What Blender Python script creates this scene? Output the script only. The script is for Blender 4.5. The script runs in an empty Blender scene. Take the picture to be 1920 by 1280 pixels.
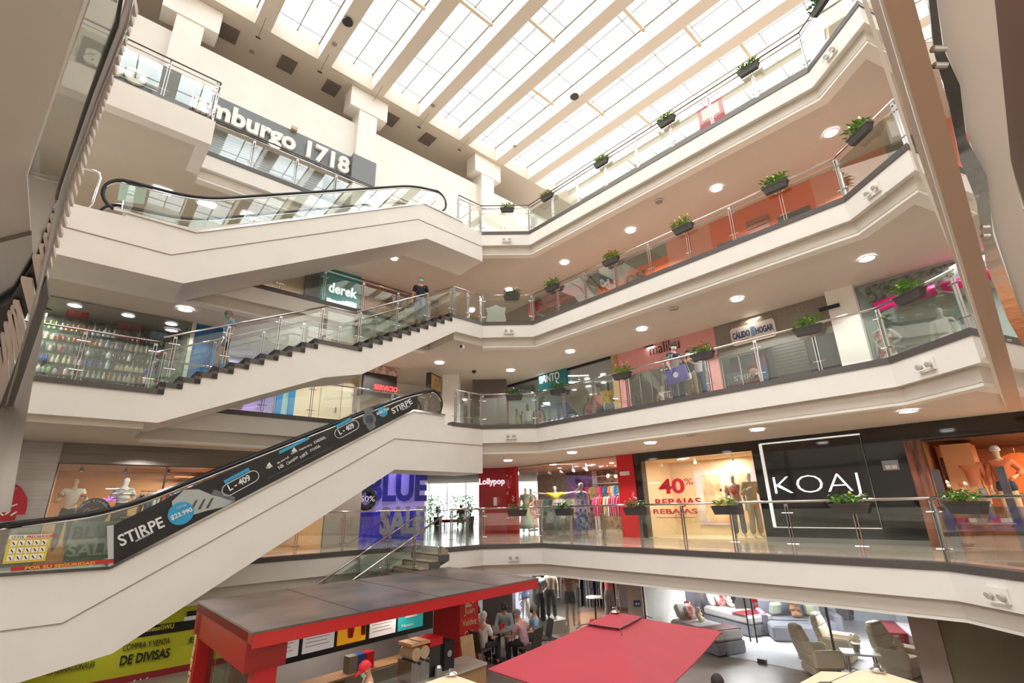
import bpy, math, random
from mathutils import Vector, Matrix
C = bpy.context.scene
COL = C.collection
random.seed(7)
# ---------------------------------------------------------------- camera
F = 918.85; PITCH = .326; ROLL = -.024; HC = 1.09
cp, sp = math.cos(PITCH), math.sin(PITCH); cr, sr = math.cos(ROLL), math.sin(ROLL)
FW = Vector((0, cp, sp)); _up = Vector((0, -sp, cp)); _rt = Vector((1, 0, 0))
RT = _rt*cr + _up*sr; UP = _up*cr - _rt*sr
cam = bpy.data.cameras.new('camera'); co = bpy.data.objects.new('camera', cam); COL.objects.link(co)
cam.sensor_width = 36; cam.lens = F/1920*36; cam.clip_end = 300; cam.clip_start = .05
co.matrix_world = Matrix(((RT.x, UP.x, -FW.x, 0), (RT.y, UP.y, -FW.y, 0), (RT.z, UP.z, -FW.z, HC), (0, 0, 0, 1)))
C.camera = co
C.view_settings.view_transform = 'Standard'; C.view_settings.look = 'None'; C.view_settings.gamma = 1
C.view_settings.use_curve_mapping = False; C.view_settings.exposure = 0.0
try:
    C.cycles.max_bounces = 10; C.cycles.diffuse_bounces = 7; C.cycles.glossy_bounces = 4; C.cycles.transparent_max_bounces = 28
    C.cycles.caustics_reflective = False; C.cycles.caustics_refractive = False
    C.cycles.sample_clamp_indirect = 6
except Exception: pass
# ---------------------------------------------------------------- sky and daylight
W = bpy.data.worlds.new('sky'); C.world = W; W.use_nodes = True
_b = W.node_tree.nodes['Background']; _b.inputs[0].default_value = (.95, .975, 1, 1); _b.inputs[1].default_value = 3.8
def lamp(name, kind, loc, energy, color=(1, .93, .85), size=.3, size_y=None, target=None, spread=None):
    l = bpy.data.lights.new(name, kind); l.energy = energy; l.color = color
    if kind == 'AREA':
        l.size = size
        if size_y: l.shape = 'RECTANGLE'; l.size_y = size_y
        if spread: l.spread = spread
    elif kind in ('POINT', 'SPOT'): l.shadow_soft_size = size
    o = bpy.data.objects.new(name, l); COL.objects.link(o); o.location = loc
    if target is not None: o.rotation_euler = (Vector(target)-Vector(loc)).to_track_quat('-Z', 'Y').to_euler()
    return o
sn = lamp('soft_daylight', 'SUN', (0, 0, 30), 9, (1, .99, .97), target=(18, 9, 10)); sn.data.angle = math.radians(45)
for _x in (-7, -2.5, 2.5, 7): lamp('near_fill_lamp', 'AREA', (_x, -4, 2.75), 260, (1, .96, .92), .5, .5, target=(_x, -4, 0))  # unseen lamps added behind the camera as fill for the near soffits
# ---------------------------------------------------------------- building grid
U = .82; H = 3.69                      # storey height
A42 = math.radians(42)
E2 = Vector((math.cos(A42), math.sin(A42))); N2 = Vector((-math.sin(A42), math.cos(A42)))
D1 = Vector((.678, -.735)).normalized(); N1 = Vector((-D1.y, D1.x))
PA = Vector((-1.05, 16.4)); PB = Vector((.76, 16.44)); PC = Vector((7.38, 9.27)); PD = Vector((7.5, 7.6))
NG = PB.dot(N1)                        # right gallery edge
MA = PA.dot(N2); MG = 14.47            # front of the flights, left gallery edge
NF = 15.1; NF1 = 15.6                  # shop fronts right
MW = 17.3                              # top wall left
GZ = -2.7                               # ground floor
def Rt(s, n, z): v = D1*s+N1*n; return Vector((v.x, v.y, z))
def Lt(t, m, z): v = E2*t+N2*m; return Vector((v.x, v.y, z))
C0 = Vector((0, 0, HC))
def ray(u, v): return FW + RT*((u-960)/F) - UP*((v-640)/F)
def atz(u, v, z): d = ray(u, v); return C0 + d*((z-HC)/d.z)
def atn(u, v, N, off): d = ray(u, v); return C0 + d*(off/(d.x*N.x+d.y*N.y))
def pr(u, v, n=None):
    p = atn(u, v, N1, NF if n is None else n); return p.x*D1.x+p.y*D1.y, p.z
def pl(u, v, m=None):
    p = atn(u, v, N2, MA if m is None else m); return p.x*E2.x+p.y*E2.y, p.z
def ps(p): return p.x*D1.x+p.y*D1.y
def pt(p): return p.x*E2.x+p.y*E2.y
# ---------------------------------------------------------------- materials
def lin(c): return tuple(((x/255)/12.92 if x/255 <= .04045 else ((x/255+.055)/1.055)**2.4) for x in c)
MATS = {}
def mat(name, rgb=(200, 200, 200), rough=.5, metal=0, emit=0, noise=0, scale=8, bump=0, rgb2=None, spec=None, coat=0, kind=None, stretch=None, sheen=0):
    if name in MATS: return MATS[name]
    m = bpy.data.materials.new(name); m.use_nodes = True; nt = m.node_tree; b = nt.nodes['Principled BSDF']
    c = lin(rgb)+(1,); b.inputs['Base Color'].default_value = c
    b.inputs['Roughness'].default_value = rough; b.inputs['Metallic'].default_value = metal
    if spec is not None: b.inputs['Specular IOR Level'].default_value = spec
    if coat: b.inputs['Coat Weight'].default_value = coat; b.inputs['Coat Roughness'].default_value = .05
    if emit: b.inputs['Emission Color'].default_value = c; b.inputs['Emission Strength'].default_value = emit
    if noise or bump:
        tc = nt.nodes.new('ShaderNodeTexCoord'); mp = nt.nodes.new('ShaderNodeMapping'); nt.links.new(tc.outputs['Object'], mp.inputs[0])
        if stretch: mp.inputs['Scale'].default_value = stretch
        t = nt.nodes.new('ShaderNodeTexVoronoi' if kind == 'vor' else 'ShaderNodeTexNoise')
        t.inputs['Scale'].default_value = scale
        nt.links.new(mp.outputs[0], t.inputs['Vector'])
        src = t.outputs['Color'] if kind == 'vor' else t.outputs['Fac']
        if noise:
            r = nt.nodes.new('ShaderNodeValToRGB'); c2 = lin(rgb2)+(1,) if rgb2 else tuple(x*(1-noise) for x in c[:3])+(1,)
            r.color_ramp.elements[0].color = c2; r.color_ramp.elements[1].color = c
            r.color_ramp.elements[0].position = .35; r.color_ramp.elements[1].position = .65
            nt.links.new(src, r.inputs[0]); nt.links.new(r.outputs[0], b.inputs['Base Color'])
        if bump:
            bp = nt.nodes.new('ShaderNodeBump'); bp.inputs['Strength'].default_value = bump; bp.inputs['Distance'].default_value = .02
            nt.links.new(src, bp.inputs['Height']); nt.links.new(bp.outputs[0], b.inputs['Normal'])
    MATS[name] = m; return m
def glassmat(name, tint=(235, 243, 238), refl=.06, rough=.0):
    if name in MATS: return MATS[name]
    m = bpy.data.materials.new(name); m.use_nodes = True; nt = m.node_tree; nt.nodes.clear()
    o = nt.nodes.new('ShaderNodeOutputMaterial'); mx = nt.nodes.new('ShaderNodeMixShader')
    tr = nt.nodes.new('ShaderNodeBsdfTransparent'); tr.inputs[0].default_value = lin(tint)+(1,)
    gl = nt.nodes.new('ShaderNodeBsdfGlossy'); gl.inputs['Roughness'].default_value = rough; gl.inputs[0].default_value = (1, 1, 1, 1)
    lw = nt.nodes.new('ShaderNodeLayerWeight'); lw.inputs[0].default_value = .35
    mr = nt.nodes.new('ShaderNodeMapRange'); mr.inputs[1].default_value = 0; mr.inputs[2].default_value = 1
    mr.inputs[3].default_value = refl; mr.inputs[4].default_value = .6
    nt.links.new(lw.outputs['Fresnel'], mr.inputs[0]); nt.links.new(mr.outputs[0], mx.inputs[0])
    nt.links.new(tr.outputs[0], mx.inputs[1]); nt.links.new(gl.outputs[0], mx.inputs[2]); nt.links.new(mx.outputs[0], o.inputs[0])
    MATS[name] = m; return m
WHITE = mat('white_paint', (238, 235, 228), .6, noise=.03, scale=1.5)
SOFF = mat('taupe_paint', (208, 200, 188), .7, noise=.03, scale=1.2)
GRAN = mat('dark_granite', (92, 87, 84), .35, noise=.25, scale=60)
STEEL = mat('brushed_steel', (190, 190, 188), .25, 1)
CHROME = mat('polished_steel', (215, 213, 210), .12, 1)
DSTEEL = mat('dark_steel', (95, 92, 90), .35, 1)
BLACK = mat('black_rubber', (28, 28, 30), .4)
BLK = mat('black_gloss', (22, 21, 22), .06, coat=.5)
GLASS = glassmat('railing_glass', (243, 248, 245), .035)
SGLASS = glassmat('shop_glass', (248, 250, 249), .03)
FLOOR1 = mat('polished_stone', (200, 184, 168), .12, noise=.12, scale=5, coat=.3)
FLOORG = mat('ground_tiles', (150, 138, 128), .3, noise=.15, scale=3)
CONC = mat('plain_wall', (224, 220, 212), .7)
LIGHTM = mat('lamp_diffuser', (245, 245, 255), .5, emit=9)
DARK = mat('dark_interior', (52, 48, 46), .6)
def m_(name, rgb, **k): return mat(name, rgb, **k)
# ---------------------------------------------------------------- mesh builder
class MB:
    def __init__(s): s.v = []; s.f = []
    def add(s, vs, fs):
        o = len(s.v); s.v += [tuple(v) for v in vs]; s.f += [tuple(i+o for i in f) for f in fs]; return s
    def hull(s, bot, top):            # prism between two loops of equal length
        n = len(bot); s.add(list(bot)+list(top), [tuple(range(n))[::-1], tuple(range(n, 2*n))]+[(i, (i+1) % n, n+(i+1) % n, n+i) for i in range(n)]); return s
    def prism(s, poly, vec):
        vec = Vector(vec); p = [Vector(q) for q in poly]; return s.hull(p, [q+vec for q in p])
    def box(s, c, size, X=None, Y=None):   # centre, size, optional axes
        X = Vector(X or (1, 0, 0)).normalized(); Y = Vector(Y).normalized() if Y else Vector((-X.y, X.x, 0)).normalized(); Z = X.cross(Y)
        c = Vector(c); a, b, d = (k/2 for k in size)
        q = [c+X*(i*a)+Y*(j*b) for i, j in ((-1, -1), (1, -1), (1, 1), (-1, 1))]
        return s.hull([p-Z*d for p in q], [p+Z*d for p in q])
    def tube(s, pts, r, n=8, closed=False, r2=None):
        pts = [Vector(p) for p in pts]; m = len(pts); rings = []
        for i, p in enumerate(pts):
            if closed: t = (pts[(i+1) % m]-pts[i-1])
            else: t = pts[min(i+1, m-1)]-pts[max(i-1, 0)]
            t.normalize()
            a = (t.orthogonal() if abs(t.z) > .9 else t.cross(Vector((0, 0, 1)))) if i == 0 else (a-t*a.dot(t))
            a.normalize(); b = t.cross(a)
            rr = r if r2 is None else r+(r2-r)*i/(m-1)
            k = 1
            if 0 < i < m-1 or closed:
                t1 = (pts[i]-pts[i-1]).normalized(); k = 1/max(.5, t1.dot(t))
            rings.append([p+(a*math.cos(6.28318*j/n)+b*math.sin(6.28318*j/n))*rr for j in range(n)])
        o = len(s.v); s.v += [tuple(v) for rg in rings for v in rg]
        for i in range(m if closed else m-1):
            i2 = (i+1) % m
            for j in range(n): s.f.append((o+i*n+j, o+i*n+(j+1) % n, o+i2*n+(j+1) % n, o+i2*n+j))
        if not closed: s.f.append(tuple(o+j for j in range(n))[::-1]); s.f.append(tuple(o+(m-1)*n+j for j in range(n)))
        return s
    def lathe(s, prof, c=(0, 0, 0), n=12, ax=None):
        c = Vector(c); Z = Vector(ax or (0, 0, 1)).normalized(); X = Z.orthogonal().normalized(); Y = Z.cross(X); o = len(s.v); m = len(prof)
        for r, z in prof:
            for j in range(n): s.v.append(tuple(c+Z*z+(X*math.cos(6.28318*j/n)+Y*math.sin(6.28318*j/n))*max(r, .0005)))
        for i in range(m-1):
            for j in range(n): s.f.append((o+i*n+j, o+i*n+(j+1) % n, o+(i+1)*n+(j+1) % n, o+(i+1)*n+j))
        s.f.append(tuple(o+j for j in range(n))[::-1]); s.f.append(tuple(o+(m-1)*n+j for j in range(n)))
        return s
    def build(s, name, m, parent=None, smooth=False, loc=None, rotz=0):
        me = bpy.data.meshes.new(name); me.from_pydata(s.v, [], s.f); me.materials.append(m); me.validate()
        if smooth: me.polygons.foreach_set('use_smooth', [True]*len(me.polygons))
        o = bpy.data.objects.new(name, me); COL.objects.link(o)
        if parent: o.parent = parent
        if loc is not None: o.location = loc
        if rotz: o.rotation_euler = (0, 0, rotz)
        return o
def tag(o, label=None, cat=None, group=None, kind=None):
    if label: o['label'] = label
    if cat: o['category'] = cat
    if group: o['group'] = group
    if kind: o['kind'] = kind
    return o
def thing(name, label, cat, loc=(0, 0, 0), rotz=0, group=None, kind=None):
    o = bpy.data.objects.new(name, None); COL.objects.link(o); o.location = loc; o.rotation_euler = (0, 0, rotz); o.empty_display_size = .1
    return tag(o, label, cat, group, kind)
def struct(name, b, m, label=None): return tag(b.build(name, m), label, None, None, 'structure')
def dup(root, loc=None, rotz=None, label=None, group=None, swap=None):
    r = root.copy(); COL.objects.link(r)
    if loc is not None: r.location = loc
    if rotz is not None: r.rotation_euler = (0, 0, rotz)
    if label: r['label'] = label
    if group: r['group'] = group
    for ch in list(root.children):
        c = ch.copy(); COL.objects.link(c); c.parent = r
        for g in ch.children:
            d = g.copy(); COL.objects.link(d); d.parent = c
    return r
FONTS = {}
def text(name, s, m, origin, X, Z, h, width=None, depth=.02, parent=None, shear=0, bold=0, align='LEFT', space=1, body=None):
    """raised lettering: origin = left end of the base line, X along the text, Z up, h = capital height"""
    cu = bpy.data.curves.new('t', 'FONT'); cu.body = s; cu.size = 1; cu.extrude = 0; cu.offset = bold; cu.shear = shear; cu.space_character = space; cu.resolution_u = 3
    o = bpy.data.objects.new('t', cu); COL.objects.link(o)
    dg = bpy.context.evaluated_depsgraph_get(); me = bpy.data.meshes.new_from_object(o.evaluated_get(dg))
    COL.objects.unlink(o); bpy.data.objects.remove(o)
    vs = [v.co.copy() for v in me.vertices]
    if not vs: return None
    x0 = min(v.x for v in vs); x1 = max(v.x for v in vs); y0 = 0; y1 = .729
    kx = (width/(x1-x0)) if width else h/.729; ky = h/.729
    X = Vector(X).normalized(); Z = Vector(Z).normalized(); Y = X.cross(Z)   # Y points out of the back; front is -Y
    if align == 'CENTER': x0 += width/2/kx if width else (x1-x0)/2
    Nn = -Y; n = len(vs)
    T = [X*((v.x-x0)*kx)+Z*(v.y*ky) for v in vs]
    b = MB(); b.v = [tuple(t+Nn*0.0) for t in T]+[tuple(t-Nn*depth) for t in T]
    from collections import Counter
    ec = Counter(); ed = {}
    for p in me.polygons:
        f = list(p.vertices); nn = (T[f[1]]-T[f[0]]).cross(T[f[2]]-T[f[1]])
        if nn.dot(Nn) < 0: f = f[::-1]
        b.f.append(tuple(f)); b.f.append(tuple(i+n for i in f[::-1]))
        for i in range(len(f)):
            e = (f[i], f[(i+1) % len(f)]); k = tuple(sorted(e)); ec[k] += 1; ed[k] = e
    for k, c in ec.items():
        if c == 1: a, d = ed[k]; b.f.append((d, a, a+n, d+n))
    bpy.data.meshes.remove(me)
    ob = b.build(name, m, parent)
    ob.location = origin
    return ob
# ---------------------------------------------------------------- offset helper
def off2(path, d, closed=False):
    """shift a plan polyline to its right by d with mitred corners"""
    n = len(path); out = []
    for i in range(n):
        a = path[i]-path[i-1] if i > 0 else path[1]-path[0]
        b = path[i+1]-path[i] if i < n-1 else path[-1]-path[-2]
        na = Vector((a.y, -a.x)).normalized(); nb = Vector((b.y, -b.x)).normalized()
        m = (na+nb).normalized(); out.append(path[i]+m*(d/max(.3, m.dot(na))))
    return out
def v3(p, z): return Vector((p[0], p[1], z))
def ribbon(b, path, z0, z1, d0, d1):
    """solid strip along a plan path between heights z0..z1, from offset d0 to d1"""
    A = off2(path, d0); B = off2(path, d1)
    for i in range(len(path)-1):
        b.hull([v3(A[i], z0), v3(A[i+1], z0), v3(B[i+1], z0), v3(B[i], z0)], [v3(A[i], z1), v3(A[i+1], z1), v3(B[i+1], z1), v3(B[i], z1)])
    return b
def LP(t, m): v = E2*t+N2*m; return Vector((v.x, v.y))
T0, T1, T2, T3 = 1.22, 4.57, 5.67, 8.94       # flight marks along the left plane
E1 = Vector((7.62, 3.5))
EDGES = {}
for k in (2, 3, 4): EDGES[k] = [LP(-6, MA), LP(T0, MA), LP(T0, MG), LP(T3, MG), LP(T3, MA), PA, PB, PC, PD]
EDGES[1] = [LP(-6, MA), LP(T0, MA), LP(T0, MG), LP(T3, MG), LP(T3, MA), PA, PB, PC, E1]
AN = 1
for k in (1, 2, 3, 4):
    z = (k-1)*H; e = EDGES[k]
    outer = [Vector((24, 7.6 if k > 1 else 3.5)), Vector((24, 37)), Vector((-30, 37)), LP(-6, 24)]
    if k > 1: e2 = e[:-1]+[PD, PD+Vector((2, .9))]
    else: e2 = e
    inner = off2(e2, -.12)
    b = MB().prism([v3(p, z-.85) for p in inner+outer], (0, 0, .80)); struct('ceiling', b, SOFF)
    b = MB().prism([v3(p, z-.05) for p in inner+outer], (0, 0, .05)); struct('floor', b, FLOOR1)
    # fascias: dark kerb, upper band, recessed lower band
    main = e2
    ribs = [(main, WHITE)]
    # where a flight joins, its own side covers the slab edge
    runs = {1: [e2[2:4], e2[4:]], 2: [e2[2:4], e2[5:]], 3: [e2[2:4], e2[5:]], 4: [e2[:4], e2[5:]]}[k]
    for run in runs:
        b = ribbon(MB(), run, z-.572, z-.114, -.3, 0); struct('trim_%d' % AN, b, WHITE); AN += 1
        if k == 4 and run is runs[0]: struct('trim_%d' % AN, ribbon(MB(), run[:3], z-.86, z-.572, -.3, 0), WHITE); AN += 1; run = run[2:]
        b = ribbon(MB(), run, z-.914, z-.572, -.4, -.13); struct('trim_%d' % AN, b, WHITE); AN += 1
        b = ribbon(MB(), run, z-.114, z+.015, -.22, .02); struct('trim_%d' % AN, b, GRAN); AN += 1
    if k == 2: b = ribbon(MB(), e2[4:6], z-.114, z+.015, -.22, .02); struct('trim_%d' % AN, b, GRAN); AN += 1
# ground floor
struct('floor', MB().box((0, 20, GZ-.1), (70, 80, .2)), FLOORG)
# building envelope behind and beside the camera
for nm, c, s in (('wall_back', (0, -9, 8), (70, .4, 24)), ('wall_left', (-30, 18, 8), (.4, 60, 24)), ('wall_right', (26, 18, 8), (.4, 60, 24))):
    struct(nm, MB().box(c, s), CONC)
# lower storeys of the near side close the hall below and behind the camera
struct('floor', MB().box((0, -5.2, -.15), (50, 8, .3)), FLOOR1)
# ---------------------------------------------------------------- roof with skylight wells
ZC = 19.0; WELL = .95
k_ = (ZC-HC)/15.11
nb = [(7.23+i*2.44, 7.23+i*2.44+.58) for i in range(-4, 8)]     # beams (n1 offsets)
S0, S1_ = -16.75, 9.0
b = MB()
for a, c in nb: b.hull([Rt(S0, a, ZC), Rt(S1_, a, ZC), Rt(S1_, c, ZC), Rt(S0, c, ZC)], [Rt(S0, a, ZC+WELL), Rt(S1_, a, ZC+WELL), Rt(S1_, c, ZC+WELL), Rt(S0, c, ZC+WELL)])
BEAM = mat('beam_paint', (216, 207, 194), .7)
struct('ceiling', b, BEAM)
n_lo, n_hi = nb[0][0], nb[-1][1]
def slabq(s0, s1, n0, n1, z0, z1): return MB().hull([Rt(s0, n0, z0), Rt(s1, n0, z0), Rt(s1, n1, z0), Rt(s0, n1, z0)], [Rt(s0, n0, z1), Rt(s1, n0, z1), Rt(s1, n1, z1), Rt(s0, n1, z1)])
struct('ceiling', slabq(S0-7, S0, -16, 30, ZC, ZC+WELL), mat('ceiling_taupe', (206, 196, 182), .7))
struct('ceiling', slabq(S0, S1_+8, n_hi, n_hi+6, ZC, ZC+WELL), WHITE)
struct('ceiling', slabq(S0, S1_+8, n_lo-14, n_lo, ZC, ZC+WELL), WHITE)
struct('ceiling', slabq(S1_, S1_+8, n_lo, n_hi, ZC, ZC+WELL), WHITE)
PANE = mat('skylight_pane', (240, 240, 236), .3)
def skypane():
    m = bpy.data.materials.new('skylight_sheet'); m.use_nodes = True; nt = m.node_tree; nt.nodes.clear()
    o = nt.nodes.new('ShaderNodeOutputMaterial'); mx = nt.nodes.new('ShaderNodeMixShader'); mx.inputs[0].default_value = .12
    tr = nt.nodes.new('ShaderNodeBsdfTransparent'); tl = nt.nodes.new('ShaderNodeBsdfTranslucent')
    nt.links.new(tr.outputs[0], mx.inputs[1]); nt.links.new(tl.outputs[0], mx.inputs[2]); nt.links.new(mx.outputs[0], o.inputs[0]); return m
SKYP = skypane(); CREAMST = mat('cream_steel', (205, 190, 165), .5); GREYAL = mat('grey_aluminium', (150, 150, 148), .4)
wn = 1
for i in range(len(nb)-1):
    a, c = nb[i][1], nb[i+1][0]
    w = slabq(S0, S1_, a, c, ZC+WELL-.05, ZC+WELL-.03); pane = struct('window_%d' % wn, w, SKYP); wn += 1
    fr = MB(); mid = (a+c)/2
    fr.box(Rt((S0+S1_)/2, mid, ZC+WELL-.08), (S1_-S0, .05, .05), D1.to_3d())
    for q in (a+.03, c-.03): fr.box(Rt((S0+S1_)/2, q, ZC+WELL-.1), (S1_-S0, .05, .06), D1.to_3d())
    s = S0+.35
    while s < S1_: fr.box(Rt(s, mid, ZC+WELL-.08), (.035, c-a, .04), D1.to_3d()); s += 1.75
    tag(fr.build('window_frame', GREYAL, pane))
    br = MB(); s = S0+4.3+(i % 3)*1.2
    while s < S1_: br.box(Rt(s, mid, ZC+WELL-.2), (.13, c-a, .1), D1.to_3d()); s += 5.2
    tag(br.build('cross_beam', CREAMST, pane))
# daylight portal over the wells
pl_ = bpy.data.lights.new('skylight_portal', 'AREA'); pl_.shape = 'RECTANGLE'; pl_.size = S1_-S0; pl_.size_y = n_hi-n_lo; pl_.cycles.is_portal = True
po = bpy.data.objects.new('skylight_portal', pl_); COL.objects.link(po); po.location = Rt((S0+S1_)/2, (n_lo+n_hi)/2, ZC+WELL+.3)
po.rotation_euler = (0, 0, math.atan2(D1.y, D1.x))
# ---------------------------------------------------------------- top wall with grey sign band, columns
ta, tb = -7, 20
def LB(b, t0, t1, m0, m1, z0, z1): return b.hull([Lt(t0, m0, z0), Lt(t1, m0, z0), Lt(t1, m1, z0), Lt(t0, m1, z0)], [Lt(t0, m0, z1), Lt(t1, m0, z1), Lt(t1, m1, z1), Lt(t0, m1, z1)])
struct('wall_left', LB(MB(), ta, tb, MW+.2, MW+.5, 14.42, 17.4), WHITE)
struct('wall_left', LB(MB(), ta, tb, MW+3.3, MW+3.6, 11, 19.2), CONC)
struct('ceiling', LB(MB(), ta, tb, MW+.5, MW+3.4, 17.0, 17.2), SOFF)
BAND = mat('slate_band', (118, 124, 128), .5)
struct('wall_left', LB(MB(), -2.2, 7.2, MW+.1, MW+.2, 14.42, 15.5), BAND)
for t in (.2, 7.05, 13.9):
    b = MB(); LB(b, t-.35, t+.5, MW-.15, MW+.6, 11.07, 19.0); LB(b, t-.8, t+.95, MW-.19, MW+.55, 17.95, 18.99)
    struct('pillar', b, WHITE)
for t in (.2, 7.05): struct('trim_%d' % AN, LB(MB(), t-.45, t+.6, MW-.2, MW+.1, 14.2, 15.5), BAND); AN += 1
struct('wall_left', LB(MB(), 6.9, 12.8, MW+.6, MW+.7, 11.07, 15.2), mat('dark_shopfront', (80, 78, 76), .5))
# dark vents high in the recess
for t in (1.2, 3.4, 5.3, 8.2, 10.3):
    o = LB(MB(), t, t+.62, MW+.2, MW+.95, 18.94, 19.0).build('ceiling_vent', mat('vent_grey', (110, 100, 92), .6)); tag(o, 'dark square opening in the ceiling above the big-letter wall', 'vent', 'dark ceiling openings above the top wall')
# roller shutters and glazing under the band
SHUT = mat('roller_shutter', (150, 152, 156), .35, .6)
b = MB()
for i in range(30): LB(b, .3, 5.7, MW+.5, MW+.56+.02*(i % 2), 11.1+i*.11, 11.2+i*.11)
struct('wall_left', b, SHUT)
STONE = mat('mosaic_stone', (178, 128, 105), .7, noise=1, rgb2=(92, 98, 88), scale=5, kind='vor', bump=.3)
struct('wall_left', LB(MB(), -2.9, -.95, MW+.3, MW+.4, 11.1, 13.6), STONE)
# ---------------------------------------------------------------- right facades: return walls closing the storeys far behind
for k in (1, 2, 3):
    z = (k-1)*H
    struct('wall_right', MB().hull([Rt(-18, 21, z), Rt(6, 21, z), Rt(6, 21.3, z), Rt(-18, 21.3, z)], [Rt(-18, 21, z+2.85), Rt(6, 21, z+2.85), Rt(6, 21.3, z+2.85), Rt(-18, 21.3, z+2.85)]), CONC)
# left gallery back walls
for k, m in ((1, 20.5), (2, 19.5), (3, 19.5)):
    z = (k-1)*H
    struct('wall_left', LB(MB(), -7, 7.6 if k == 1 else 14, m, m+.3, z, z+2.85), CONC)
# ---------------------------------------------------------------- escalators and stairs in the left plane
WD = 1.5
def side(poly, m0=MA, m1=MA+WD):   # (t,z) outline extruded back
    return MB().hull([Lt(t, m0, z) for t, z in poly], [Lt(t, m1, z) for t, z in poly])
def P(u, v): return pl(u, v, MA)
def strip(pts, w, m, th=.02):      # thin raised line following (t,z) points
    b = MB()
    for (a, c) in zip(pts, pts[1:]):
        p = Lt(a[0], m, a[1]); q = Lt(c[0], m, c[1]); b.box((p+q)/2, ((q-p).length, th, w), q-p, N2.to_3d())
    return b
def smooth_poly(pts, r=.6, n=5):
    out = [Vector(pts[0])]
    for i in range(1, len(pts)-1):
        a, p, c = Vector(pts[i-1]), Vector(pts[i]), Vector(pts[i+1]); d0 = (a-p); d1 = (c-p); rr = min(r, d0.length*.49, d1.length*.49)
        a = p+d0.normalized()*rr; c = p+d1.normalized()*rr
        for j in range(n+1): k = j/n; out.append(a*(1-k)**2+p*2*k*(1-k)+c*k*k)
    out.append(Vector(pts[-1])); return out
def escalator(label, body, groove, trim, hand, zl, newels, name='escalator', glass=GLASS):
    e = thing(name, label, 'escalator', Lt(body[0][0], MA, body[0][1]))
    inv = -e.location
    def put(b, nm, m, par=e, sm=False):
        b.v = [(v[0]+inv.x, v[1]+inv.y, v[2]+inv.z) for v in b.v]; return b.build(nm, m, par, smooth=sm)
    put(side(body), 'cladding', WHITE)
    put(strip(groove, .018, MA-.005), 'cladding_joint', mat('shadow_joint', (150, 140, 128), .6))
    for sgn, m in ((0, MA+.12), (1, MA+WD-.12)):
        put(strip(trim, .05, m-.13 if not sgn else m, .05), 'deck_trim', CHROME)
        # glass between trim and handrail
        b = MB(); hs = smooth_poly(hand, .9, 6); tt = smooth_poly(trim, .4, 4)
        def at_(pp, t):
            for a, c in zip(pp, pp[1:]):
                if a[0] <= t <= c[0]: return a[1]+(c[1]-a[1])*(t-a[0])/max(1e-6, c[0]-a[0])
            return pp[-1][1] if t > pp[-1][0] else pp[0][1]
        t = hs[0][0]; n = 24; dt = (hs[-1][0]-t)/n
        for i in range(n):
            a, c = t+i*dt, t+(i+1)*dt
            b.hull([Lt(a, m-.005, at_(tt, a)), Lt(c, m-.005, at_(tt, c)), Lt(c, m+.005, at_(tt, c)), Lt(a, m+.005, at_(tt, a))],
                   [Lt(a, m-.005, at_(hs, a)-.02), Lt(c, m-.005, at_(hs, c)-.02), Lt(c, m+.005, at_(hs, c)-.02), Lt(a, m+.005, at_(hs, a)-.02)])
        put(b, 'balustrade_glass', glass)
        # handrail with rounded newel ends
        loop = []
        def arc(tc, zc, r, a0, a1, n=9): return [(tc+r*math.cos(a0+(a1-a0)*i/n), zc+r*math.sin(a0+(a1-a0)*i/n)) for i in range(n+1)]
        r = newels
        h0, h1 = hs[0], hs[-1]
        pts = arc(h0[0], h0[1]-r, r, -math.pi*.62, -math.pi*1.5)[0:] + [tuple(p) for p in hs] + arc(h1[0], h1[1]-r, r, math.pi/2, -math.pi*.38)
        hr_ = put(MB().tube([Lt(p[0], m, p[1]+.03) for p in pts], .04, 8), 'handrail', BLACK, sm=True)
        put(MB().tube([Lt(p[0]-.0, m, p[1]-.04) for p in pts[4:-4]], .022, 6), 'handrail_guide', CHROME, hr_, sm=True)
    # steps: a sloped run of treads
    b = MB(); a, c = trim[1], trim[2]; n = int(abs(c[1]-a[1])/.2)
    for i in range(n):
        t = a[0]+(c[0]-a[0])*i/n; z = a[1]+(c[1]-a[1])*i/n-.05
        LB(b, t, t+(c[0]-a[0])/n, MA+.25, MA+WD-.25, z-.3, z+.12)
    LB(b, trim[0][0], a[0], MA+.2, MA+WD-.2, a[1]-.3, a[1]-.05); LB(b, c[0], trim[3][0], MA+.2, MA+WD-.2, c[1]-.3, c[1]-.05)
    put(b, 'steps', DSTEEL)
    return e, put
# lower escalator, level one to two
lo_body = [(-4, .1), P(0, 1080), P(206, 1066), P(775, 771), P(834, 780), (8.68, H-.1), (10.19, H-.12), P(905, 887), P(740, 880), (1.36, -1.33), (-.3, -1.62), (-4, -1.7)]
lo, put = escalator('white clad escalator with long black advertising panel, lowest and nearest of the flights', lo_body,
    [P(0, 1183), P(117, 1168), P(640, 879), P(740, 822), P(905, 835)], [(-1.6, .2), P(206, 1064), P(775, 769), P(834, 778)],
    [P(20, 985), P(215, 962), P(765, 742), P(812, 731)], 0, .42)
# upper escalator, level three to four
up_body = [(-4, 7.38), P(178, 392), P(235, 405), (-.02, 7.62), (T0, 7.72), P(798, 383), P(868, 418), (10.19, 3*H-.12), P(905, 490), P(800, 447), P(344, 531), (-4, P(97, 474)[1])]
hi, put2 = escalator('white clad escalator with clear glass sides rising to the top gallery', up_body,
    [(-3.9, P(124, 425)[1]), P(321, 478), P(784, 411), P(905, 463)], [(-.3, 7.62), (1.3, 7.64), P(795, 381), P(868, 416)],
    [P(245, 338), P(375, 372), P(775, 346), P(822, 356)], 0, .42, 'escalator')
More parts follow.
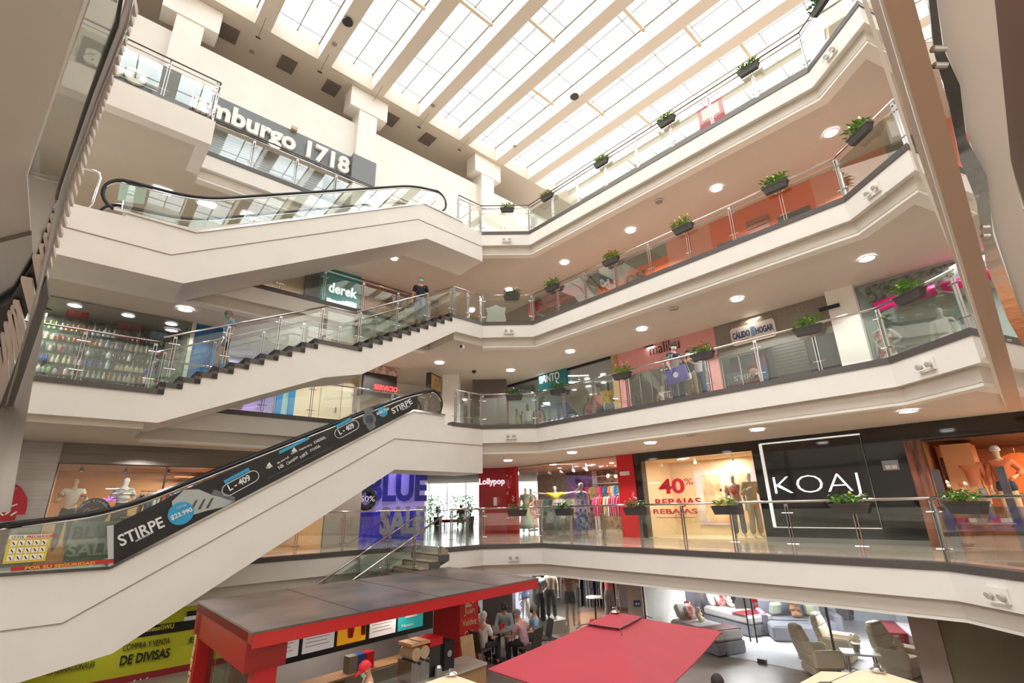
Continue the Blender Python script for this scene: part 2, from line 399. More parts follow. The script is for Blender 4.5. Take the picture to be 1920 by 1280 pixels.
# stairs level two to three with a middle landing
zs0 = H; n1_ = 11; rs = H/22; tr1 = (T1-T0)/10.5; tr2 = (T3-T2)/10.5
up = [(-4, zs0-.114), (T0+.05, zs0-.114)]
prof = [(-4, zs0), (T0, zs0)]; t = T0; z = zs0
for i in range(11): z += rs; prof += [(t, z), (t+tr1, z)] if i < 10 else [(t, z), (T2, z)]; t += tr1
t = T2
for i in range(11): z += rs; prof += [(t, z), (t+tr2, z)] if i < 10 else [(t, z), (10.19, z)]; t += tr2
low = [(10.19, 2*H-.6), (T3+.1, 2*H-.6), (T2+.15, P(640, 695)[1]), (T1+.2, P(605, 707)[1]), (T0+.1, 2.98), (-4, 2.98)]
cl = [(a, max(b-.13, 0)) for a, b in prof]
st = thing('staircase', 'white stairs with dark grey treads and a short middle landing, climbing between the two escalators', 'stairs', Lt(T0, MA, zs0))
inv = -st.location
def pst(b, nm, m, par=st, sm=False):
    b.v = [(v[0]+inv.x, v[1]+inv.y, v[2]+inv.z) for v in b.v]; return b.build(nm, m, par, smooth=sm)
pst(side([(a+ .05, b-.1) for a, b in prof[:-1]]+[(10.19, 2*H-.1)]+low), 'stringer', WHITE)
# dark tread edging, stepped band
b = MB()
for (a, c) in zip(prof, prof[1:]):
    if abs(a[1]-c[1]) < 1e-6: LB(b, a[0]-.02, c[0]+.1, MA-.03, MA+WD+.03, a[1]-.1, a[1]+.01)
    else: LB(b, a[0]-.02, a[0]+.1, MA-.03, MA+WD+.03, a[1]-.1, c[1]+.01)
pst(b, 'tread', GRAN)
# stairs level one down to the ground
sd = thing('staircase', 'stairs with dark stone treads going down behind the red kiosk roof', 'stairs', Lt(T3, MA, 0))
inv = -sd.location
n = 16; rr = 2.7/n; b = MB(); b2 = MB(); tr = .31
for i in range(n):
    tt = T3-i*tr; zz = -i*rr
    LB(b, tt-tr-.03, tt, MA+.0, MG-.02, zz-rr-.2, zz-rr)
    LB(b2, tt-tr-.03, tt-.02, MA+.06, MG-.1, zz-rr, zz-rr+.02); LB(b2, tt-.035, tt-.0, MA+.06, MG-.1, zz-rr+.02, zz-.03)
for bb, nm, m in ((b, 'step_core', GRAN), (b2, 'tread', mat('tan_stone', (176, 160, 140), .4, noise=.1, scale=20))):
    bb.v = [(v[0]+inv.x, v[1]+inv.y, v[2]+inv.z) for v in bb.v]; bb.build(nm, m, sd)
for mm in (MA, MG-.1):
    b = MB()
    pts = [(T3+.02, -.32), (T3+.02, -.9), (T3-n*tr+.5, -2.69), (T3-n*tr, -2.69)]
    b.hull([Lt(a, mm, z) for a, z in pts], [Lt(a, mm+.1, z) for a, z in pts]); b.v = [(v[0]+inv.x, v[1]+inv.y, v[2]+inv.z) for v in b.v]; b.build('stringer', WHITE, sd)
# ---------------------------------------------------------------- railings
def lerp(a, b, k): return a+(b-a)*k
def railing(label, pts, posts, h=1.06, double=False, group='glass railings round the atrium', top_ext=None, post_th=.045, glass=GLASS):
    """pts: 3-D foot points of one straight run; posts: list of fractions along it"""
    a, c = Vector(pts[0]), Vector(pts[-1]); r = thing('glass_railing', label, 'railing', a, 0, group)
    L = lambda k: lerp(a, c, k)-a
    d = (c-a); X = Vector((d.x, d.y, 0)).normalized(); Yn = Vector((-X.y, X.x, 0))
    up = Vector((0, 0, h))
    q0, q1 = L(0)+up, L(1)+up
    if top_ext: q0 = q0-d.normalized()*top_ext[0]; q1 = q1+d.normalized()*top_ext[1]
    MB().tube([q0, q1], .026, 10).build('handrail', CHROME, r, True)
    if double: MB().tube([q0+Vector((0, 0, .14)), q1+Vector((0, 0, .14))], .02, 8).build('upper_handrail', DSTEEL, r, True)
    for k in posts:
        p = L(k); b = MB()
        for s in (-.028, .028): b.box(p+X*s+up*.48, (.014, post_th, h*.96), X)
        b.box(p+up*.93, (.07, .05, .05), X); po_ = b.build('post', STEEL, r)
        for hz in (.2, .78):
            MB().tube([p+up*hz-X*.11, p+up*hz+X*.11], .014, 6).build('glass_clamp', CHROME, po_)
        if double: MB().tube([p+up, p+up+Vector((0, 0, .14))], .012, 6).build('rail_bracket', DSTEEL, po_)
    ks = sorted(set([0]+list(posts)+[1]))
    for k0, k1 in zip(ks, ks[1:]):
        if (k1-k0)*d.length < .15: continue
        e = .05/d.length; u0, u1 = L(k0+e), L(k1-e); z0, z1 = Vector((0, 0, .06)), Vector((0, 0, h*.86))
        MB().hull([u0+z0-Yn*.005, u1+z0-Yn*.005, u1+z0+Yn*.005, u0+z0+Yn*.005], [u0+z1-Yn*.005, u1+z1-Yn*.005, u1+z1+Yn*.005, u0+z1+Yn*.005]).build('glass_panel', glass, r)
    return r
LV = {1: 'first', 2: 'second', 3: 'third', 4: 'top'}
for k in (1, 2, 3, 4):
    z = (k-1)*H+.015; dbl = k == 4
    f = lambda p: v3(p, z)
    e = off2(EDGES[k], -.06)
    a, c = e[6], e[7]; n = 8; sp = [(i)/n for i in range(n+1)]
    railing('long glass railing of the %s gallery on the right, with planters hung on it' % LV[k], [f(a), f(c)], sp, double=dbl)
    railing('short glass railing at the back corner of the %s gallery' % LV[k], [f(e[5]), f(e[6])], [.02, .98] if k != 4 else [.02, .45, .98], double=dbl)
    e8 = e[8]; railing('glass railing at the right-hand end of the %s gallery' % LV[k], [f(e[7]), f(e8)], [.0, .97] if k > 1 else [0, .33, .66, 1], double=dbl)
    railing('glass railing between the flight and the back corner of the %s gallery' % LV[k], [f(e[4]+(e[5]-e[4])*(.1 if k in (2, 4) else 0)), f(e[5])], [0, .5, .97] if k != 1 else [.03, .52, .97], double=dbl)
    lt = {1: 'behind the low escalator', 2: 'behind the low escalator advertising', 3: 'behind the stairs under the upper escalator', 4: 'below the big white letters'}[k]
    railing('glass railing of the %s left gallery, %s' % (LV[k], lt), [f(e[2]), f(e[3])], [i/6 for i in range(7)], double=dbl)
e4 = off2(EDGES[4], -.06)
railing('curved-end glass railing on the jutting top landing at upper left', [v3(e4[0], 3*H+.015), v3(e4[1], 3*H+.015)], [.5, .7, .84, .99], double=True)
railing('glass railing on the short end of the jutting top landing', [v3(e4[1], 3*H+.015), v3(e4[2], 3*H+.015)], [.1, .9], double=True)
railing('glass railing of the stair foot landing in front of the bottle shop', [v3(off2(EDGES[2], -.06)[0], H+.015), Lt(T0-.15, MA+.06, H+.015)], [.45, .62, .82, .99])
for mm, side_ in ((MA+.06, 'near'), (MG-.06, 'far')):
    g = 'railings of the middle stairs'
    railing('%s side glass railing of the lower stair run' % side_, [Lt(T0-.1, mm, H+.2), Lt(T1+.1, mm, H+11*rs+.05)], [.06, .35, .67, .97], h=1.0, group=g)
    railing('%s side glass railing on the middle landing of the stairs' % side_, [Lt(T1+.1, mm, H+11*rs+.05), Lt(T2-.1, mm, H+11*rs+.05)], [], h=1.0, group=g)
    railing('%s side glass railing of the upper stair run' % side_, [Lt(T2-.1, mm, H+11*rs+.1), Lt(T3, mm, 2*H+.05)], [.03, .38, .7, .98], h=1.0, group=g)
    g = 'railings of the stairs to the ground floor'
    railing('%s side handrail and glass of the stairs behind the kiosk roof' % side_, [Lt(T3-.2, mm, -.1), Lt(T3-4.9, mm, -2.65)], [.02, .2, .4, .6, .8], h=1.0, group=g)
# ---------------------------------------------------------------- figures (people and mannequins)
SK = {}
def skinmesh(key, verts, edges, radii, root=0, sub=1):
    if key in SK: return SK[key]
    me = bpy.data.meshes.new('body'); me.from_pydata([tuple(v) for v in verts], edges, [])
    o = bpy.data.objects.new('tmp', me); COL.objects.link(o)
    md = o.modifiers.new('s', 'SKIN'); md.use_smooth_shade = True
    sv = me.skin_vertices[0].data
    for i, r in enumerate(radii): sv[i].radius = (r[0], r[1]) if isinstance(r, tuple) else (r, r)
    for i in range(len(verts)): sv[i].use_root = (i == root)
    if sub: s = o.modifiers.new('u', 'SUBSURF'); s.levels = sub; s.render_levels = sub
    dg = bpy.context.evaluated_depsgraph_get(); dg.update()
    r = bpy.data.meshes.new_from_object(o.evaluated_get(dg)); bpy.data.objects.remove(o); bpy.data.meshes.remove(me)
    r.polygons.foreach_set('use_smooth', [True]*len(r.polygons)); SK[key] = r; return r
def inst(name, me, m, parent=None, loc=None):
    if not me.materials: me.materials.append(m)
    o = bpy.data.objects.new(name, me); COL.objects.link(o)
    if me.materials[0] != m: o.material_slots[0].link = 'OBJECT'; o.material_slots[0].material = m
    if parent: o.parent = parent
    if loc is not None: o.location = loc
    return o
V = Vector
JR = dict(pelvis=(.13, .1), waist=(.115, .09), chest=(.145, .1), upper=(.12, .08), neck=.048, jaw=(.06, .07), head=(.076, .092), crown=(.05, .06),
          sh=.052, el=.04, wr=.027, palm=(.03, .018), hip=.082, kn=.056, an=.037, toe=.032)
def stand(sh=.175):
    J = dict(pelvis=V((0, 0, .95)), waist=V((0, -.01, 1.1)), chest=V((0, 0, 1.27)), upper=V((0, .01, 1.40)), neck=V((0, 0, 1.5)), jaw=V((0, -.015, 1.565)), head=V((0, -.015, 1.645)), crown=V((0, -.005, 1.71)))
    for s, n in ((1, 'l'), (-1, 'r')):
        J['sh'+n] = V((s*sh, 0, 1.41)); J['el'+n] = V((s*(sh+.06), .03, 1.13)); J['wr'+n] = V((s*(sh+.07), -.06, .89)); J['palm'+n] = V((s*(sh+.07), -.08, .81))
        J['hip'+n] = V((s*.085, 0, .9)); J['kn'+n] = V((s*.1, -.02, .5)); J['an'+n] = V((s*.11, .02, .09)); J['toe'+n] = V((s*.12, -.12, .04))
    return J
def sit(lean=0):
    J = stand()
    for k in J: J[k] = J[k]-V((0, 0, .45)) if not k.startswith(('kn', 'an', 'toe')) else J[k]
    for k in ('waist', 'chest', 'upper', 'neck', 'jaw', 'head', 'crown', 'shl', 'shr', 'ell', 'elr', 'wrl', 'wrr', 'palml', 'palmr'): J[k] = J[k]+V((0, -lean*(J[k].z-.5), 0))
    for s, n in ((1, 'l'), (-1, 'r')):
        J['hip'+n] = V((s*.1, -.05, .5)); J['kn'+n] = V((s*.14, -.46, .5)); J['an'+n] = V((s*.15, -.44, .09)); J['toe'+n] = V((s*.16, -.58, .04))
        sh = J['sh'+n]; J['el'+n] = sh+V((s*.07, -.08, -.27)); J['wr'+n] = sh+V((-s*.02, -.32, -.3)); J['palm'+n] = J['wr'+n]+V((-s*.03, -.08, .0))
    return J
def walk(J, a=.28):
    J['knl'] += V((0, -a*.6, .03)); J['anl'] += V((0, -a*.7, .03)); J['toel'] += V((0, -a*.7, .05))
    J['knr'] += V((0, a*.3, 0)); J['anr'] += V((0, a*1.0, .06)); J['toer'] += V((0, a*.95, .02)); return J
def J_arm(J, n, el, wr):
    s = J['sh'+n]; J['el'+n] = s+V(el); J['wr'+n] = s+V(el)+V(wr); J['palm'+n] = J['wr'+n]+V(wr).normalized()*.08; return J
CH = [('pelvis', 'waist'), ('waist', 'chest'), ('chest', 'upper'), ('upper', 'neck'), ('neck', 'jaw'), ('jaw', 'head'), ('head', 'crown')]
for n in 'lr': CH += [('upper', 'sh'+n), ('sh'+n, 'el'+n), ('el'+n, 'wr'+n), ('wr'+n, 'palm'+n), ('pelvis', 'hip'+n), ('hip'+n, 'kn'+n), ('kn'+n, 'an'+n), ('an'+n, 'toe'+n)]
def rad(k): return JR[k] if k in JR else JR[k[:-1]]
def grow(r, g): return tuple(x+g for x in r) if isinstance(r, tuple) else r+g
def bodymesh(key, J, head=True, sub=1):
    names = [k for k in J if head or k not in ('jaw', 'head', 'crown')]
    ix = {k: i for i, k in enumerate(names)}; vs = [J[k] for k in names]; rs_ = [rad(k) for k in names]
    es = [(ix[a], ix[b]) for a, b in CH if a in ix and b in ix]
    for n, s in (('l', 1), ('r', -1)):     # fingers and thumb
        p = J['palm'+n]; d = (p-J['wr'+n]).normalized(); side_ = d.cross(V((0, 1, 0)) if abs(d.y) < .8 else V((0, 0, 1))).normalized()
        pi = ix['palm'+n]; ax = d.cross(side_)
        for i in range(4):
            q0 = p+side_*((i-1.5)*.017)+d*.03; q1 = q0+d*(.035+.006*(1.5-abs(i-1.5)))+ax*.012; q2 = q1+d*.018+ax*.022
            a = len(vs); vs += [q0, q1, q2]; rs_ += [.0095, .0085, .007]; es += [(pi, a), (a, a+1), (a+1, a+2)]
        q0 = p-d*.02-side_*.028; q1 = q0+d*.03-side_*.018+ax*.01; a = len(vs); vs += [q0, q1]; rs_ += [.011, .008]; es += [(pi, a), (a, a+1)]
    return skinmesh(key, vs, es, rs_, 0, sub)
def wear(key, J, pairs, g=.016, ends=None):
    names = []
    for a, b in pairs:
        for k in (a, b):
            if k not in names: names.append(k)
    ix = {k: i for i, k in enumerate(names)}; vs = [J[k].copy() for k in names]
    rr = [grow(rad(k), g) for k in names]
    if ends:
        for k, (frm, f, w) in ends.items(): vs[ix[k]] = J[frm].lerp(J[k], f); rr[ix[k]] = grow(rad(k), g+w)
    return skinmesh(key, vs, [(ix[a], ix[b]) for a, b in pairs], rr, 0, 1)
TOP = [('pelvis', 'waist'), ('waist', 'chest'), ('chest', 'upper'), ('upper', 'shl'), ('upper', 'shr'), ('shl', 'ell'), ('shr', 'elr')]
LONG = TOP+[('ell', 'wrl'), ('elr', 'wrr')]
VEST = TOP[:5]
TROU = [('waist', 'pelvis'), ('pelvis', 'hipl'), ('pelvis', 'hipr'), ('hipl', 'knl'), ('hipr', 'knr'), ('knl', 'anl'), ('knr', 'anr')]
SHORT = TROU[:5]
def dressmesh(key, top, hem, w, flare=1.6):
    if key in SK: return SK[key]
    b = MB(); n = 20; prof = [(.15, top), (.145, top-.12), (.115, 1.1), (.15, .95)]+[(.15*(1+(flare-1)*i/5), .95-(.95-hem)*i/5) for i in range(1, 6)]
    prof = [p for p in prof if p[1] >= hem-.001]
    for r, z in prof:
        for j in range(n): a = 6.28318*j/n; k = 1+(.06*math.sin(a*7) if z < .9 else 0); b.v.append((math.cos(a)*r*k*w, math.sin(a)*r*.75*k*w, z))
    for i in range(len(prof)-1):
        for j in range(n): b.f.append((i*n+j, i*n+(j+1) % n, (i+1)*n+(j+1) % n, (i+1)*n+j))
    b.f.append(tuple(range(n))); m = len(prof)-1; b.f.append(tuple(m*n+j for j in range(n)))
    me = bpy.data.meshes.new('dress'); me.from_pydata(b.v, [], b.f); me.polygons.foreach_set('use_smooth', [True]*len(me.polygons)); SK[key] = me; return me
def capmesh(key, J, kind):
    if key in SK: return SK[key]
    h = J['head']; f = (J['head']-J['jaw']); tilt = math.atan2(-(f.y), f.z) if abs(f.y) > .02 else 0
    b = MB(); R_ = Matrix.Rotation(tilt, 3, 'X')
    if kind == 'mask':
        n = 7; m = 4
        for i in range(m+1):
            for j in range(n):
                a = math.radians(-70+140*j/(n-1)); z = -.085+.085*i/m
                b.v.append(tuple(h+R_@V((math.sin(a)*.079, -math.cos(a)*(.098+.012*math.sin(3.14*i/m)), z))))
        for i in range(m):
            for j in range(n-1): b.f.append((i*n+j, i*n+j+1, (i+1)*n+j+1, (i+1)*n+j))
    else:
        r = {'hair': 1.03, 'cap': 1.12, 'longhair': 1.1}[kind]; n = 14; m = 7
        for i in range(m+1):
            el = math.pi/2*i/m
            for j in range(n):
                a = 6.28318*j/n; y = math.sin(a); low = -.02 if kind == 'cap' else (-.01 if y < -.2 else (-.06 if kind == 'hair' else -.2))
                z = .098*math.sin(el) if i else low
                b.v.append(tuple(h+R_@V((math.cos(a)*.083*r*math.cos(el*.97), y*.098*r*math.cos(el*.97)+.008, z*r+.02))))
        for i in range(m):
            for j in range(n): b.f.append((i*n+j, i*n+(j+1) % n, (i+1)*n+(j+1) % n, (i+1)*n+j))
        b.f.append(tuple(m*n+j for j in range(n)))
        if kind == 'cap': b.hull([h+R_@V(p) for p in ((-.075, -.07, .015), (.075, -.07, .015), (.05, -.19, 0), (-.05, -.19, 0))], [h+R_@V(p) for p in ((-.075, -.07, .035), (.075, -.07, .035), (.05, -.19, .012), (-.05, -.19, .012))])
    me = bpy.data.meshes.new(kind); me.from_pydata(b.v, [], b.f); me.polygons.foreach_set('use_smooth', [True]*len(me.polygons)); SK[key] = me; return me
SKIN = mat('skin_tone', (196, 142, 112), .5); SKIN2 = mat('light_skin_tone', (214, 165, 138), .5)
def figure(name, label, cat, loc, rot, J, pk, skin, wears, scale=1, group=None, head=True, extras=(), sub=1):
    """wears: (part name, kind, material, options)"""
    t = thing(name, label, cat, loc, rot, group); t.scale = (scale,)*3
    inst('body' if name == 'person' else 'mannequin_body', bodymesh(('b', pk, head), J, head, sub), skin, t)
    for pn, kind, m in wears:
        if kind == 'top': me = wear((pk, kind), J, TOP, .02, {'pelvis': ('waist', 1.55, .004), 'ell': ('shl', .75, .012), 'elr': ('shr', .75, .012)})
        elif kind == 'long': me = wear((pk, kind), J, LONG, .024, {'pelvis': ('waist', 1.55, .004), 'wrl': ('ell', .93, .01), 'wrr': ('elr', .93, .01)})
        elif kind == 'vest': me = wear((pk, kind), J, VEST, .02, {'pelvis': ('waist', 1.5, 0)})
        elif kind == 'crop': me = wear((pk, kind), J, TOP[1:], .02, {'waist': ('chest', .5, 0), 'ell': ('shl', .7, .012), 'elr': ('shr', .7, .012)})
        elif kind == 'jacket': me = wear((pk, kind), J, LONG, .04, {'pelvis': ('waist', 1.6, .004), 'wrl': ('ell', .93, .02), 'wrr': ('elr', .93, .02)})
        elif kind == 'trousers': me = wear((pk, kind), J, TROU, .02, {'anl': ('knl', .93, .02), 'anr': ('knr', .93, .02), 'waist': ('pelvis', .8, -.005)})
        elif kind == 'flared': me = wear((pk, kind), J, TROU, .02, {'anl': ('knl', .95, .07), 'anr': ('knr', .95, .07), 'waist': ('pelvis', .8, -.005)})
        elif kind == 'shorts': me = wear((pk, kind), J, SHORT, .022, {'knl': ('hipl', .75, .03), 'knr': ('hipr', .75, .03), 'waist': ('pelvis', .8, -.005)})
        elif kind == 'mini': me = wear((pk, kind), J, SHORT, .022, {'knl': ('hipl', .35, .035), 'knr': ('hipr', .35, .035), 'waist': ('pelvis', .8, -.005)})
        elif kind == 'dress': me = dressmesh('dress', 1.42, .5, 1.05, 1.9)
        elif kind == 'maxi': me = dressmesh('maxi', 1.42, .16, 1.1, 1.7)
        elif kind in ('mask', 'hair', 'cap', 'longhair'): me = capmesh((pk, kind), J, kind)
        elif kind == 'shoes': me = wear((pk, kind), J, [('anl', 'toel')], .012); inst('shoe', wear((pk, 'shoer'), J, [('anr', 'toer')], .012), m, t)
        inst(pn, me, m, t)
    if name == 'person':
        h = J['head']; me = SK.get(('nose', pk))
        if me is None:
            b = MB(); y = h.y-.088; b.hull([V((-.014, y, h.z-.035)), V((.014, y, h.z-.035)), V((0, y+.005, h.z+.02))], [V((-.006, y-.028, h.z-.028)), V((.006, y-.028, h.z-.028)), V((0, y-.002, h.z+.018))])
            for s in (-1, 1): b.lathe([(.0, -.02), (.018, -.01), (.02, .01), (0, .022)], h+V((s*.08, .01, -.015)), 6, (s, 0, 0))
            me = bpy.data.meshes.new('nose'); me.from_pydata(b.v, [], b.f); SK[('nose', pk)] = me
        inst('nose_and_ears', me, skin, t)
        me = SK.get(('eye', pk))
        if me is None:
            b = MB()
            for s in (-1, 1): b.lathe([(0, -.006), (.009, -.002), (.009, .002), (0, .006)], h+V((s*.03, -.088, .01)), 6, (0, 1, 0))
            me = bpy.data.meshes.new('eye'); me.from_pydata(b.v, [], b.f); SK[('eye', pk)] = me
        inst('eyes', me, BLACK, t)
    return t
def face(loc, target=(0, 0)):      # rotation so that the figure's front (-Y) looks at target
    d = Vector((target[0]-loc[0], target[1]-loc[1])); return math.atan2(d.y, d.x)+math.pi/2
# ---------------------------------------------------------------- plants
def leafmesh(kind):
    if ('leaf', kind) in SK: return SK[('leaf', kind)]
    rnd = random.Random(hash(kind) % 1000 if not isinstance(kind, int) else kind); b = MB(); n = 84
    for i in range(n):
        x = rnd.uniform(-.3, .3); y = rnd.uniform(-.05, .05); a = rnd.uniform(0, 6.28); L = rnd.uniform(.1, .21); up_ = rnd.uniform(.03, .2); w = rnd.uniform(.022, .042)
        p = V((x, y, 0)); d = V((math.cos(a), math.sin(a), 0)); q = V((-d.y, d.x, 0))
        b.tube([p, p+d*.03+V((0, 0, up_*.7)), p+d*.06+V((0, 0, up_))], .003, 4)
        s = p+d*.06+V((0, 0, up_)); dr = rnd.uniform(-.06, .05)
        pts = [s, s+d*L*.35+q*w+V((0, 0, .02)), s+d*L+V((0, 0, dr)), s+d*L*.35-q*w+V((0, 0, .02))]
        mid = s+d*L*.4+V((0, 0, .008))
        b.add([pts[0], pts[1], pts[2], pts[3], mid], [(0, 1, 4), (1, 2, 4), (2, 3, 4), (3, 0, 4)])
    me = bpy.data.meshes.new('leaves'); me.from_pydata(b.v, [], b.f); SK[('leaf', kind)] = me; return me
LEAFM = [mat('leaf_green', (122, 178, 66), .4, noise=.4, scale=9), mat('yellow_green_leaf', (164, 192, 76), .4, noise=.4, scale=9), mat('deep_green_leaf', (82, 130, 60), .4, noise=.35, scale=9)]
FLW = {'red': mat('red_bloom', (205, 45, 50), .4), 'white': mat('white_bloom', (240, 240, 225), .4), 'yellow': mat('yellow_bloom', (225, 215, 90), .4), 'orange': mat('orange_bloom', (240, 165, 40), .4), 'pink': mat('pink_bloom', (228, 120, 140), .4)}
PLAST = mat('planter_plastic', (72, 68, 66), .5); SOIL = mat('potting_soil', (92, 66, 48), .9)
def planter(loc, X, label, kind=0, lm=0, fl=None, nf=3, sc=1.0, lsc=1.0, tint=None):
    t = thing('window_box_planter', label, 'planter', loc, math.atan2(X[1], X[0]), 'planters hung on the gallery railings'); t.scale = (sc,)*3
    if 'pl' not in SK:
        b = MB(); a, c = [(-.33, -.075), (.33, -.075), (.33, .075), (-.33, .075)], [(-.4, -.11), (.4, -.11), (.4, .11), (-.4, .11)]
        b.hull([V((x, y, -.22)) for x, y in a], [V((x, y, 0)) for x, y in c])
        b.hull([V((x*1.02, y*1.06, -.02)) for x, y in c], [V((x*1.02, y*1.06, .012)) for x, y in c])
        me = bpy.data.meshes.new('pl'); me.from_pydata(b.v, [], b.f); SK['pl'] = me
        b = MB().box((0, 0, .014), (.74, .18, .012)); me = bpy.data.meshes.new('soil'); me.from_pydata(b.v, [], b.f); SK['soil'] = me
    inst('box', SK['pl'], tint or PLAST, t); inst('soil', SK['soil'], SOIL, t)
    o = inst('foliage', leafmesh(kind), LEAFM[lm], t, (0, 0, .015)); o.scale = (1, 1.3, lsc*1.15)
    rnd = random.Random(kind*7+lm)
    if fl:
        for i in range(nf):
            x = rnd.uniform(-.28, .28); h = rnd.uniform(.22, .42); b = MB()
            b.tube([(x, 0, 0), (x+.01, -.01, h)], .004, 4)
            o = b.build('flower_stem', LEAFM[0], t)
            b = MB().lathe([(0, 0), (.03, .02), (.036, .05), (.015, .085), (0, .1)], (x+.01, -.01, h-.02), 8, (.3*rnd.uniform(-1, 1), -.2, 1)); b.build('flower', FLW[fl], o, True)
    return t
# ---------------------------------------------------------------- ceiling downlights
def disc(name, label, loc, r=.13, group='round ceiling downlights', on=True, dirn=(0, 0, -1)):
    key = 'disc%.2f' % r
    if key not in SK:
        b = MB().lathe([(r*1.12, 0), (r*1.15, .012), (r*.98, .02), (r*.98, .004)], (0, 0, 0), 20, (0, 0, -1)); me = bpy.data.meshes.new('ring'); me.from_pydata(b.v, [], b.f); SK[key] = me
        b = MB().lathe([(0, .0), (r*.96, .0), (r*.96, .012), (0, .016)], (0, 0, 0), 20, (0, 0, -1)); me = bpy.data.meshes.new('disc'); me.from_pydata(b.v, [], b.f); SK[key+'d'] = me
    t = thing(name, label, 'ceiling light', loc, 0, group)
    inst('trim_ring', SK[key], WHITE, t); inst('diffuser', SK[key+'d'], LIGHTM if on else mat('dull_cover', (150, 140, 132), .6), t)
    return t
# ---------------------------------------------------------------- right-hand shops
def RB(b, s0, s1, n0, n1, z0, z1): return b.hull([Rt(s0, n0, z0), Rt(s1, n0, z0), Rt(s1, n1, z0), Rt(s0, n1, z0)], [Rt(s0, n0, z1), Rt(s1, n0, z1), Rt(s1, n1, z1), Rt(s0, n1, z1)])
def us(u, v, n): return pr(u, v, n)[0]
def uz(u, v, n): return pr(u, v, n)[1]
D3 = D1.to_3d(); N3 = N1.to_3d(); Z3 = Vector((0, 0, 1)); E3 = E2.to_3d(); M3 = N2.to_3d()
DC = {'n': 8}
def room_R(k, s0, s1, n0, depth, wallm, floorm=None, ceilm=None, light=60, col=(1, .95, .88), z1=2.84, sides=True):
    z = (k-1)*H
    struct('wall_right', RB(MB(), s0, s1, n0+depth, n0+depth+.08, z, z+z1), wallm)
    if sides:
        if sides != 'r': struct('wall_right', RB(MB(), s0-.05, s0+.02, n0+.03, n0+depth, z, z+z1), wallm)
        struct('wall_right', RB(MB(), s1-.02, s1+.05, n0+.03, n0+depth, z, z+z1), wallm)
    if floorm: struct('floor', RB(MB(), s0, s1, n0, n0+depth, z, z+.012), floorm)
    if ceilm: struct('ceiling', RB(MB(), s0, s1, n0+.02, n0+depth, z+z1-.04, z+z1-.01), ceilm)
    if light:
        for kf, g_ in ((.5, .9), (.12, .9)):  # front lamp of each pair is added to brighten the window display
            p = Rt((s0+s1)/2, n0+depth*kf, z+z1-.08)
            lamp('shop_or_fill_lamp', 'AREA', p, light*g_, col, min(2.2, (s1-s0)*.5), .25, target=p-Z3)
def window_R(s0, s1, n, z0, z1, parts=1, m=None, frame=None):
    global wn
    o = struct('window_%d' % wn, RB(MB(), s0, s1, n-.006, n+.006, z0, z1), m or SGLASS); wn += 1
    if frame:
        b = MB()
        for i in range(parts+1): s = s0+(s1-s0)*i/parts; RB(b, s-.02, s+.02, n-.03, n+.03, z0, z1)
        RB(b, s0, s1, n-.03, n+.03, z1-.04, z1); RB(b, s0, s1, n-.03, n+.03, z0, z0+.06); b.build('window_frame', frame, o)
    return o
def sign_R(name, label, s, m, sl, z, h, w, n, depth=.03, group=None, **k):
    """raised letters on a right-hand facade"""
    t = thing(name, label, 'sign', Rt(sl, n, z), 0, group)
    text('letters', s, m, (0, 0, 0), D3, Z3, h, w, depth, t, **k); return t
RED = mat('glossy_red', (196, 30, 36), .3, coat=.3); DRED = mat('deep_red', (150, 26, 32), .35)
FUR = mat('face_white', (240, 238, 232), .5)
LITW = mat('lit_white_letters', (245, 245, 252), .4, emit=.9)
n1f = NF1
# ---- red corner shop
C1 = Rt(us(949, 930, n1f), n1f, 0); CR = Rt(us(973, 930, n1f), n1f, 0); CL = C1+V((-1.25, .05, 0))
b = MB().prism([CL, C1, C1+V((.02, 2.5, 0)), CL+V((0, 2.5, 0))], (0, 0, 2.9)); struct('wall_right', b, DRED)
b = MB().prism([C1-V((0, .01, 0)), CR, CR+V((-.02, 1.0, 0)), C1+V((.1, 1.2, 0))], (0, 0, 2.9)); struct('wall_right', b, RED)
t = thing('shop_sign', 'white lit rounded shop name on the dark red wall beside the bright corridor', 'sign', CL+V((.0, -.02, 0)))
text('letters', 'Lollypop', LITW, (.02, -.03, 2.12), (1, -.04, 0), Z3, .27, 1.18, .04, t, bold=.02)
t = thing('wall_notice', 'small white and red notices on the dark red shop wall', 'notice', CL+V((.75, -.03, 1.2)))
MB().box((0, 0, .16), (.16, .02, .36)).build('sheet', FUR, t); MB().box((.17, 0, .2), (.1, .02, .28)).build('red_sheet', RED, t)
bf = thing('wall_decoration', 'white butterfly stickers scattered on the bright red shop pier', 'sticker', C1)
for i in range(14):
    q = C1.lerp(CR, random.uniform(.1, .9))-N3*.02-C1; z = random.uniform(.5, 2.8); a = random.uniform(0, 3)
    b = MB()
    for s in (-1, 1): b.hull([q+V((0, 0, z)), q+D3*(s*.06)+V((0, 0, z+.05)), q+D3*(s*.05)+V((0, 0, z-.03))], [p-N3*.01 for p in (q+V((0, 0, z)), q+D3*(s*.06)+V((0, 0, z+.05)), q+D3*(s*.05)+V((0, 0, z-.03)))])
    b.build('butterfly', FUR, bf)
sL0, sL1 = us(973, 930, n1f), us(1163, 930, n1f)
PEACH = mat('peach_plaster', (214, 160, 128), .7)
room_R(1, sL0, sL1, n1f, 5.2, mat('warm_display_wall', (196, 160, 130), .6, noise=.4, scale=6, rgb2=(110, 80, 62)), None, PEACH, 230, sides='r')
struct('wall_right', MB().prism([CR+V((.0, .05, 0)), CR+V((-.3, 7.0, 0)), CR+V((-.4, 7.0, 0)), CR+V((-.1, .05, 0))], (0, 0, 2.84)), RED)
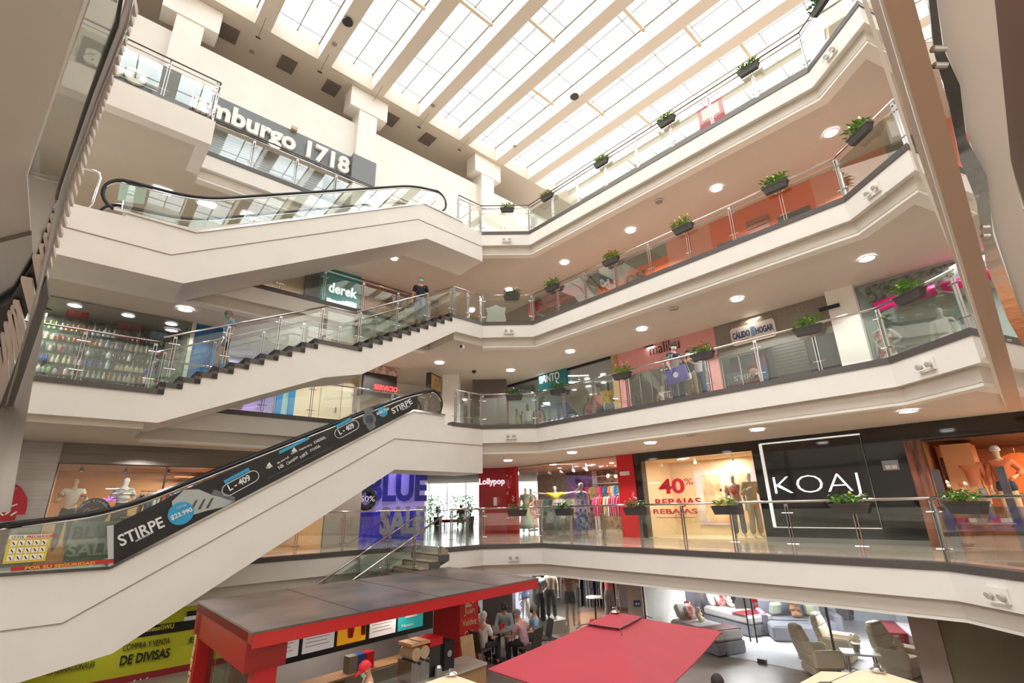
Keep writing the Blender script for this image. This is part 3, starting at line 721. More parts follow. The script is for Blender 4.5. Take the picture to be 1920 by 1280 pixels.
struct('wall_right', RB(MB(), sL0-4, sL0, n1f+5.2, n1f+5.28, 0, 2.84), MATS['warm_display_wall']); struct('ceiling', RB(MB(), sL0-4, sL0, n1f+1.5, n1f+5.2, 2.8, 2.83), PEACH)
window_R(sL0, sL1, n1f, .03, 2.82, 4)
# back shelving with accessories
def shelf_unit(label, s0, s1, n, z, levels, m, cat='shelf', group=None, nm='wall_shelf', dep=.35):
    t = thing(nm, label, cat, Rt(s0, n, z), 0, group)
    for h in levels: b = RB(MB(), 0, s1-s0, -dep, 0, h, h+.03); b.build('shelf_board', m, t)
    for s in (0, (s1-s0)/2, s1-s0): b = RB(MB(), s-.02, s+.02, -dep, 0, 0, levels[-1]+.3); b.build('upright', m, t)
    return t
def Rt0(s, n, z): v = D1*s+N1*n; return V((v.x, v.y, z))
shelf_unit('white shelving high on the back wall of the red corner shop', sL0+.4, sL1-.3, n1f+5.1, 0, [1.75, 2.1, 2.45], FUR)
PAL = [(230, 60, 120), (240, 200, 50), (60, 110, 190), (245, 245, 240), (40, 40, 48), (240, 130, 160), (120, 60, 140), (60, 160, 150), (210, 60, 60), (240, 150, 70), (150, 190, 90), (90, 140, 200)]
PM = [mat('fabric_%s' % n_, c, .8, noise=.2, scale=30) for n_, c in zip('magenta mustard denim_blue ivory charcoal rose violet teal scarlet apricot lime sky'.split(), PAL)]
# hanging garment, one thin shirt on a hanger
def garmentmesh(long=.7):
    key = ('g', long)
    if key in SK: return SK[key]
    b = MB(); o = [(-.06, .02), (-.2, -.04), (-.26, -.3), (-.19, -.32), (-.17, -.15), (-.16-.05*(long-.5), -long), (.16+.05*(long-.5), -long), (.17, -.15), (.19, -.32), (.26, -.3), (.2, -.04), (.06, .02)]
    b.hull([V((x, -.022-.01*math.sin(i*2), z)) for i, (x, z) in enumerate(o)], [V((x, .022+.01*math.cos(i*3), z)) for i, (x, z) in enumerate(o)])
    me = bpy.data.meshes.new('garment'); me.from_pydata(b.v, [], b.f); SK[key] = me; return me
def hangermesh():
    if 'hg' in SK: return SK['hg']
    b = MB().tube([(-.17, 0, -.03), (0, 0, .03), (.17, 0, -.03)], .006, 5).tube([(0, 0, .03), (0, 0, .1)], .004, 5); me = bpy.data.meshes.new('hanger'); me.from_pydata(b.v, [], b.f); SK['hg'] = me; return me
def rack(label, p, X, length, h, n, mats, where, long=.7, group=None, metal=None):
    """a free-standing rail; garments hang on it, each a thing of its own"""
    X = V(X).normalized().to_3d() if len(X) == 2 else V(X).normalized(); p = V(p); t = thing("clothes_rack", label, 'clothes rack', p, math.atan2(X.y, X.x)); m = metal or CHROME
    MB().tube([(0, 0, h), (length, 0, h)], .015, 6).build('rail', m, t)
    for x in (0, length): MB().tube([(x, 0, 0), (x, 0, h)], .015, 6).build('upright', m, t); MB().box((x, 0, .02), (.04, .5, .04)).build('foot', m, t)
    for i in range(n):
        x = (i+.5)*length/n; mt = mats[(i*7+i//3) % len(mats)]
        g = thing('hanging_garment', 'bright garment on a hanger, %s' % where if not group else 'dark garment on a hanger, %s' % where, 'garment', p+X*x+V((0, 0, h-.1)), math.atan2(X.y, X.x)+math.pi/2+random.uniform(-.25, .25), 'garments on hangers, %s' % where)
        inst('shirt', garmentmesh(long), mt, g); inst('hanger', hangermesh(), CHROME, g)
ppal = [PM[i] for i in (0, 5, 3, 1, 7, 8, 9, 5, 0, 11, 10, 2)]
sA = us(1015, 950, n1f+2.2); 
rack('chrome clothes rack behind the floral mannequin at the left of the red shop', Rt(us(1000, 950, n1f+2.6), n1f+2.6, 0), D1, 2.0, 1.5, 14, [PM[i] for i in (1, 3, 7, 4, 3, 6, 9)], 'left rack in the red corner shop', .85)
rack('chrome clothes rack with pink and red clothes at the right of the red shop', Rt(us(1118, 950, n1f+1.9), n1f+1.9, 0), D1, 2.3, 1.5, 20, [PM[i] for i in (0, 5, 5, 0, 3, 1, 8, 5)], 'right rack in the red corner shop', .75)
rack('chrome clothes rack behind the outstretched mannequin in the red shop', Rt(us(1018, 950, n1f+3.2), n1f+3.2, 0), D1, 2.2, 1.5, 16, [PM[i] for i in (7, 3, 9, 4, 10, 1, 5)], 'middle rack in the red corner shop', .85)
rack('upper clothes rail at the back of the red shop', Rt(us(1075, 925, n1f+4.6), n1f+4.6, 0), D1, 3.0, 2.05, 18, ppal, 'back rail of the red corner shop', .6)
# track spots
def spot(label, p, down=.2, group='small spotlights in the shops', m=None):
    t = thing('track_spotlight', label, 'spotlight', p, 0, group)
    MB().tube([(0, 0, 0), (0, 0, -down)], .01, 5).build('stem', m or FUR, t); MB().lathe([(.03, 0), (.05, -.09), (.045, -.09), (0, -.07)], (0, 0, -down), 10).build('shade', m or FUR, t)
    MB().lathe([(0, -.088), (.04, -.086), (0, -.08)], (0, 0, -down), 8).build('bulb', LIGHTM, t); return t
for i in range(9): spot('small white spotlight on the ceiling of the red corner shop', Rt(sL0+.3+i*.36, n1f+.9+.5*(i % 2), 2.8), .22, 'spotlights on the red corner shop ceiling')
for i in range(7): disc('ceiling_downlight', 'small round downlight inside the red corner shop', Rt(sL0+.7+i*.5, n1f+2.0+1.2*(i % 2), 2.79), .1, 'downlights inside the red corner shop')
pt_ = thing('pendant_cluster', 'cluster of glowing pink globe lamps at the right of the red shop ceiling', 'lamp', Rt(us(1150, 870, n1f+3), n1f+3, 2.78))
for i in range(6):
    q = V((random.uniform(-.35, .35), random.uniform(-.3, .3), random.uniform(-.5, -.25))); b = MB().lathe([(.0, -.07), (.05, -.05), (.07, 0), (.05, .05), (0, .07)], q, 10); b.build('globe', mat('pink_glow', (255, 190, 170), .4, emit=3), pt_, True)
    MB().tube([(q.x, q.y, 0), q], .005, 4).build('cord', CHROME, pt_)
# frames/rings on back wall
for i in range(8):
    q = Rt(us(1060, 900, n1f+5)+i*.34, n1f+5.05, 2.5+.12*((i*3) % 4)); b = MB(); b.tube([q+D3*(.1*math.cos(j*.7854))+Z3*(.1*math.sin(j*.7854)) for j in range(8)], .025, 6, True)
    tag(b.build('wall_ring', mat('gold_ring', (200, 170, 110), .3, .6)), 'round gold ornament on the back wall of the red corner shop', 'ornament', 'gold rings on the red shop wall')
FLO1 = mat('lime_floral_print', (196, 208, 96), .7, noise=1, rgb2=(150, 180, 200), scale=9, kind='vor')
FLO2 = mat('blue_floral_print', (70, 120, 190), .7, noise=1, rgb2=(225, 225, 205), scale=10, kind='vor')
FLO3 = mat('coral_floral_print', (226, 120, 110), .7, noise=1, rgb2=(240, 225, 215), scale=9, kind='vor')
MANN = mat('ivory_mannequin', (228, 212, 196), .4); MBLK = mat('black_mannequin', (34, 34, 36), .35); MBEIGE = mat('beige_mannequin', (205, 176, 138), .45); MWHT = mat('pale_mannequin', (205, 205, 198), .35)
JEANS = mat('blue_denim', (62, 82, 120), .8, noise=.2, scale=30); DJEANS = mat('dark_denim', (44, 54, 78), .8, noise=.2, scale=30); GJEANS = mat('grey_denim', (98, 112, 128), .8, noise=.2, scale=25)
YEL = mat('bright_yellow_cloth', (228, 214, 40), .7); WHT = mat('white_cloth', (232, 230, 222), .8)
JS = stand(); JO = J_arm(J_arm(stand(), 'l', (.26, .02, .02), (.24, -.02, .04)), 'r', (-.26, .02, .02), (-.24, -.02, .04))
JH = J_arm(stand(), 'l', (.14, .04, -.22), (-.1, -.14, -.08)); JW = walk(stand()); JC = J_arm(J_arm(stand(), 'l', (.1, -.02, -.27), (-.02, -.2, .1)), 'r', (-.1, -.02, -.27), (.04, -.2, .12))
def mann(label, u, v, n, J, pk, skin, wears, z=0, sc=1.12, head=True, group=None, turn=0):
    s = us(u, v, n); p = Rt(s, n, z); return figure('mannequin', label, 'mannequin', p, face(p)+turn, J, pk, skin, wears, sc, group, head)
mann('mannequin in a lime floral maxi dress, left of the yellow shirt one', 986, 960, n1f+.5, JH, 'JH', MANN, [('dress', 'maxi', FLO1), ('blouse', 'top', FLO1)])
mann('mannequin with outstretched arms in a yellow cropped shirt and dark trousers', 1042, 960, n1f+.5, JO, 'JO', MANN, [('shirt', 'crop', YEL), ('trousers', 'flared', DJEANS)])
mann('mannequin in a long blue floral dress, right of the yellow shirt one', 1092, 960, n1f+.5, JS, 'JS', MANN, [('dress', 'maxi', FLO2), ('hair', 'hair', MANN)])
mann('mannequin in a coral floral dress behind the lime floral one', 996, 960, n1f+1.3, JS, 'JS', MANN, [('dress', 'maxi', FLO3)])
# ---- black fronted fashion shop
sP0, sP1 = us(1163, 930, n1f), us(1190, 930, n1f)
struct('pillar', RB(MB(), sP0, sP1+.1, n1f-.05, n1f+.6, 0, 2.86), RED)
tag(RB(MB(), sP0+.12, sP1-.1, n1f-.08, n1f-.05, 2.1, 2.24).build('hanging_plate', FUR), 'small white number plate on the red pier', 'sign')
sK0 = sP1+.1; sW0, sW1 = us(1206, 930, n1f), us(1424, 930, n1f); sKE = us(1722, 930, n1f)
struct('wall_right', RB(MB(), sK0, sW0+.03, n1f, n1f+.3, 0, 2.86), BLK)
struct('wall_right', RB(MB(), sW0, sW1, n1f, n1f+.3, 2.55, 2.86), BLK)
struct('wall_right', RB(MB(), sW1, sKE, n1f, n1f+.3, .12, 2.86), BLK); struct('wall_right', RB(MB(), sW1, sKE, n1f-.02, n1f+.3, 0, .12), mat('grey_plinth', (120, 116, 112), .3))
struct('wall_right', RB(MB(), sKE, 9, n1f-.05, n1f+.3, 2.42, 2.86), BLK)
BEIGE = mat('warm_beige_wall', (228, 204, 168), .7)
room_R(1, sW0, sW1, n1f+.05, 1.9, BEIGE, mat('pale_display_floor', (220, 205, 175), .4), BEIGE, 95, (1, .86, .68), 2.6)
window_R(sW0, sW1, n1f+.02, .03, 2.55, 3)
POST = mat('swirl_poster', (232, 205, 170), .6, noise=1, rgb2=(214, 120, 90), scale=2.2, stretch=(1, 1, .6)); POST2 = mat('lilac_poster', (205, 180, 205), .6, noise=1, rgb2=(232, 215, 205), scale=1.6)
t = thing('wall_poster', 'big lilac and orange swirling fashion poster in the sale window', 'poster', Rt(sW0+1.0, n1f+1.9, .35))
RB(MB(), 0, 3.0, -.03, 0, 0, 1.85).build('lilac_ground', POST2, t); RB(MB(), .3, 1.9, -.05, -.03, .1, 1.7).build('picture', POST, t)
for i, (x, m1, m2) in enumerate(((1.15, BLACK, MWHT), (1.45, mat('orange_tee', (205, 90, 60), .7), GJEANS))):
    b = RB(MB(), x, x+.2, -.06, -.05, .95, 1.25); b.build('printed_shirt', m1, t); RB(MB(), x+.02, x+.18, -.06, -.05, .5, .95).build('printed_trousers', m2, t); b = MB().lathe([(0, -.06), (.05, -.02), (.05, .02), (0, .06)], Rt0(x+.1, -.055, 1.32), 10, N3); b.build('printed_face', SKIN, t)
CRIM = mat('crimson_letters', (176, 30, 50), .4)
t = thing('window_lettering', 'big crimson sale lettering on the left of the lit shop window', 'sign', Rt(0, n1f-.01, 0))
def lt(s, u0, v0, u1, vtop, n, mm=CRIM, par=t, nm='letters', **k):
    a = pr(u0, v0, n); c = pr(u1, v0, n); h = pr(u0, vtop, n)[1]-a[1]
    text(nm, s, mm, Rt0(a[0], n-n1f if par is t else 0, a[1]), D3, Z3, h, c[0]-a[0], .012, par, **k)
lt('40', 1237, 925, 1286, 898, n1f, bold=.03); lt('%', 1284, 909, 1300, 896, n1f); lt('REBAJAS', 1230, 947, 1316, 935, n1f, bold=.025); lt('REBAJAS', 1226, 963, 1309, 954, n1f, bold=.025)
a = pr(1232, 970, n1f); c = pr(1304, 970, n1f); RB(MB(), a[0], c[0], -.01, 0, a[1]-.01, a[1]+.01).build('underline', CRIM, t)
mann('mannequin in a printed white tee and jeans in the sale window, right of the poster', 1381, 950, n1f+.8, JS, 'JS', MWHT, [('shirt', 'top', mat('printed_tee', (225, 220, 205), .7, noise=1, rgb2=(205, 70, 50), scale=7)), ('trousers', 'trousers', GJEANS)])
mann('mannequin in an olive jacket at the right edge of the sale window', 1412, 950, n1f+.9, JC, 'JC', MWHT, [('jacket', 'jacket', mat('olive_khaki', (150, 140, 105), .8)), ('trousers', 'trousers', mat('khaki', (165, 150, 120), .8))], sc=1.15, turn=.6)
for i in range(3): spot('small spotlight on the ceiling of the sale window', Rt(sW0+.5+i*1.3, n1f+.6, 2.55), .1, 'spotlights in the sale window', FUR)
t = thing('shop_sign', 'large thin white lit letters on the glossy black shop wall', 'sign', Rt(0, n1f-.01, 0))
a = pr(1455, 926, n1f); c = pr(1617, 925, n1f); hh = pr(1455, 891, n1f)[1]-a[1]
text('letters', 'KOAJ', LITW, Rt0(a[0], 0, a[1]), D3, Z3, hh*1.0, c[0]-a[0], .03, t, bold=-.022)
fr = thing('square_outline', 'thin white square frame on the black wall around the lit letters', 'sign frame', Rt(0, n1f-.01, 0))
a = pr(1425, 833, n1f); c = pr(1453, 988, n1f); d = pr(1611, 815, n1f); e_ = pr(1655, 988, n1f)
RB(MB(), a[0]-.03, a[0]+.05, -.04, 0, c[1], a[1]).build('left_bar', mat('frame_white', (232, 230, 225), .4, emit=.6), fr)
RB(MB(), a[0], d[0]+.02, -.04, 0, a[1]-.02, a[1]+.02).build('top_bar', MATS['frame_white'], fr); RB(MB(), d[0], d[0]+.015, -.04, 0, c[1], a[1]).build('right_bar', mat('frame_grey', (110, 105, 100), .4), fr)
RB(MB(), a[0], e_[0], -.03, 0, c[1]-.012, c[1]+.012).build('bottom_bar', FUR, fr)
q = pr(1670, 872, n1f); t = thing('wall_notice', 'small grey and white card sign on the black wall right of the letters', 'notice', Rt(q[0], n1f-.01, q[1]))
RB(MB(), -.17, .17, -.02, 0, -.12, .12).build('plate', mat('blue_grey_plate', (150, 160, 180), .4), t); RB(MB(), -.11, 0, -.03, -.02, -.09, .0).build('card', FUR, t); RB(MB(), .02, .13, -.03, -.02, -.09, .0).build('card', FUR, t)
struct('pillar', RB(MB(), sKE, sKE+.35, n1f-.1, n1f+.4, 0, 2.42), mat('burr_wood', (140, 84, 62), .35, noise=1, rgb2=(70, 48, 42), scale=3, stretch=(3, 3, .5)))
# ---- warm lit shop at the far right
sR0 = sKE+.35; WARMW = mat('warm_plank_wall', (190, 130, 88), .6, noise=.25, scale=5)
room_R(1, sR0, sR0+6, n1f, 4.2, WARMW, mat('warm_floor', (196, 140, 100), .25), mat('dark_bronze', (80, 60, 48), .4), 120, (1, .84, .68), 2.42)
struct('wall_right', RB(MB(), sR0+.25, sR0+.8, n1f+.5, n1f+1.6, .9, 2.3), mat('orange_tan_panel', (205, 142, 92), .5))
mann('mannequin in a salmon jacket over grey trousers in the warm lit shop', 1826, 900, n1f+.6, JW, 'JW', MBEIGE, [('jacket', 'jacket', mat('salmon_jacket', (205, 120, 88), .8)), ('trousers', 'trousers', mat('grey_trousers', (140, 134, 132), .8))], z=.35, sc=1.02)
mann('mannequin in a rust hoodie, shorts and a cream cap in the warm lit shop', 1884, 900, n1f+.6, JH, 'JH', MBEIGE, [('hoodie', 'long', mat('rust_hoodie', (196, 110, 70), .8)), ('shorts', 'mini', DJEANS), ('cap', 'cap', WHT)], z=.35, sc=1.05)
for i, (u, v, c) in enumerate(((1790, 868, (225, 180, 140)), (1905, 855, (240, 130, 60)), (1762, 865, (150, 140, 138)))):
    p = Rt(us(u, v, n1f+1.8), n1f+1.8, 2.05); g = thing('hanging_garment', ['cream tee with a faded red print hanging in the warm lit shop', 'orange printed tee hanging behind the rust hoodie mannequin', 'grey jacket hanging at the left of the warm lit shop'][i], 'garment', p, math.atan2(D1.y, D1.x))
    inst('shirt', garmentmesh(.7), mat('hung_cloth_%s' % 'abc'[i], c, .8), g); inst('hanger', hangermesh(), CHROME, g); g.scale = (1.3,)*3
for u in (1770, 1893):
    p = Rt(us(u, 930, n1f+.05), n1f-.1, 0); tag(MB().box((0, 0, .85), (.14, .14, 1.7)).build('anti_theft_gate', mat('gate_grey', (70, 70, 76), .3), loc=p, rotz=math.atan2(D1.y, D1.x)), 'dark upright security gate at the %s side of the warm shop entrance' % ('left' if u < 1800 else 'right'), 'security gate')
tb_ = thing('display_table', 'low display table with folded clothes in the warm lit shop', 'table', Rt(us(1860, 980, n1f+.4), n1f+.4, 0), math.atan2(D1.y, D1.x))
MB().box((0, 0, .5), (1.3, .6, .05)).build('top', WARMW, tb_)
for x in (-.6, .6): MB().box((x, 0, .25), (.05, .5, .5)).build('leg', WARMW, tb_)
for i in range(6): tag(MB().box((0, 0, .04), (.26, .3, .08)).build('folded_garment', [PM[8], WHT, MATS['khaki']][i % 3], loc=tb_.location+D3*(-.5+i*.2*1.0)+V((0, 0, .525)), rotz=math.atan2(D1.y, D1.x)), 'folded garment on the low display table in the warm lit shop', 'garment', 'folded garments on the warm shop table')
# ================================================================ second gallery shops
z2 = H; n2f = NF
def dark(u0, u1, k, n, col, z0=0, z1=2.84, th=.2): z = (k-1)*H; s0 = us(u0, 700 if k == 2 else 450, n); s1 = us(u1, 700 if k == 2 else 450, n); struct('wall_right', RB(MB(), s0, s1, n, n+th, z+z0, z+z1), col); return s0, s1
dark(905, 952, 2, n2f, PEACH)
s0, s1 = us(952, 715, n2f), us(1146, 665, n2f)
room_R(2, s0, s1, n2f, 4.5, mat('mint_wall', (196, 205, 198), .7), mat('grey_floor', (150, 148, 145), .3), mat('grey_ceiling', (138, 132, 126), .6), 120, (.95, 1, .97))
window_R(s0, s1, n2f, z2+.03, z2+2.75, 3)
struct('trim_%d' % AN, RB(MB(), s0, s1, n2f-.04, n2f+.04, z2+2.74, z2+2.84), BLACK); AN += 1
t = thing('shop_sign', 'teal hanging shop sign with white capital letters in the middle of the upper glass shop', 'sign', Rt(us(1010, 700, n2f-.1), n2f-.12, z2+2.17))
w_ = us(1062, 690, n2f-.1)-us(1010, 700, n2f-.1)
RB(MB(), 0, w_, 0, .08, 0, .78).build('board', mat('teal_board', (30, 128, 130), .5), t)
text('letters', 'SANTO', FUR, Rt0(.08, -.01, .28), D3, Z3, .34, w_*.72, .02, t, bold=.02)
for i in range(8): spot('small spotlight under the upper glass shop ceiling', Rt(s0+.4+i*.48, n2f+.7, z2+2.8), .25, 'spotlights in the upper glass shop', BLACK)
for i in range(9): disc('ceiling_downlight', 'round downlight inside the upper glass shop', Rt(s0+.6+(i % 5)*.9, n2f+1.8+(i//5)*1.2, z2+2.78), .12, 'downlights in the upper glass shop')
mk2 = lambda *a, **k: mann(*a, z=z2+.0, **k)
mk2('black mannequin in a yellow sleeveless dress behind the second gallery railing', 968, 780, n2f+.5, JS, 'JS', MBLK, [('dress', 'dress', mat('soft_yellow_dress', (222, 200, 110), .8))], sc=1.05)
mk2('black mannequin in a white tee and grey shorts beside the yellow dress one', 989, 775, n2f+.6, JC, 'JC', MBLK, [('shirt', 'top', WHT), ('shorts', 'shorts', mat('grey_cloth', (120, 122, 126), .8))], sc=1.12)
mk2('black mannequin in a long coral patterned dress with a green headpiece', 1010, 770, n2f+.9, JS, 'JS', MBLK, [('dress', 'maxi', FLO3)], sc=1.1)
mk2('black mannequin in a pink dress bending forward beside the coral sweater one', 1104, 760, n2f+.5, JH, 'JH', MBLK, [('dress', 'dress', mat('pink_cloth', (226, 140, 165), .8))], sc=.92)
mk2('black mannequin in a coral red sweater and jeans', 1122, 740, n2f+.6, JC, 'JC', MBLK, [('sweater', 'long', mat('coral_red', (222, 84, 70), .8)), ('trousers', 'trousers', GJEANS)], sc=1.12)
mk2('black mannequin in a mustard shirt and jeans by the wooden pier', 1141, 740, n2f+.5, JO if False else JH, 'JH', MBLK, [('shirt', 'long', mat('mustard', (205, 150, 50), .8)), ('trousers', 'trousers', GJEANS)], sc=1.15)
rack('chrome clothes rack in the middle of the upper glass shop', Rt(us(1030, 770, n2f+1.6), n2f+1.6, z2), D1, 1.6, 1.35, 12, [PM[2], PM[4], PM[3]], 'rack in the upper glass shop', .7)
struct('pillar', RB(MB(), s1, us(1156, 665, n2f)+.02, n2f-.05, n2f+.4, z2, z2+2.84), mat('honey_wood', (190, 158, 112), .5, noise=.2, scale=4))
PINK = mat('dusty_pink', (214, 152, 150), .7)
sm0, sm1 = us(1156, 665, n2f), us(1343, 650, n2f); sd0, sd1 = us(1180, 720, n2f), us(1305, 690, n2f)
sdm = us(1262, 700, n2f)
struct('wall_right', RB(MB(), sm0, sm1, n2f, n2f+.2, z2+1.95, z2+2.84), PINK); struct('wall_right', RB(MB(), sm0, sd0, n2f, n2f+.2, z2, z2+1.95), PINK)
struct('wall_right', RB(MB(), sd1+.35, sm1, n2f, n2f+.2, z2, z2+1.95), PINK)
room_R(2, sd0, sd1+.35, n2f+.1, 3, mat('dim_shop_wall', (120, 112, 106), .7), None, None, 35)
window_R(sd0, sdm, n2f+.05, z2+.03, z2+1.95, 4, frame=STEEL); window_R(sdm+.1, sd1+.3, n2f+.05, z2+.03, z2+2.1, 1, frame=STEEL)
t = thing('shop_sign', 'black brush-like lower-case lettering on the pink shopfront', 'sign', Rt(0, n2f-.02, 0))
a = pr(1220, 666, n2f); c = pr(1276, 655, n2f); text('letters', 'malibu', BLACK, Rt0(a[0], 0, a[1]-.02), D3, Z3, .42, c[0]-a[0], .02, t, bold=-.01)
a = pr(1208, 653, n2f); text('script', 'Tienda', BLACK, Rt0(a[0]-.02, 0, a[1]), D3, Z3, .15, .42, .015, t, shear=.35)
for i in range(3):
    g = Rt(sd0+.5+i*.6, n2f+1.4, z2); figure('mannequin', ['pale bust-high mannequin at the left behind the pink shop glass', 'pale mannequin in the middle behind the pink shop glass', 'pale mannequin at the right behind the pink shop glass'][i], 'mannequin', g, face(g), JS, 'JS', MBEIGE, [('shirt', 'top', [WHT, PM[6], MATS['grey_cloth']][i]), ('trousers', 'trousers', GJEANS)], .95)
# grey fronted home shop
GREYF = mat('warm_grey_front', (128, 120, 110), .5)
sc0, sc1 = sm1, us(1560, 590, n2f)
struct('wall_right', RB(MB(), sc0, sc1, n2f, n2f+.2, z2+1.75, z2+2.84), GREYF)
room_R(2, sc0, sc1, n2f+.05, 2.6, mat('dim_grey_wall', (96, 90, 84), .7), None, None, 30)
window_R(sc0+.05, us(1425, 700, n2f), n2f+.1, z2+.03, z2+1.75, 2, frame=STEEL)
t = thing('shop_sign', 'light rounded plaque with blue home shop lettering on the grey front', 'sign', Rt(us(1372, 630, n2f), n2f-.08, z2+2.02))
w_ = us(1457, 620, n2f)-us(1372, 630, n2f); b = MB(); 
b.hull([Rt0(x, 0, z) for x, z in ((.06, 0), (w_-.06, 0), (w_, .06), (w_, .5), (w_-.06, .56), (.06, .56), (0, .5), (0, .06))], [Rt0(x, .06, z) for x, z in ((.06, 0), (w_-.06, 0), (w_, .06), (w_, .5), (w_-.06, .56), (.06, .56), (0, .5), (0, .06))])
b.build('plaque', mat('pale_plaque', (222, 214, 204), .5), t); NAVY = mat('navy_letters', (34, 62, 120), .5)
text('letters', 'CÁLIDO', NAVY, Rt0(.06, -.01, .2), D3, Z3, .2, w_*.4, .012, t, bold=.02); text('letters', 'HOGAR', NAVY, Rt0(w_*.58, -.01, .2), D3, Z3, .2, w_*.38, .012, t, bold=.02)
RB(MB(), w_*.47, w_*.56, -.012, 0, .16, .46).build('emblem', mat('steel_blue', (110, 140, 180), .5), t)
RB(MB(), .06, w_*.4, -.012, 0, .1, .12).build('underline', RED, t)
t = thing('window_lettering', 'faint grey capital lettering above the light plaque', 'sign', Rt(us(1372, 610, n2f), n2f-.01, z2+2.62)); text('letters', 'CALIDAD, DISEÑO Y CONFORT', mat('faded_letters', (168, 152, 130), .6), (0, 0, 0), D3, Z3, .12, 2.1, .01, t)
POP = mat('painted_portrait', (60, 96, 130), .6, noise=1, rgb2=(140, 60, 52), scale=2.4)
t = thing('advert_poster', 'colourful poster of a red-haired figure with white lettering in the home shop window', 'poster', Rt(us(1376, 720, n2f+.3), n2f+.3, z2+.25)); w_ = us(1440, 700, n2f+.3)-us(1376, 720, n2f+.3)
RB(MB(), 0, w_, 0, .03, 0, 1.5).build('sheet', POP, t); b = MB().lathe([(0, -.02), (.2, -.015), (.22, 0), (0, .01)], Rt0(w_*.62, -.02, .95), 16, N3); b.build('printed_hair', mat('auburn', (120, 52, 36), .6), t)
MB().lathe([(0, -.02), (.12, -.015), (.13, 0), (0, .01)], Rt0(w_*.64, -.05, .92), 14, N3).build('printed_face', SKIN2, t); text('letters', 'STIRPE', FUR, Rt0(.05, -.03, .75), D3, Z3, .16, w_*.8, .01, t)
b = MB(); ssh = us(1455, 690, n2f)
for i in range(17): RB(b, ssh, us(1520, 690, n2f), n2f+.0, n2f+.05+.03*(i % 2), z2+.05+i*.1, z2+.14+i*.1)
struct('wall_right', b, mat('dark_shutter', (84, 78, 74), .4, .3)); struct('wall_right', RB(MB(), us(1520, 690, n2f), sc1, n2f+.02, n2f+.1, z2, z2+1.76), DARK)
struct('wall_right', RB(MB(), us(1440, 700, n2f)+.05, ssh, n2f+.08, n2f+.2, z2, z2+1.76), DARK)
struct('pillar', RB(MB(), sc1, us(1618, 600, n2f), n2f-.25, n2f+.3, z2, z2+2.84), WHITE)
t = tag(RB(MB(), 0, .5, -.3, -.26, 0, .1).build('hanging_plate', BLACK, loc=Rt(sc1-.2, n2f-.05, z2+2.3)), 'small dark direction plate on the white pillar', 'sign')
sv0, sv1 = us(1618, 600, n2f), us(1618, 600, n2f)+5.5
room_R(2, sv0, sv1, n2f, 3.2, mat('greenish_wall', (150, 158, 150), .7), mat('grey_floor', (150, 148, 145), .3), None, 90, (.96, 1, .98)); window_R(sv0, sv1, n2f, z2+.03, z2+2.8, 3)
VINE = mat('leafy_print', (70, 84, 76), .6, noise=1, rgb2=(170, 180, 172), scale=9)
tag(RB(MB(), 0, 3.4, .1, .14, 0, .5).build('leafy_banner', VINE, loc=Rt(sv0+.2, n2f, z2+2.3)), 'dark leafy patterned band above the magenta script sign', 'banner')
t = thing('shop_sign', 'magenta rounded script shop sign behind the top right planter', 'sign', Rt(sv0+.35, n2f-.1, z2+2.02)); MAG = mat('magenta_sign', (222, 30, 130), .4, emit=.1)
for q, w_ in ((0, .5), (.35, .9), (1.35, 1.5)):
    b = MB().tube([Rt0(q, 0, .08+.1*q/2), Rt0(q+w_*.5, 0, .12+.1*q/2), Rt0(q+w_, 0, .1+.1*(q+w_)/2)], .14, 8); b.build('sign_blob', MAG, t, True)
mk2('pale mannequin in a red floral white dress at the far right shop', 1672, 690, n2f+.45, JH, 'JH', MWHT, [('dress', 'maxi', mat('red_floral_white', (225, 215, 205), .7, noise=1, rgb2=(190, 70, 70), scale=8, kind='vor'))], sc=1.12)
mk2('plain pale mannequin at the far right shop window', 1778, 640, n2f+.5, JS, 'JS', MWHT, [], sc=1.1)
mk2('pale mannequin with flowers print at the left of the far right window', 1635, 690, n2f+.7, JS, 'JS', MWHT, [('dress', 'dress', mat('pale_floral', (200, 200, 180), .7, noise=1, rgb2=(180, 120, 110), scale=7, kind='vor'))], sc=1.05)
# ================================================================ third gallery shops
z3 = 2*H; ORG = mat('vivid_orange', (224, 92, 30), .5); SAL = mat('salmon_wall', (222, 138, 112), .6); GRY = mat('mid_grey_wall', (128, 122, 114), .6)
def pan(u0, v0, u1, v1, col, z0, z1, n=NF, th=.12): s0, s1 = us(u0, v0, n), us(u1, v1, n); struct('wall_right', RB(MB(), s0, s1, n, n+th, z3+z0, z3+z1), col)
TAN3 = mat('taupe_front', (140, 122, 106), .6)
pan(880, 560, 1120, 540, TAN3, 0, 2.84, NF+.05)
pan(1075, 560, 1122, 540, TAN3, 0, 2.84); pan(1120, 540, 1168, 510, ORG, .0, 2.2); pan(1168, 510, 1250, 470, GRY, 0, 2.84, NF+.02); pan(1168, 500, 1250, 470, ORG, 1.7, 2.3, NF-.02)
pan(1250, 470, 1330, 430, SAL, 0, 2.84); pan(1330, 430, 1520, 345, ORG, 0, 2.84, NF-.01); pan(1520, 345, 1660, 280, SAL, 0, 2.84); pan(1660, 280, 1760, 250, GRY, 0, 2.84, NF+.02); pan(1760, 250, 1900, 200, SAL, 0, 2.84)
pan(1340, 440, 1400, 420, mat('dark_grey_panel', (72, 70, 68), .5), 0, 1.9, NF-.05); pan(1455, 400, 1515, 375, MATS['dark_grey_panel'], 0, 2.0, NF-.05)
b = MB()
for i in range(14): RB(b, us(1400, 420, NF), us(1440, 395, NF), NF-.08, NF-.04-.02*(i % 2), z3+.05+i*.16, z3+.18+i*.16)
struct('wall_right', b, mat('orange_shutter', (150, 70, 40), .5))
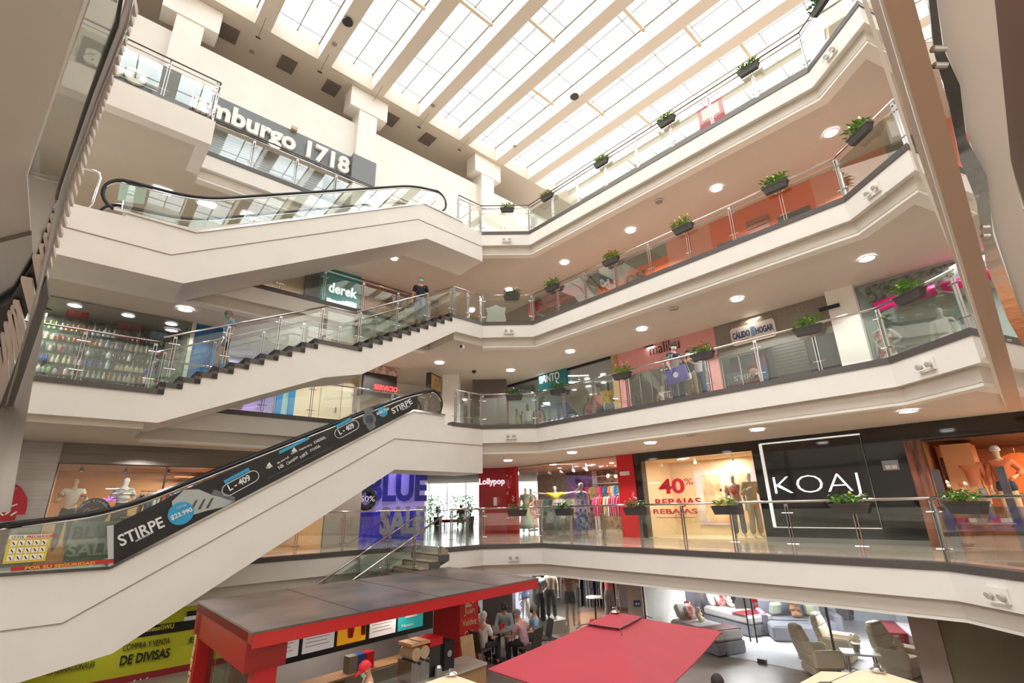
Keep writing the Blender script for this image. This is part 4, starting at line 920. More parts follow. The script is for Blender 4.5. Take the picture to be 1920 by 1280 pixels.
t = thing('shop_sign', 'mirrored-looking dark letters on the orange front at the third gallery', 'sign', Rt(us(1172, 495, NF-.05), NF-.06, z3+1.75)); text('letters', 'DH', DARK, (0, 0, 0), D3, Z3, .35, .8, .03, t, bold=.02)
t = thing('shop_sign', 'pale lettering on the taupe third gallery shopfront by the orange pier', 'sign', Rt(us(1112, 530, NF-.05), NF-.06, z3+1.3)); text('letters', 'FUSIÓN', FUR, (0, 0, 0), D3, Z3, .22, .9, .02, t); text('letters', 'NAILS', FUR, (0, 0, -.3), D3, Z3, .16, .5, .02, t)
t = thing('shop_sign', 'red horizontal sign board with dark letters low at the third gallery corner', 'sign', Rt(us(990, 575, NF-.3), NF-.3, z3+2.05)); w_ = us(1090, 560, NF-.3)-us(990, 575, NF-.3)
RB(MB(), 0, w_, 0, .1, 0, .52).build('board', mat('rose_red_board', (196, 74, 84), .5), t); text('letters', 'atrapasueños', DARK, Rt0(.8, -.01, .16), D3, Z3, .2, 1.5, .02, t)
wm = thing('display_board', 'white wavy-edged board standing behind the railing at the third gallery corner', 'board', (-.56, 16.85, z3+.02), 0); wm.scale = (.8, .8, .7)
pts = [(-.42, 0), (-.46, .35), (-.4, .7), (-.47, 1.02), (-.3, 1.05), (0, 1.2), (.25, 1.03), (.45, 1.04), (.4, .7), (.46, .35), (.42, 0)]
MB().hull([V((x, -.03, z)) for x, z in pts], [V((x, .03, z)) for x, z in pts]).build('panel', FUR, wm); MB().box((0, .05, .02), (.6, .35, .04)).build('base', DARK, wm)
# top gallery: rose banner
bn = thing('standing_banner', 'rose pink standing banner behind the top gallery railing', 'banner', Rt(us(1338, 240, NG+1.2), NG+1.2, 3*H), math.atan2(D1.y, D1.x))
MB().box((0, 0, 1.0), (.8, .03, 2.0)).build('cloth', mat('rose_banner', (228, 60, 110), .6), bn); MB().box((0, -.02, 1.5), (.55, .02, .4)).build('pale_panel', FUR, bn); MB().box((0, 0, .03), (.7, .3, .06)).build('foot', STEEL, bn)
# ---------------------------------------------------------------- gallery downlights
WH = {4: 'third', 3: 'second', 2: 'first'}
for k, zz, nn in ((4, 3*H-.87, 13.35), (3, 2*H-.87, 13.35), (2, H-.87, 13.1)):
    for i, s in enumerate((-14.6, -11.3, -8.2, -5.06, -1.95)):
        disc('ceiling_downlight', 'round white downlight over the %s gallery, %s' % (WH[k], ['furthest left, by the back corner', 'second from the back corner', 'middle of the row of five', 'fourth from the back corner', 'nearest the right end'][i]), Rt(s, nn, zz), .165, 'round downlights over the galleries')
        lamp('downlight_or_fill_beam', 'SPOT', Rt(s, nn, zz-.04), 310, (1, .96, .93), .12, target=Rt(s, nn, 0)).data.spot_size = 2.4
    disc('smoke_detector_cover', 'dull round speaker cover in the ceiling over the %s gallery' % WH[k], Rt(-6.6, 12.6, zz), .13, 'dull round covers in the gallery ceilings', False)
# planters
SPL = (-10.5, -7.98, -5.5, -3.05)
spec = {1: [(2, 2, None, 0), (2, 2, None, 0), (4, 2, 'pink', 5), (5, 1, 'red', 2), (6, 0, 'yellow', 1), (7, 0, 'white', 3)],
        2: [(1, 2, 'white', 2), (4, 2, 'white', 3), (8, 1, 'pink', 5), (9, 0, 'red', 4), (6, 0, 'yellow', 1), (7, 0, 'yellow', 1)],
        3: [(3, 2, 'white', 1), (6, 0, None, 0), (4, 1, 'red', 5), (5, 1, 'yellow', 4), (3, 0, 'yellow', 2), (7, 0, 'white', 4)],
        4: [(6, 1, 'yellow', 3), (5, 1, None, 0), (4, 1, None, 0), (9, 0, None, 0), (8, 0, None, 0), (7, 2, None, 0)]}
where = ['on the short back corner rail', 'first on the long right rail from the back corner', 'second on the long right rail', 'third on the long right rail', 'fourth on the long right rail', 'on the angled right end rail']
ford = {1: 'first', 2: 'second', 3: 'third', 4: 'top'}
for k in (1, 2, 3, 4):
    e = off2(EDGES[k], .05); z = (k-1)*H+.98
    ab = e[5].lerp(e[6], .6 if k < 4 else .55); cd_ = e[7].lerp(e[8], .52 if k > 1 else .08)
    P6 = [(ab, (1, 0))]+[(Vector(Rt(s, NG-.05, 0)[:2]), D1) for s in SPL]+[(cd_, (e[8]-e[7]).normalized() if k > 1 else (D1))]
    if k == 1: P6[5] = (off2(EDGES[1], .05)[7].lerp(off2(EDGES[1], .05)[8], .13), (EDGES[1][8]-EDGES[1][7]).normalized())
    for i, (p, X) in enumerate(P6):
        kd, lm, fl, nf = spec[k][i]
        planter(V((p[0], p[1], z+(.02))), X, 'planter %s, %s gallery%s' % (where[i], ford[k], ', with %s blooms' % fl if fl else ', no blooms'), kd, lm, fl, nf, {1: .82, 4: .68}.get(k, .74), {4: .9, 1: .9}.get(k, 1.15))
# emergency light brackets on the fascias
def bracket(p, X, label):
    t = thing('twin_floodlight', label, 'light fitting', p, math.atan2(X[1], X[0]), 'white twin-lamp fittings on the fascias')
    MB().box((0, -.02, 0), (.34, .03, .22)).build('plate', WHITE, t)
    for s in (-1, 1): MB().lathe([(.05, 0), (.055, .06), (0, .07)], (s*.1, -.05, 0), 10, (0, -1, -.4)).build('lamp_head', mat('lamp_grey', (196, 192, 186), .4), t)
    MB().box((0, -.12, -.09), (.34, .02, .02)).build('guard_bar', WHITE, t)
for k in (1, 2, 3, 4):
    m_ab = PA.lerp(PB, .52); bracket(V((m_ab.x, m_ab.y-.01, (k-1)*H-.36)), (1, 0), 'white twin-lamp fitting on the %s gallery fascia at the back corner' % ford[k])
    e0, e1_ = (PC, PD) if k > 1 else (PC, E1); q = e0.lerp(e1_, .45 if k > 1 else .14); X = (e1_-e0).normalized(); bracket(V((q.x, q.y, (k-1)*H-.36)), X, 'white twin-lamp fitting on the %s gallery fascia at the right end' % ford[k])
# ---------------------------------------------------------------- left-hand shops
def ut(u, v, m): return pl(u, v, m)[0]
def room_L(k, t0, t1, m0, depth, wallm, floorm=None, ceilm=None, light=60, col=(1, .95, .9), z1=2.84):
    z = (k-1)*H
    struct('wall_left', LB(MB(), t0, t1, m0+depth, m0+depth+.08, z, z+z1), wallm)
    for t in (t0, t1): struct('wall_left', LB(MB(), t-.04, t+.04, m0+.03, m0+depth, z, z+z1), wallm)
    if floorm: struct('floor', LB(MB(), t0, t1, m0, m0+depth, z, z+.012), floorm)
    if ceilm: struct('ceiling', LB(MB(), t0, t1, m0+.02, m0+depth, z+z1-.04, z+z1-.01), ceilm)
    if light: p = Lt((t0+t1)/2, m0+depth*.4, z+z1-.08); lamp('shop_or_fill_lamp', 'AREA', p, light, col, min(1.2, (t1-t0)*.4), .5, target=p-Z3)
def window_L(t0, t1, m, z0, z1, parts=1, frame=None, g=None):
    global wn
    o = struct('window_%d' % wn, LB(MB(), t0, t1, m-.006, m+.006, z0, z1), g or SGLASS); wn += 1
    if frame:
        b = MB()
        for i in range(parts+1): t = t0+(t1-t0)*i/parts; LB(b, t-.02, t+.02, m-.03, m+.03, z0, z1)
        LB(b, t0, t1, m-.03, m+.03, z1-.04, z1); b.build('window_frame', frame, o)
    return o
def Lt0(t, m, z): return Lt(t, m, z)
def manL(label, t, m, z, J, pk, skin, wears, sc=1.05, turn=0, head=True):
    p = Lt(t, m, z); return figure('mannequin', label, 'mannequin', p, face(p)+turn, J, pk, skin, wears, sc, None, head)
# bottle shop on the second storey
mB = 16.45; zb = H
room_L(2, -5.5, 2.03, mB, 1.6, mat('pale_shelf_wall', (140, 146, 138), .6, noise=.5, scale=9, rgb2=(96, 84, 74)), None, mat('grey_ceiling2', (150, 145, 138), .6), 170, (.95, 1, .97))
window_L(-5.5, 2.03, mB, zb+.03, zb+2.8, 5)
struct('wall_left', LB(MB(), 2.03, 2.13, mB-.04, mB+1.6, zb, zb+2.84), mat('pale_frame', (200, 196, 186), .5))
struct('wall_left', LB(MB(), 2.13, 3.1, mB+.05, mB+1.6, zb, zb+2.84), mat('strong_blue', (24, 96, 152), .5))
bs = thing('bottle_shelf', 'tall glass bottle shelving filling the shop behind the stair foot landing', 'shelf', Lt(-2.2, mB+1.0, zb))
SHG = glassmat('shelf_glass', (205, 228, 220), .08)
for i in range(8): LB(MB(), 0, 4.15, -.16, .16, .1+i*.3, .112+i*.3).build('glass_shelf', SHG, bs)
for i in range(5): LB(MB(), i*1.03, i*1.03+.03, -.02, .02, 0, 2.65).build('upright', CHROME, bs)
SHP = [[(.034, 0), (.036, .01), (.036, .16), (.03, .18), (.013, .2), (.013, .265), (0, .267)], [(.043, 0), (.045, .01), (.045, .13), (.04, .15), (.02, .165), (.02, .2), (0, .202)], [(.03, 0), (.031, .01), (.031, .12), (.024, .15), (.016, .16), (.018, .24), (0, .242)]]
BCOL = [(196, 178, 150), (205, 120, 60), (40, 60, 40), (210, 215, 212), (150, 60, 50), (225, 205, 150), (60, 80, 150), (120, 150, 70), (215, 190, 190), (60, 50, 46)]
BM = [mat('bottle_colour_%s' % w, c, .15, coat=.4) for w, c in zip('straw amber bottlegreen clear ruby cream cobalt olive blush brown'.split(), BCOL)]
bme = []
for sp_ in SHP:
    b = MB().lathe(sp_, n=8); me = bpy.data.meshes.new('glass'); me.from_pydata(b.v, [], b.f); me.polygons.foreach_set('use_smooth', [True]*len(me.polygons)); me.materials.append(BM[0]); bme.append(me)
ROWS = ['top', 'second', 'third', 'fourth', 'fifth', 'sixth', 'seventh', 'bottom']
ZR = Matrix.Rotation(A42, 4, 'Z')
for i in range(8):
    k = 0
    rowc = [(3, 5), (0, 3), (8, 0), (3, 8), (0, 6), (2, 9), (1, 0, 4), (7, 1, 3, 4)][i]
    while k < 37:
        c = rowc[(k//6+i) % len(rowc)] if random.random() < .8 else random.randrange(10)
        t = -2.15+k*.113+random.uniform(-.015, .015); sh = (i+k//8) % 3; s = random.uniform(.85, 1.0)
        if t > 1.9: break
        o = bpy.data.objects.new('bottle', bme[sh]); COL.objects.link(o); o.location = Lt(t, mB+.93+random.uniform(-.05, .05), zb+.113+i*.3); o.scale = (1.25, 1.25, s*1.0)
        o.material_slots[0].link = 'OBJECT'; o.material_slots[0].material = BM[c]
        tag(o, 'small coloured bottle standing in the %s row of the bottle shop shelving' % ROWS[7-i], 'bottle', 'bottles in the %s row of the bottle shop' % ROWS[7-i]); k += 1
for i, (t, m) in enumerate(((-.63, 16.75), (.52, 16.75), (1.55, 16.8))): disc('ceiling_downlight', 'bluish white downlight just inside the bottle shop glass', Lt(t, m, zb+2.79), .15, 'downlights inside the bottle shop')
disc('ceiling_downlight', 'large round downlight on the soffit above the blue wall by the bottle shop', Lt(1.66, 15.38, zb+2.82), .18); disc('ceiling_downlight', 'round downlight at the far corner above the red service sign', Lt(10.2, 15.6, zb+2.82), .17)
disc('ceiling_downlight', 'small round downlight under the upper left gallery near the teal sign', Lt(7.9, 15.4, 2*H+2.82), .12)
for i, (t, w, c) in enumerate(((-.75, .45, (150, 40, 44)), (.35, .5, (120, 36, 40)), (1.1, .4, (120, 140, 170)))):
    tag(LB(MB(), 0, w, 0, .02, 0, .2).build('hanging_card', mat('card_%s' % 'abc'[i], c, .5, noise=.5, scale=12), loc=Lt(t, mB+.3, zb+2.45-.1*i)), ['dark red card hanging at the left top of the bottle shop', 'dark red card hanging in the middle top of the bottle shop', 'pale blue card hanging at the right top of the bottle shop'][i], 'sign')
for _k, _t, _m, _e in ((2, -1.5, 15.3, 90), (2, 1.66, 15.38, 90), (2, 5.2, 16.2, 120), (2, 8.2, 16.2, 120), (3, 5, 15.9, 110), (3, 8.5, 15.9, 110), (3, -.5, 15, 110), (1, 1.5, 15.3, 110), (1, 5, 15.3, 110), (1, 8, 15.4, 60), (4, 3, 15.9, 0)):
    if _e: lamp('downlight_or_fill_beam', 'SPOT', Lt(_t, _m, (_k-1)*H+2.78), _e*2.1, (1, .97, .94), .12, target=Lt(_t, _m, 0)).data.spot_size = 2.5  # spots added to lift the dark left galleries, mostly without a fitting above
# first storey clothing store, steel clad
m1 = 16.3; SHEET = mat('brushed_sheet', (165, 160, 155), .28, .9, noise=.15, scale=2, stretch=(.3, .3, 8))
struct('wall_left', LB(MB(), -6, -.12, m1-.05, m1+.2, 0, 2.84), SHEET)
struct('wall_left', LB(MB(), -.12, 7.6, m1-.05, m1+.15, 2.36, 2.84), mat('dull_sheet', (128, 120, 112), .35, .7, noise=.2, scale=2, stretch=(.3, .3, 6)))
room_L(1, -.12, 6.5, m1, 3.0, mat('warm_store_wall', (214, 176, 132), .7), mat('store_floor', (180, 140, 105), .4), mat('store_ceiling', (150, 120, 95), .7), 200, (1, .78, .55), 2.4)
window_L(-.12, 6.5, m1+.05, .02, 2.38, 3, DSTEEL)
em = thing('wall_emblem', 'dark red feathered emblem on the steel wall at lower left', 'emblem', Lt(-.9, m1-.06, 1.05))
pts = [(-.1, 0), (-.08, .45), (.02, .8), (.2, .92), (.42, .86), (.62, .72), (.76, .5), (.8, .3), (.8, .14), (.66, .13), (.66, .02), (.5, 0)]
LBX = MB().hull([Lt0(x-.35, -.03, z) for x, z in pts], [Lt0(x-.35, 0, z) for x, z in pts]); LBX.build('feather_shape', mat('emblem_red', (168, 28, 40), .4), em)
MB().tube([Lt0(-.28, -.04, .0), Lt0(-.2, -.04, .3), Lt0(-.02, -.04, .55), Lt0(.2, -.04, .72)], .015, 6).build('pale_line', SHEET, em)
for a_, b_ in (((.1, .28), (.28, .36)), ((.02, .2), (.1, .12)), ((.12, .14), (.2, .22)), ((.22, .12), (.3, .2))): MB().tube([Lt0(a_[0], -.04, a_[1]), Lt0(b_[0], -.04, b_[1])], .016, 5).build('face_line', FUR, em)
manL('mannequin in an open cream jacket over an orange top behind the steel framed window', .3, m1+.75, .3, JC, 'JC', MBEIGE, [('shirt', 'top', mat('orange_red_top', (214, 70, 40), .8)), ('jacket', 'long', mat('cream_jacket', (238, 228, 205), .8)), ('trousers', 'trousers', BLACK)], 1.02)
manL('mannequin in a black and white striped top by a violet neon, left store window', 1.32, m1+.65, .3, JC, 'JC', MWHT, [('shirt', 'top', mat('striped_knit', (235, 230, 222), .8, noise=1, rgb2=(30, 30, 32), scale=3, stretch=(.5, .5, 8))), ('trousers', 'trousers', BLACK)], 1.04, .5)
rd = thing('round_sign', 'round black sign with pale ring lettering in the steel framed window', 'sign', Lt(.77, m1+.3, 1.22))
MB().lathe([(0, -.02), (.33, -.02), (.33, .02), (0, .02)], (0, 0, 0), 28, M3).build('disc', BLACK, rd)
for i, ch in enumerate('VUELVE A LO BUENO'):
    a = math.radians(160-i*8.8); 
    if ch != ' ': text('letters', ch, FUR, E3*(.26*math.cos(a)-.02)-M3*.03+Z3*(.24*math.sin(a)), E3*math.sin(a)-Z3*math.cos(a), E3*math.cos(a)+Z3*math.sin(a), .045, None, .006, rd)
text('script', 'Outlet', mat('bronze_script', (190, 150, 120), .5), E3*(-.19)-M3*.03-Z3*.06, E3+Z3*.12, Z3, .15, .38, .006, rd, shear=.3)
ne = thing('neon_squiggle', 'small violet neon strip between the two store mannequins', 'neon light', Lt(1.02, m1+.3, 1.5)); NEO = mat('violet_neon', (170, 70, 255), .4, emit=4)
for a in (0, .9, 1.7, 2.6, 3.6): MB().tube([(0, 0, 0), E3*(.14*math.cos(a))+Z3*(.09*math.sin(a))], .008, 5).build('tube', NEO, ne)
for t in (.35, 1.25, 2.2): spot('black track spotlight in the steel framed store, %s' % {.35: 'above the cream jacket', 1.25: 'above the striped top', 2.2: 'above the folded clothes'}[t], Lt(t, m1+.5, 2.34), .05, None, DSTEEL)
b = thing('wall_shelf', 'orange lit shelving of folded dark clothes in the steel framed store', 'shelf', Lt(2.6, m1+2.2, .4)); 
for i in range(7): LB(MB(), 0, 2.4, 0, .4, i*.3, .03+i*.3).build('shelf_board', mat('orange_wood', (205, 120, 60), .5), b)
for i in range(5):
    for j in range(9):
        if (i+j) % 4: tag(LB(MB(), 0, .2, 0, .26, 0, .12).build('folded_garment', [MATS['dark_interior'], PM[2], PM[4], MATS['orange_red_top']][(i*3+j) % 4], loc=Lt(2.66+j*.26, m1+2.24, .431+(i+1)*.3)), 'small folded garment on the orange lit shelves of the steel framed store', 'garment', 'folded garments on the orange lit shelves')
rack('clothes rack with dark and orange clothes in the steel framed store', Lt(1.75, m1+1.3, 0), E3, 1.1, 1.75, 9, [PM[4], MATS['orange_red_top'], PM[3], PM[2]], 'rack in the steel framed store', .8)
# wall strip under the left gallery, right part
struct('wall_left', LB(MB(), 6.5, 7.7, m1, m1+.1, 0, 2.84), mat('grey_taupe', (150, 138, 128), .5))
# second storey, between the flights: toy-coloured shop, doors, beige wall
mm = 18.0
room_L(2, 2.6, 5.05, mm, 1.4, mat('lilac_wall', (190, 180, 205), .6), None, None, 60, (.9, .85, 1)); window_L(2.6, 5.05, mm, H+.03, H+2.8, 2)
CW = [('large yellow toy truck shape in the colourful shop behind the middle railing', (226, 170, 40), 3.9, .75, .55, 1.05), ('bright blue toy box under the yellow truck shape', (30, 80, 180), 3.95, .35, .6, .4), ('magenta toy box at the right of the colourful shop', (190, 70, 160), 4.6, .3, .3, .5)]
for lb, c, t, z, w, h in CW:
    o = thing('toy_box', lb, 'toy', Lt(t, mm+.6, H+z)); MB().box((0, 0, h*.3), (w, .3, h*.5), E3).build('body', mat('toy_%d' % c[0], c, .4), o)
    for s in (-.3, 0, .3): MB().box(E3*(s*w)+Z3*(h*.6), (w*.2, .25, h*.2), E3).build('knob', mat('toy_%d' % c[0], c, .4), o)
for i in range(4): tag(MB().tube([Lt0(0, 0, 0), Lt0(.5, 0, .12)], .012, 5).build('led_tube', NEO, loc=Lt(4.2+.15*i, mm+1.2, H+.5+.45*i)), 'violet light tube on the back wall of the colourful shop', 'light', 'violet light tubes in the colourful shop')
for t in (5.08, 5.5): struct('pillar', LB(MB(), t, t+.2, mm-.02, mm+.2, H, H+2.84), mat('azure_pillar', (20, 130, 190), .5))
struct('wall_left', LB(MB(), 5.28, 5.5, mm+.05, mm+.2, H, H+2.84), mat('pale_cyan', (150, 190, 190), .5)); struct('wall_left', LB(MB(), 5.7, 8.1, mm+.02, mm+.2, H, H+2.84), mat('cream_wall2', (222, 206, 172), .6))
dn = 1
for t in (6.6, 7.4):
    d_ = struct('door_%d' % dn, LB(MB(), t, t+.7, mm-.02, mm+.02, H, H+2.1), mat('cream_door', (212, 200, 172), .5)); dn += 1
    LB(MB(), t+.58, t+.62, mm-.06, mm-.02, H+.9, H+1.1).build('door_handle', STEEL, d_)
# red led sign box
sv = thing('led_sign', 'black hanging box with red lit lettering at the back corner of the second gallery', 'sign', Lt(7.95, 17.4, H+1.6))
LB(MB(), 0, 1.42, 0, .12, .0, .95).build('box', DARK, sv); text('letters', 'SERVICIO', mat('led_red', (255, 50, 50), .4, emit=5), Lt0(.45, -.02, .26), E3, Z3, .2, 1.0, .015, sv, bold=.015)
pp = thing('wall_poster', 'brown food photo panel above the red lit sign', 'poster', Lt(8.1, 17.35, H+2.5)); LB(MB(), 0, 1.3, 0, .04, 0, .32).build('print', mat('food_print', (170, 120, 90), .6, noise=1, rgb2=(225, 215, 205), scale=6), pp)
gb = thing('hanging_sign', 'gold fronted boxed sign hanging in the back corner of the second gallery', 'sign', Lt(10.6, 16.6, H+1.9), A42+.5)
MB().box((0, 0, .35), (.9, .2, .7)).build('box', DARK, gb); MB().box((0, -.11, .35), (.8, .02, .58)).build('gold_face', mat('gold_face', (190, 150, 90), .4, .3, noise=.4, scale=6), gb)
# back corner walls behind the escalator heads
for k in (2, 3):
    z = (k-1)*H
    struct('wall_back', MB().prism([V((-2.4, 23.6, z)), V((3.4, 26.5, z)), V((3.4, 26.9, z)), V((-2.5, 24, z))], (0, 0, 2.84)), CONC)
    struct('wall_back', MB().prism([Lt(8.1, 17.9, z), Lt(11.2, 19.9, z), Lt(11.1, 20.1, z), Lt(8.0, 18.1, z)], (0, 0, 2.84)), CONC)
struct('pillar', MB().prism([V((-3.0, 20.3, H)), V((-2.3, 20.3, H)), V((-2.3, 20.9, H)), V((-3, 20.9, H))], (0, 0, 2.84)), WHITE)
struct('wall_back', MB().prism([V((-1.8, 21.3, H)), V((-.3, 21.3, H)), V((-.3, 21.5, H)), V((-1.8, 21.5, H))], (0, 0, 2.84)), mat('dark_lift_front', (92, 86, 80), .4))
struct('door_%d' % dn, MB().prism([V((-1.35, 21.24, H)), V((-.75, 21.24, H)), V((-.75, 21.3, H)), V((-1.35, 21.3, H))], (0, 0, 2.0)), mat('steel_door', (120, 116, 112), .35, .6)); dn += 1
# third storey teal sign shop
m3 = 17.7; z3 = 2*H
struct('wall_left', LB(MB(), 2, 6.1, m3+.6, m3+.8, z3, z3+2.84), mat('tan_panel', (170, 146, 122), .6)); struct('wall_left', LB(MB(), 6.1, 7.66, m3, m3+.4, z3, z3+2.84), mat('teal_wall', (40, 124, 128), .5))
struct('wall_left', LB(MB(), 5.6, 6.1, m3+.3, m3+.5, z3, z3+2.84), DARK)
sg = thing('shop_sign', 'glowing white lower-case name over a white wave on a teal wall', 'sign', Lt(6.28, m3-.03, z3+1.05))
text('letters', 'derek', LITW, Lt0(.08, 0, .78), E3, Z3, .42, 1.15, .03, sg, bold=.02)
b = MB(); n = 8
for i in range(n):
    x0, x1 = .05+1.2*i/n, .05+1.2*(i+1)/n; f0 = lambda x: .52-.06*math.sin(x*5)
    LB(b, x0, x1, -.02, 0, .34, f0(x0))
b.build('wave_bar', LITW, sg)
struct('wall_left', LB(MB(), 7.66, 11.5, m3+.1, m3+.3, z3, z3+2.84), mat('brown_pattern', (150, 118, 98), .6, noise=1, rgb2=(110, 84, 72), scale=3, stretch=(1, 1, 5)))
struct('wall_left', LB(MB(), 7.9, 10.2, m3+.05, m3+.1, z3+.0, z3+1.35), mat('rose_display', (190, 80, 92), .6, noise=.8, rgb2=(225, 200, 190), scale=4))
# ---------------------------------------------------------------- lettering on the top wall
t = thing('wall_lettering', 'huge white raised shop name and number on the grey band of the top wall', 'sign', Lt(.45, MW+.08, 14.52))
text('letters', 'hamburgo 1718', mat('raised_white', (244, 242, 236), .5), (0, 0, 0), E3, Z3, .76, 6.1, .12, t, bold=.035)
text('far_letters', 'abo', MATS['raised_white'], E3*-2.5, E3, Z3, .76, 1.6, .12, t, bold=.035)
cm = thing('wall_sensor', 'small beige box on the edge of the grey lettered band', 'sensor', Lt(4.1, MW+.08, 15.45)); LB(MB(), 0, .22, -.15, 0, 0, .14).build('case', mat('beige_box', (196, 170, 135), .5), cm)
# ceiling details
for i, (u, v) in enumerate(((652, 40), (1077, 180))): disc_p = atz(u, v, ZC-.02); t = thing('ring_camera', ['dark ringed round ceiling fitting high at the left of the skylight', 'dark ringed round ceiling fitting in the middle of the skylight beams'][i], 'ceiling fitting', disc_p); MB().lathe([(.12, 0), (.2, .0), (.2, .06), (.12, .06)], (0, 0, 0), 20, (0, 0, -1)).build('ring', DARK, t); MB().lathe([(0, .01), (.12, .01), (.1, .03), (0, .04)], (0, 0, 0), 16, (0, 0, -1)).build('lens', FUR, t)
for i, (u, v) in enumerate(((472, 97), (812, 198), (627, 83), (965, 274))): p = atz(u, v, ZC-.02); t = thing('ceiling_speaker', ['small round grille on the ceiling near the first column', 'small round grille on the ceiling between the middle columns', 'small round grille beside the second skylight well', 'small round grille at the end of a beam near the third column'][i], 'speaker', p); MB().lathe([(.1, 0), (.09, .02), (0, .025)], (0, 0, 0), 14, (0, 0, -1)).build('grille', MATS['dull_cover'], t)
for i in range(5):
    s = S0+.02-.35; nn = nb[0][0]+(i+2)*2.44+.25; p = Rt(s, nn, ZC-.25); t = thing('cable_hook', 'thin tie cable and hook under the skylight beam end', 'cable', p, 0, 'tie cables under the skylight beam ends')
    MB().tube([(0, 0, 0), D3*.9+Z3*.2], .008, 4).build('cable', DSTEEL, t); MB().box((0, 0, 0), (.18, .04, .05), N3).build('clamp', DSTEEL, t)
# cctv under the middle slab
cc = thing('security_camera', 'small dark dome camera under the second gallery ceiling at the back corner', 'camera', Rt(-15.6, 12.2, 2*H-.86)); MB().lathe([(.09, 0), (.09, .05), (.07, .09), (0, .13)], (0, 0, 0), 14, (0, 0, -1)).build('dome', DARK, cc)
cc = thing('security_camera', 'white bullet camera cluster on the beam end by the stair head', 'camera', V((-1.75, 16.15, 2*H-1.02))); MB().box((0, 0, 0), (.1, .28, .1), (1, .5, 0)).build('case', FUR, cc); MB().lathe([(.05, 0), (.05, .05), (0, .05)], (.0, -.14, 0), 10, (0, -1, 0)).build('lens', DARK, cc); MB().tube([(0, 0, 0), (.05, .1, .2)], .015, 5).build('bracket', FUR, cc)
# ---------------------------------------------------------------- bright corridor and violet sale window on the first storey
VIO = mat('violet_backlight', (168, 158, 236), .5, emit=.2); DBL = mat('deep_blue_letters', (36, 38, 150), .5)
Q = [Lt(8.3, 17.9, 0), Lt(9.4, 17.55, 0), Lt(10.4, 17.5, 0), Lt(11.1, 17.8, 0)]
b = MB()
for a, c in zip(Q, Q[1:]): b.hull([a, c, c+M3*.08, a+M3*.08], [a+Z3*2.6, c+Z3*2.6, c+(M3*.08)+Z3*2.6, a+M3*.08+Z3*2.6])
t = thing('sale_banner', 'curved violet backlit window banner with huge blue sale lettering', 'banner', (0, 0, 0)); b.build('backing', VIO, t)
b = MB()
for a, c in zip(Q[:3], Q[1:3]+[Q[3]]): b.hull([a-M3*.03, c-M3*.03, c, a], [a-M3*.03+Z3*1.05, c-M3*.03+Z3*1.05, c+Z3*1.05, a+Z3*1.05])
b.build('lower_band', mat('royal_blue_band', (52, 48, 200), .4, emit=.12), t)
X_ = (Q[2]-Q[1]).normalized()
text('letters', 'BLUE', DBL, Q[0].lerp(Q[1], .1)-M3*.42+Z3*1.45, (Q[3]-Q[0]).normalized(), Z3, .95, 2.5, .02, t, bold=.04)
text('lower_letters', 'SALE', mat('sale_grey', (130, 130, 150), .5), Q[0].lerp(Q[1], .55)-M3*.44+Z3*.3, (Q[3]-Q[0]).normalized(), Z3, .92, 1.9, .02, t, bold=.04)
lamp('violet_lamp', 'AREA', Lt(9.6, 16.9, 2.6), 6, (.45, .4, 1), .6, .3, target=Lt(9.8, 17.6, .8))
wl = thing('wreath_sign', 'dark round wreath with white sale lettering beside the violet banner', 'sign', Lt(8.35, 17.3, 1.5)); 
MB().tube([E3*(.3*math.cos(i*.524))+Z3*(.32*math.sin(i*.524)) for i in range(12)], .1, 7, True).build('wreath', mat('dark_foliage', (44, 52, 46), .8, noise=.4, scale=20, bump=.5), wl, True); text('letters', '50%', FUR, E3*-.28-M3*.12-Z3*.1, E3, Z3, .2, .55, .02, wl)
P0 = Lt(11.1, 17.8, 0); P1 = V((-6.2, 36, 0))
struct('wall_left', MB().prism([P0, P1, P1+V((-.4, 0, 0)), P0+V((-.4, 0, 0))], (0, 0, 2.84)), mat('corridor_panel', (205, 215, 208), .3))
struct('wall_left', MB().prism([Lt(7.6, m1, 0), Lt(8.3, 17.9, 0), Lt(8.2, 18.1, 0), Lt(7.4, m1+.2, 0)], (0, 0, 2.84)), mat('brown_return', (150, 128, 112), .6))
struct('wall_right', MB().prism([CL+V((0, .1, 0)), V((-2.1, 36, 0)), V((-1.7, 36, 0)), CL+V((.4, .1, 0))], (0, 0, 2.84)), CONC)
gw = struct('window_%d' % wn, MB().box((-4.1, 36, 1.42), (4.4, .02, 2.84)), SGLASS); wn += 1
b = MB()
for i in range(4): b.box((-6.1+i*1.3, 36, 1.42), (.05, .06, 2.84))
b.box((-4.1, 36, 1.0), (4.4, .06, .05)); b.build('window_frame', FUR, gw)
TREE = mat('tree_leaves', (120, 165, 110), .7, noise=.6, scale=6)
for i in range(3):
    t = thing('tree', ['leafy tree outside the bright corridor end, left', 'leafy tree outside the bright corridor end, middle', 'leafy tree outside the bright corridor end, right'][i], 'tree', (-6.6+i*2.5, 40+i*.6, -1.5)); MB().tube([(0, 0, 0), (0, 0, 2)], .08, 6).build('trunk', MATS['potting_soil'], t)
    b = MB()
    for j in range(240):
        a, r, z = random.uniform(0, 6.28), random.uniform(0, 1.2), random.uniform(1.2, 3.6); p = V((math.cos(a)*r, math.sin(a)*r*.6, z)); d = V((random.uniform(-1, 1), random.uniform(-1, 1), random.uniform(-1, 1))).normalized()*.13; e_ = d.orthogonal().normalized()*.07
        b.add([p-d, p+e_, p+d, p-e_], [(0, 1, 2, 3)])
    b.build('crown', TREE, t)
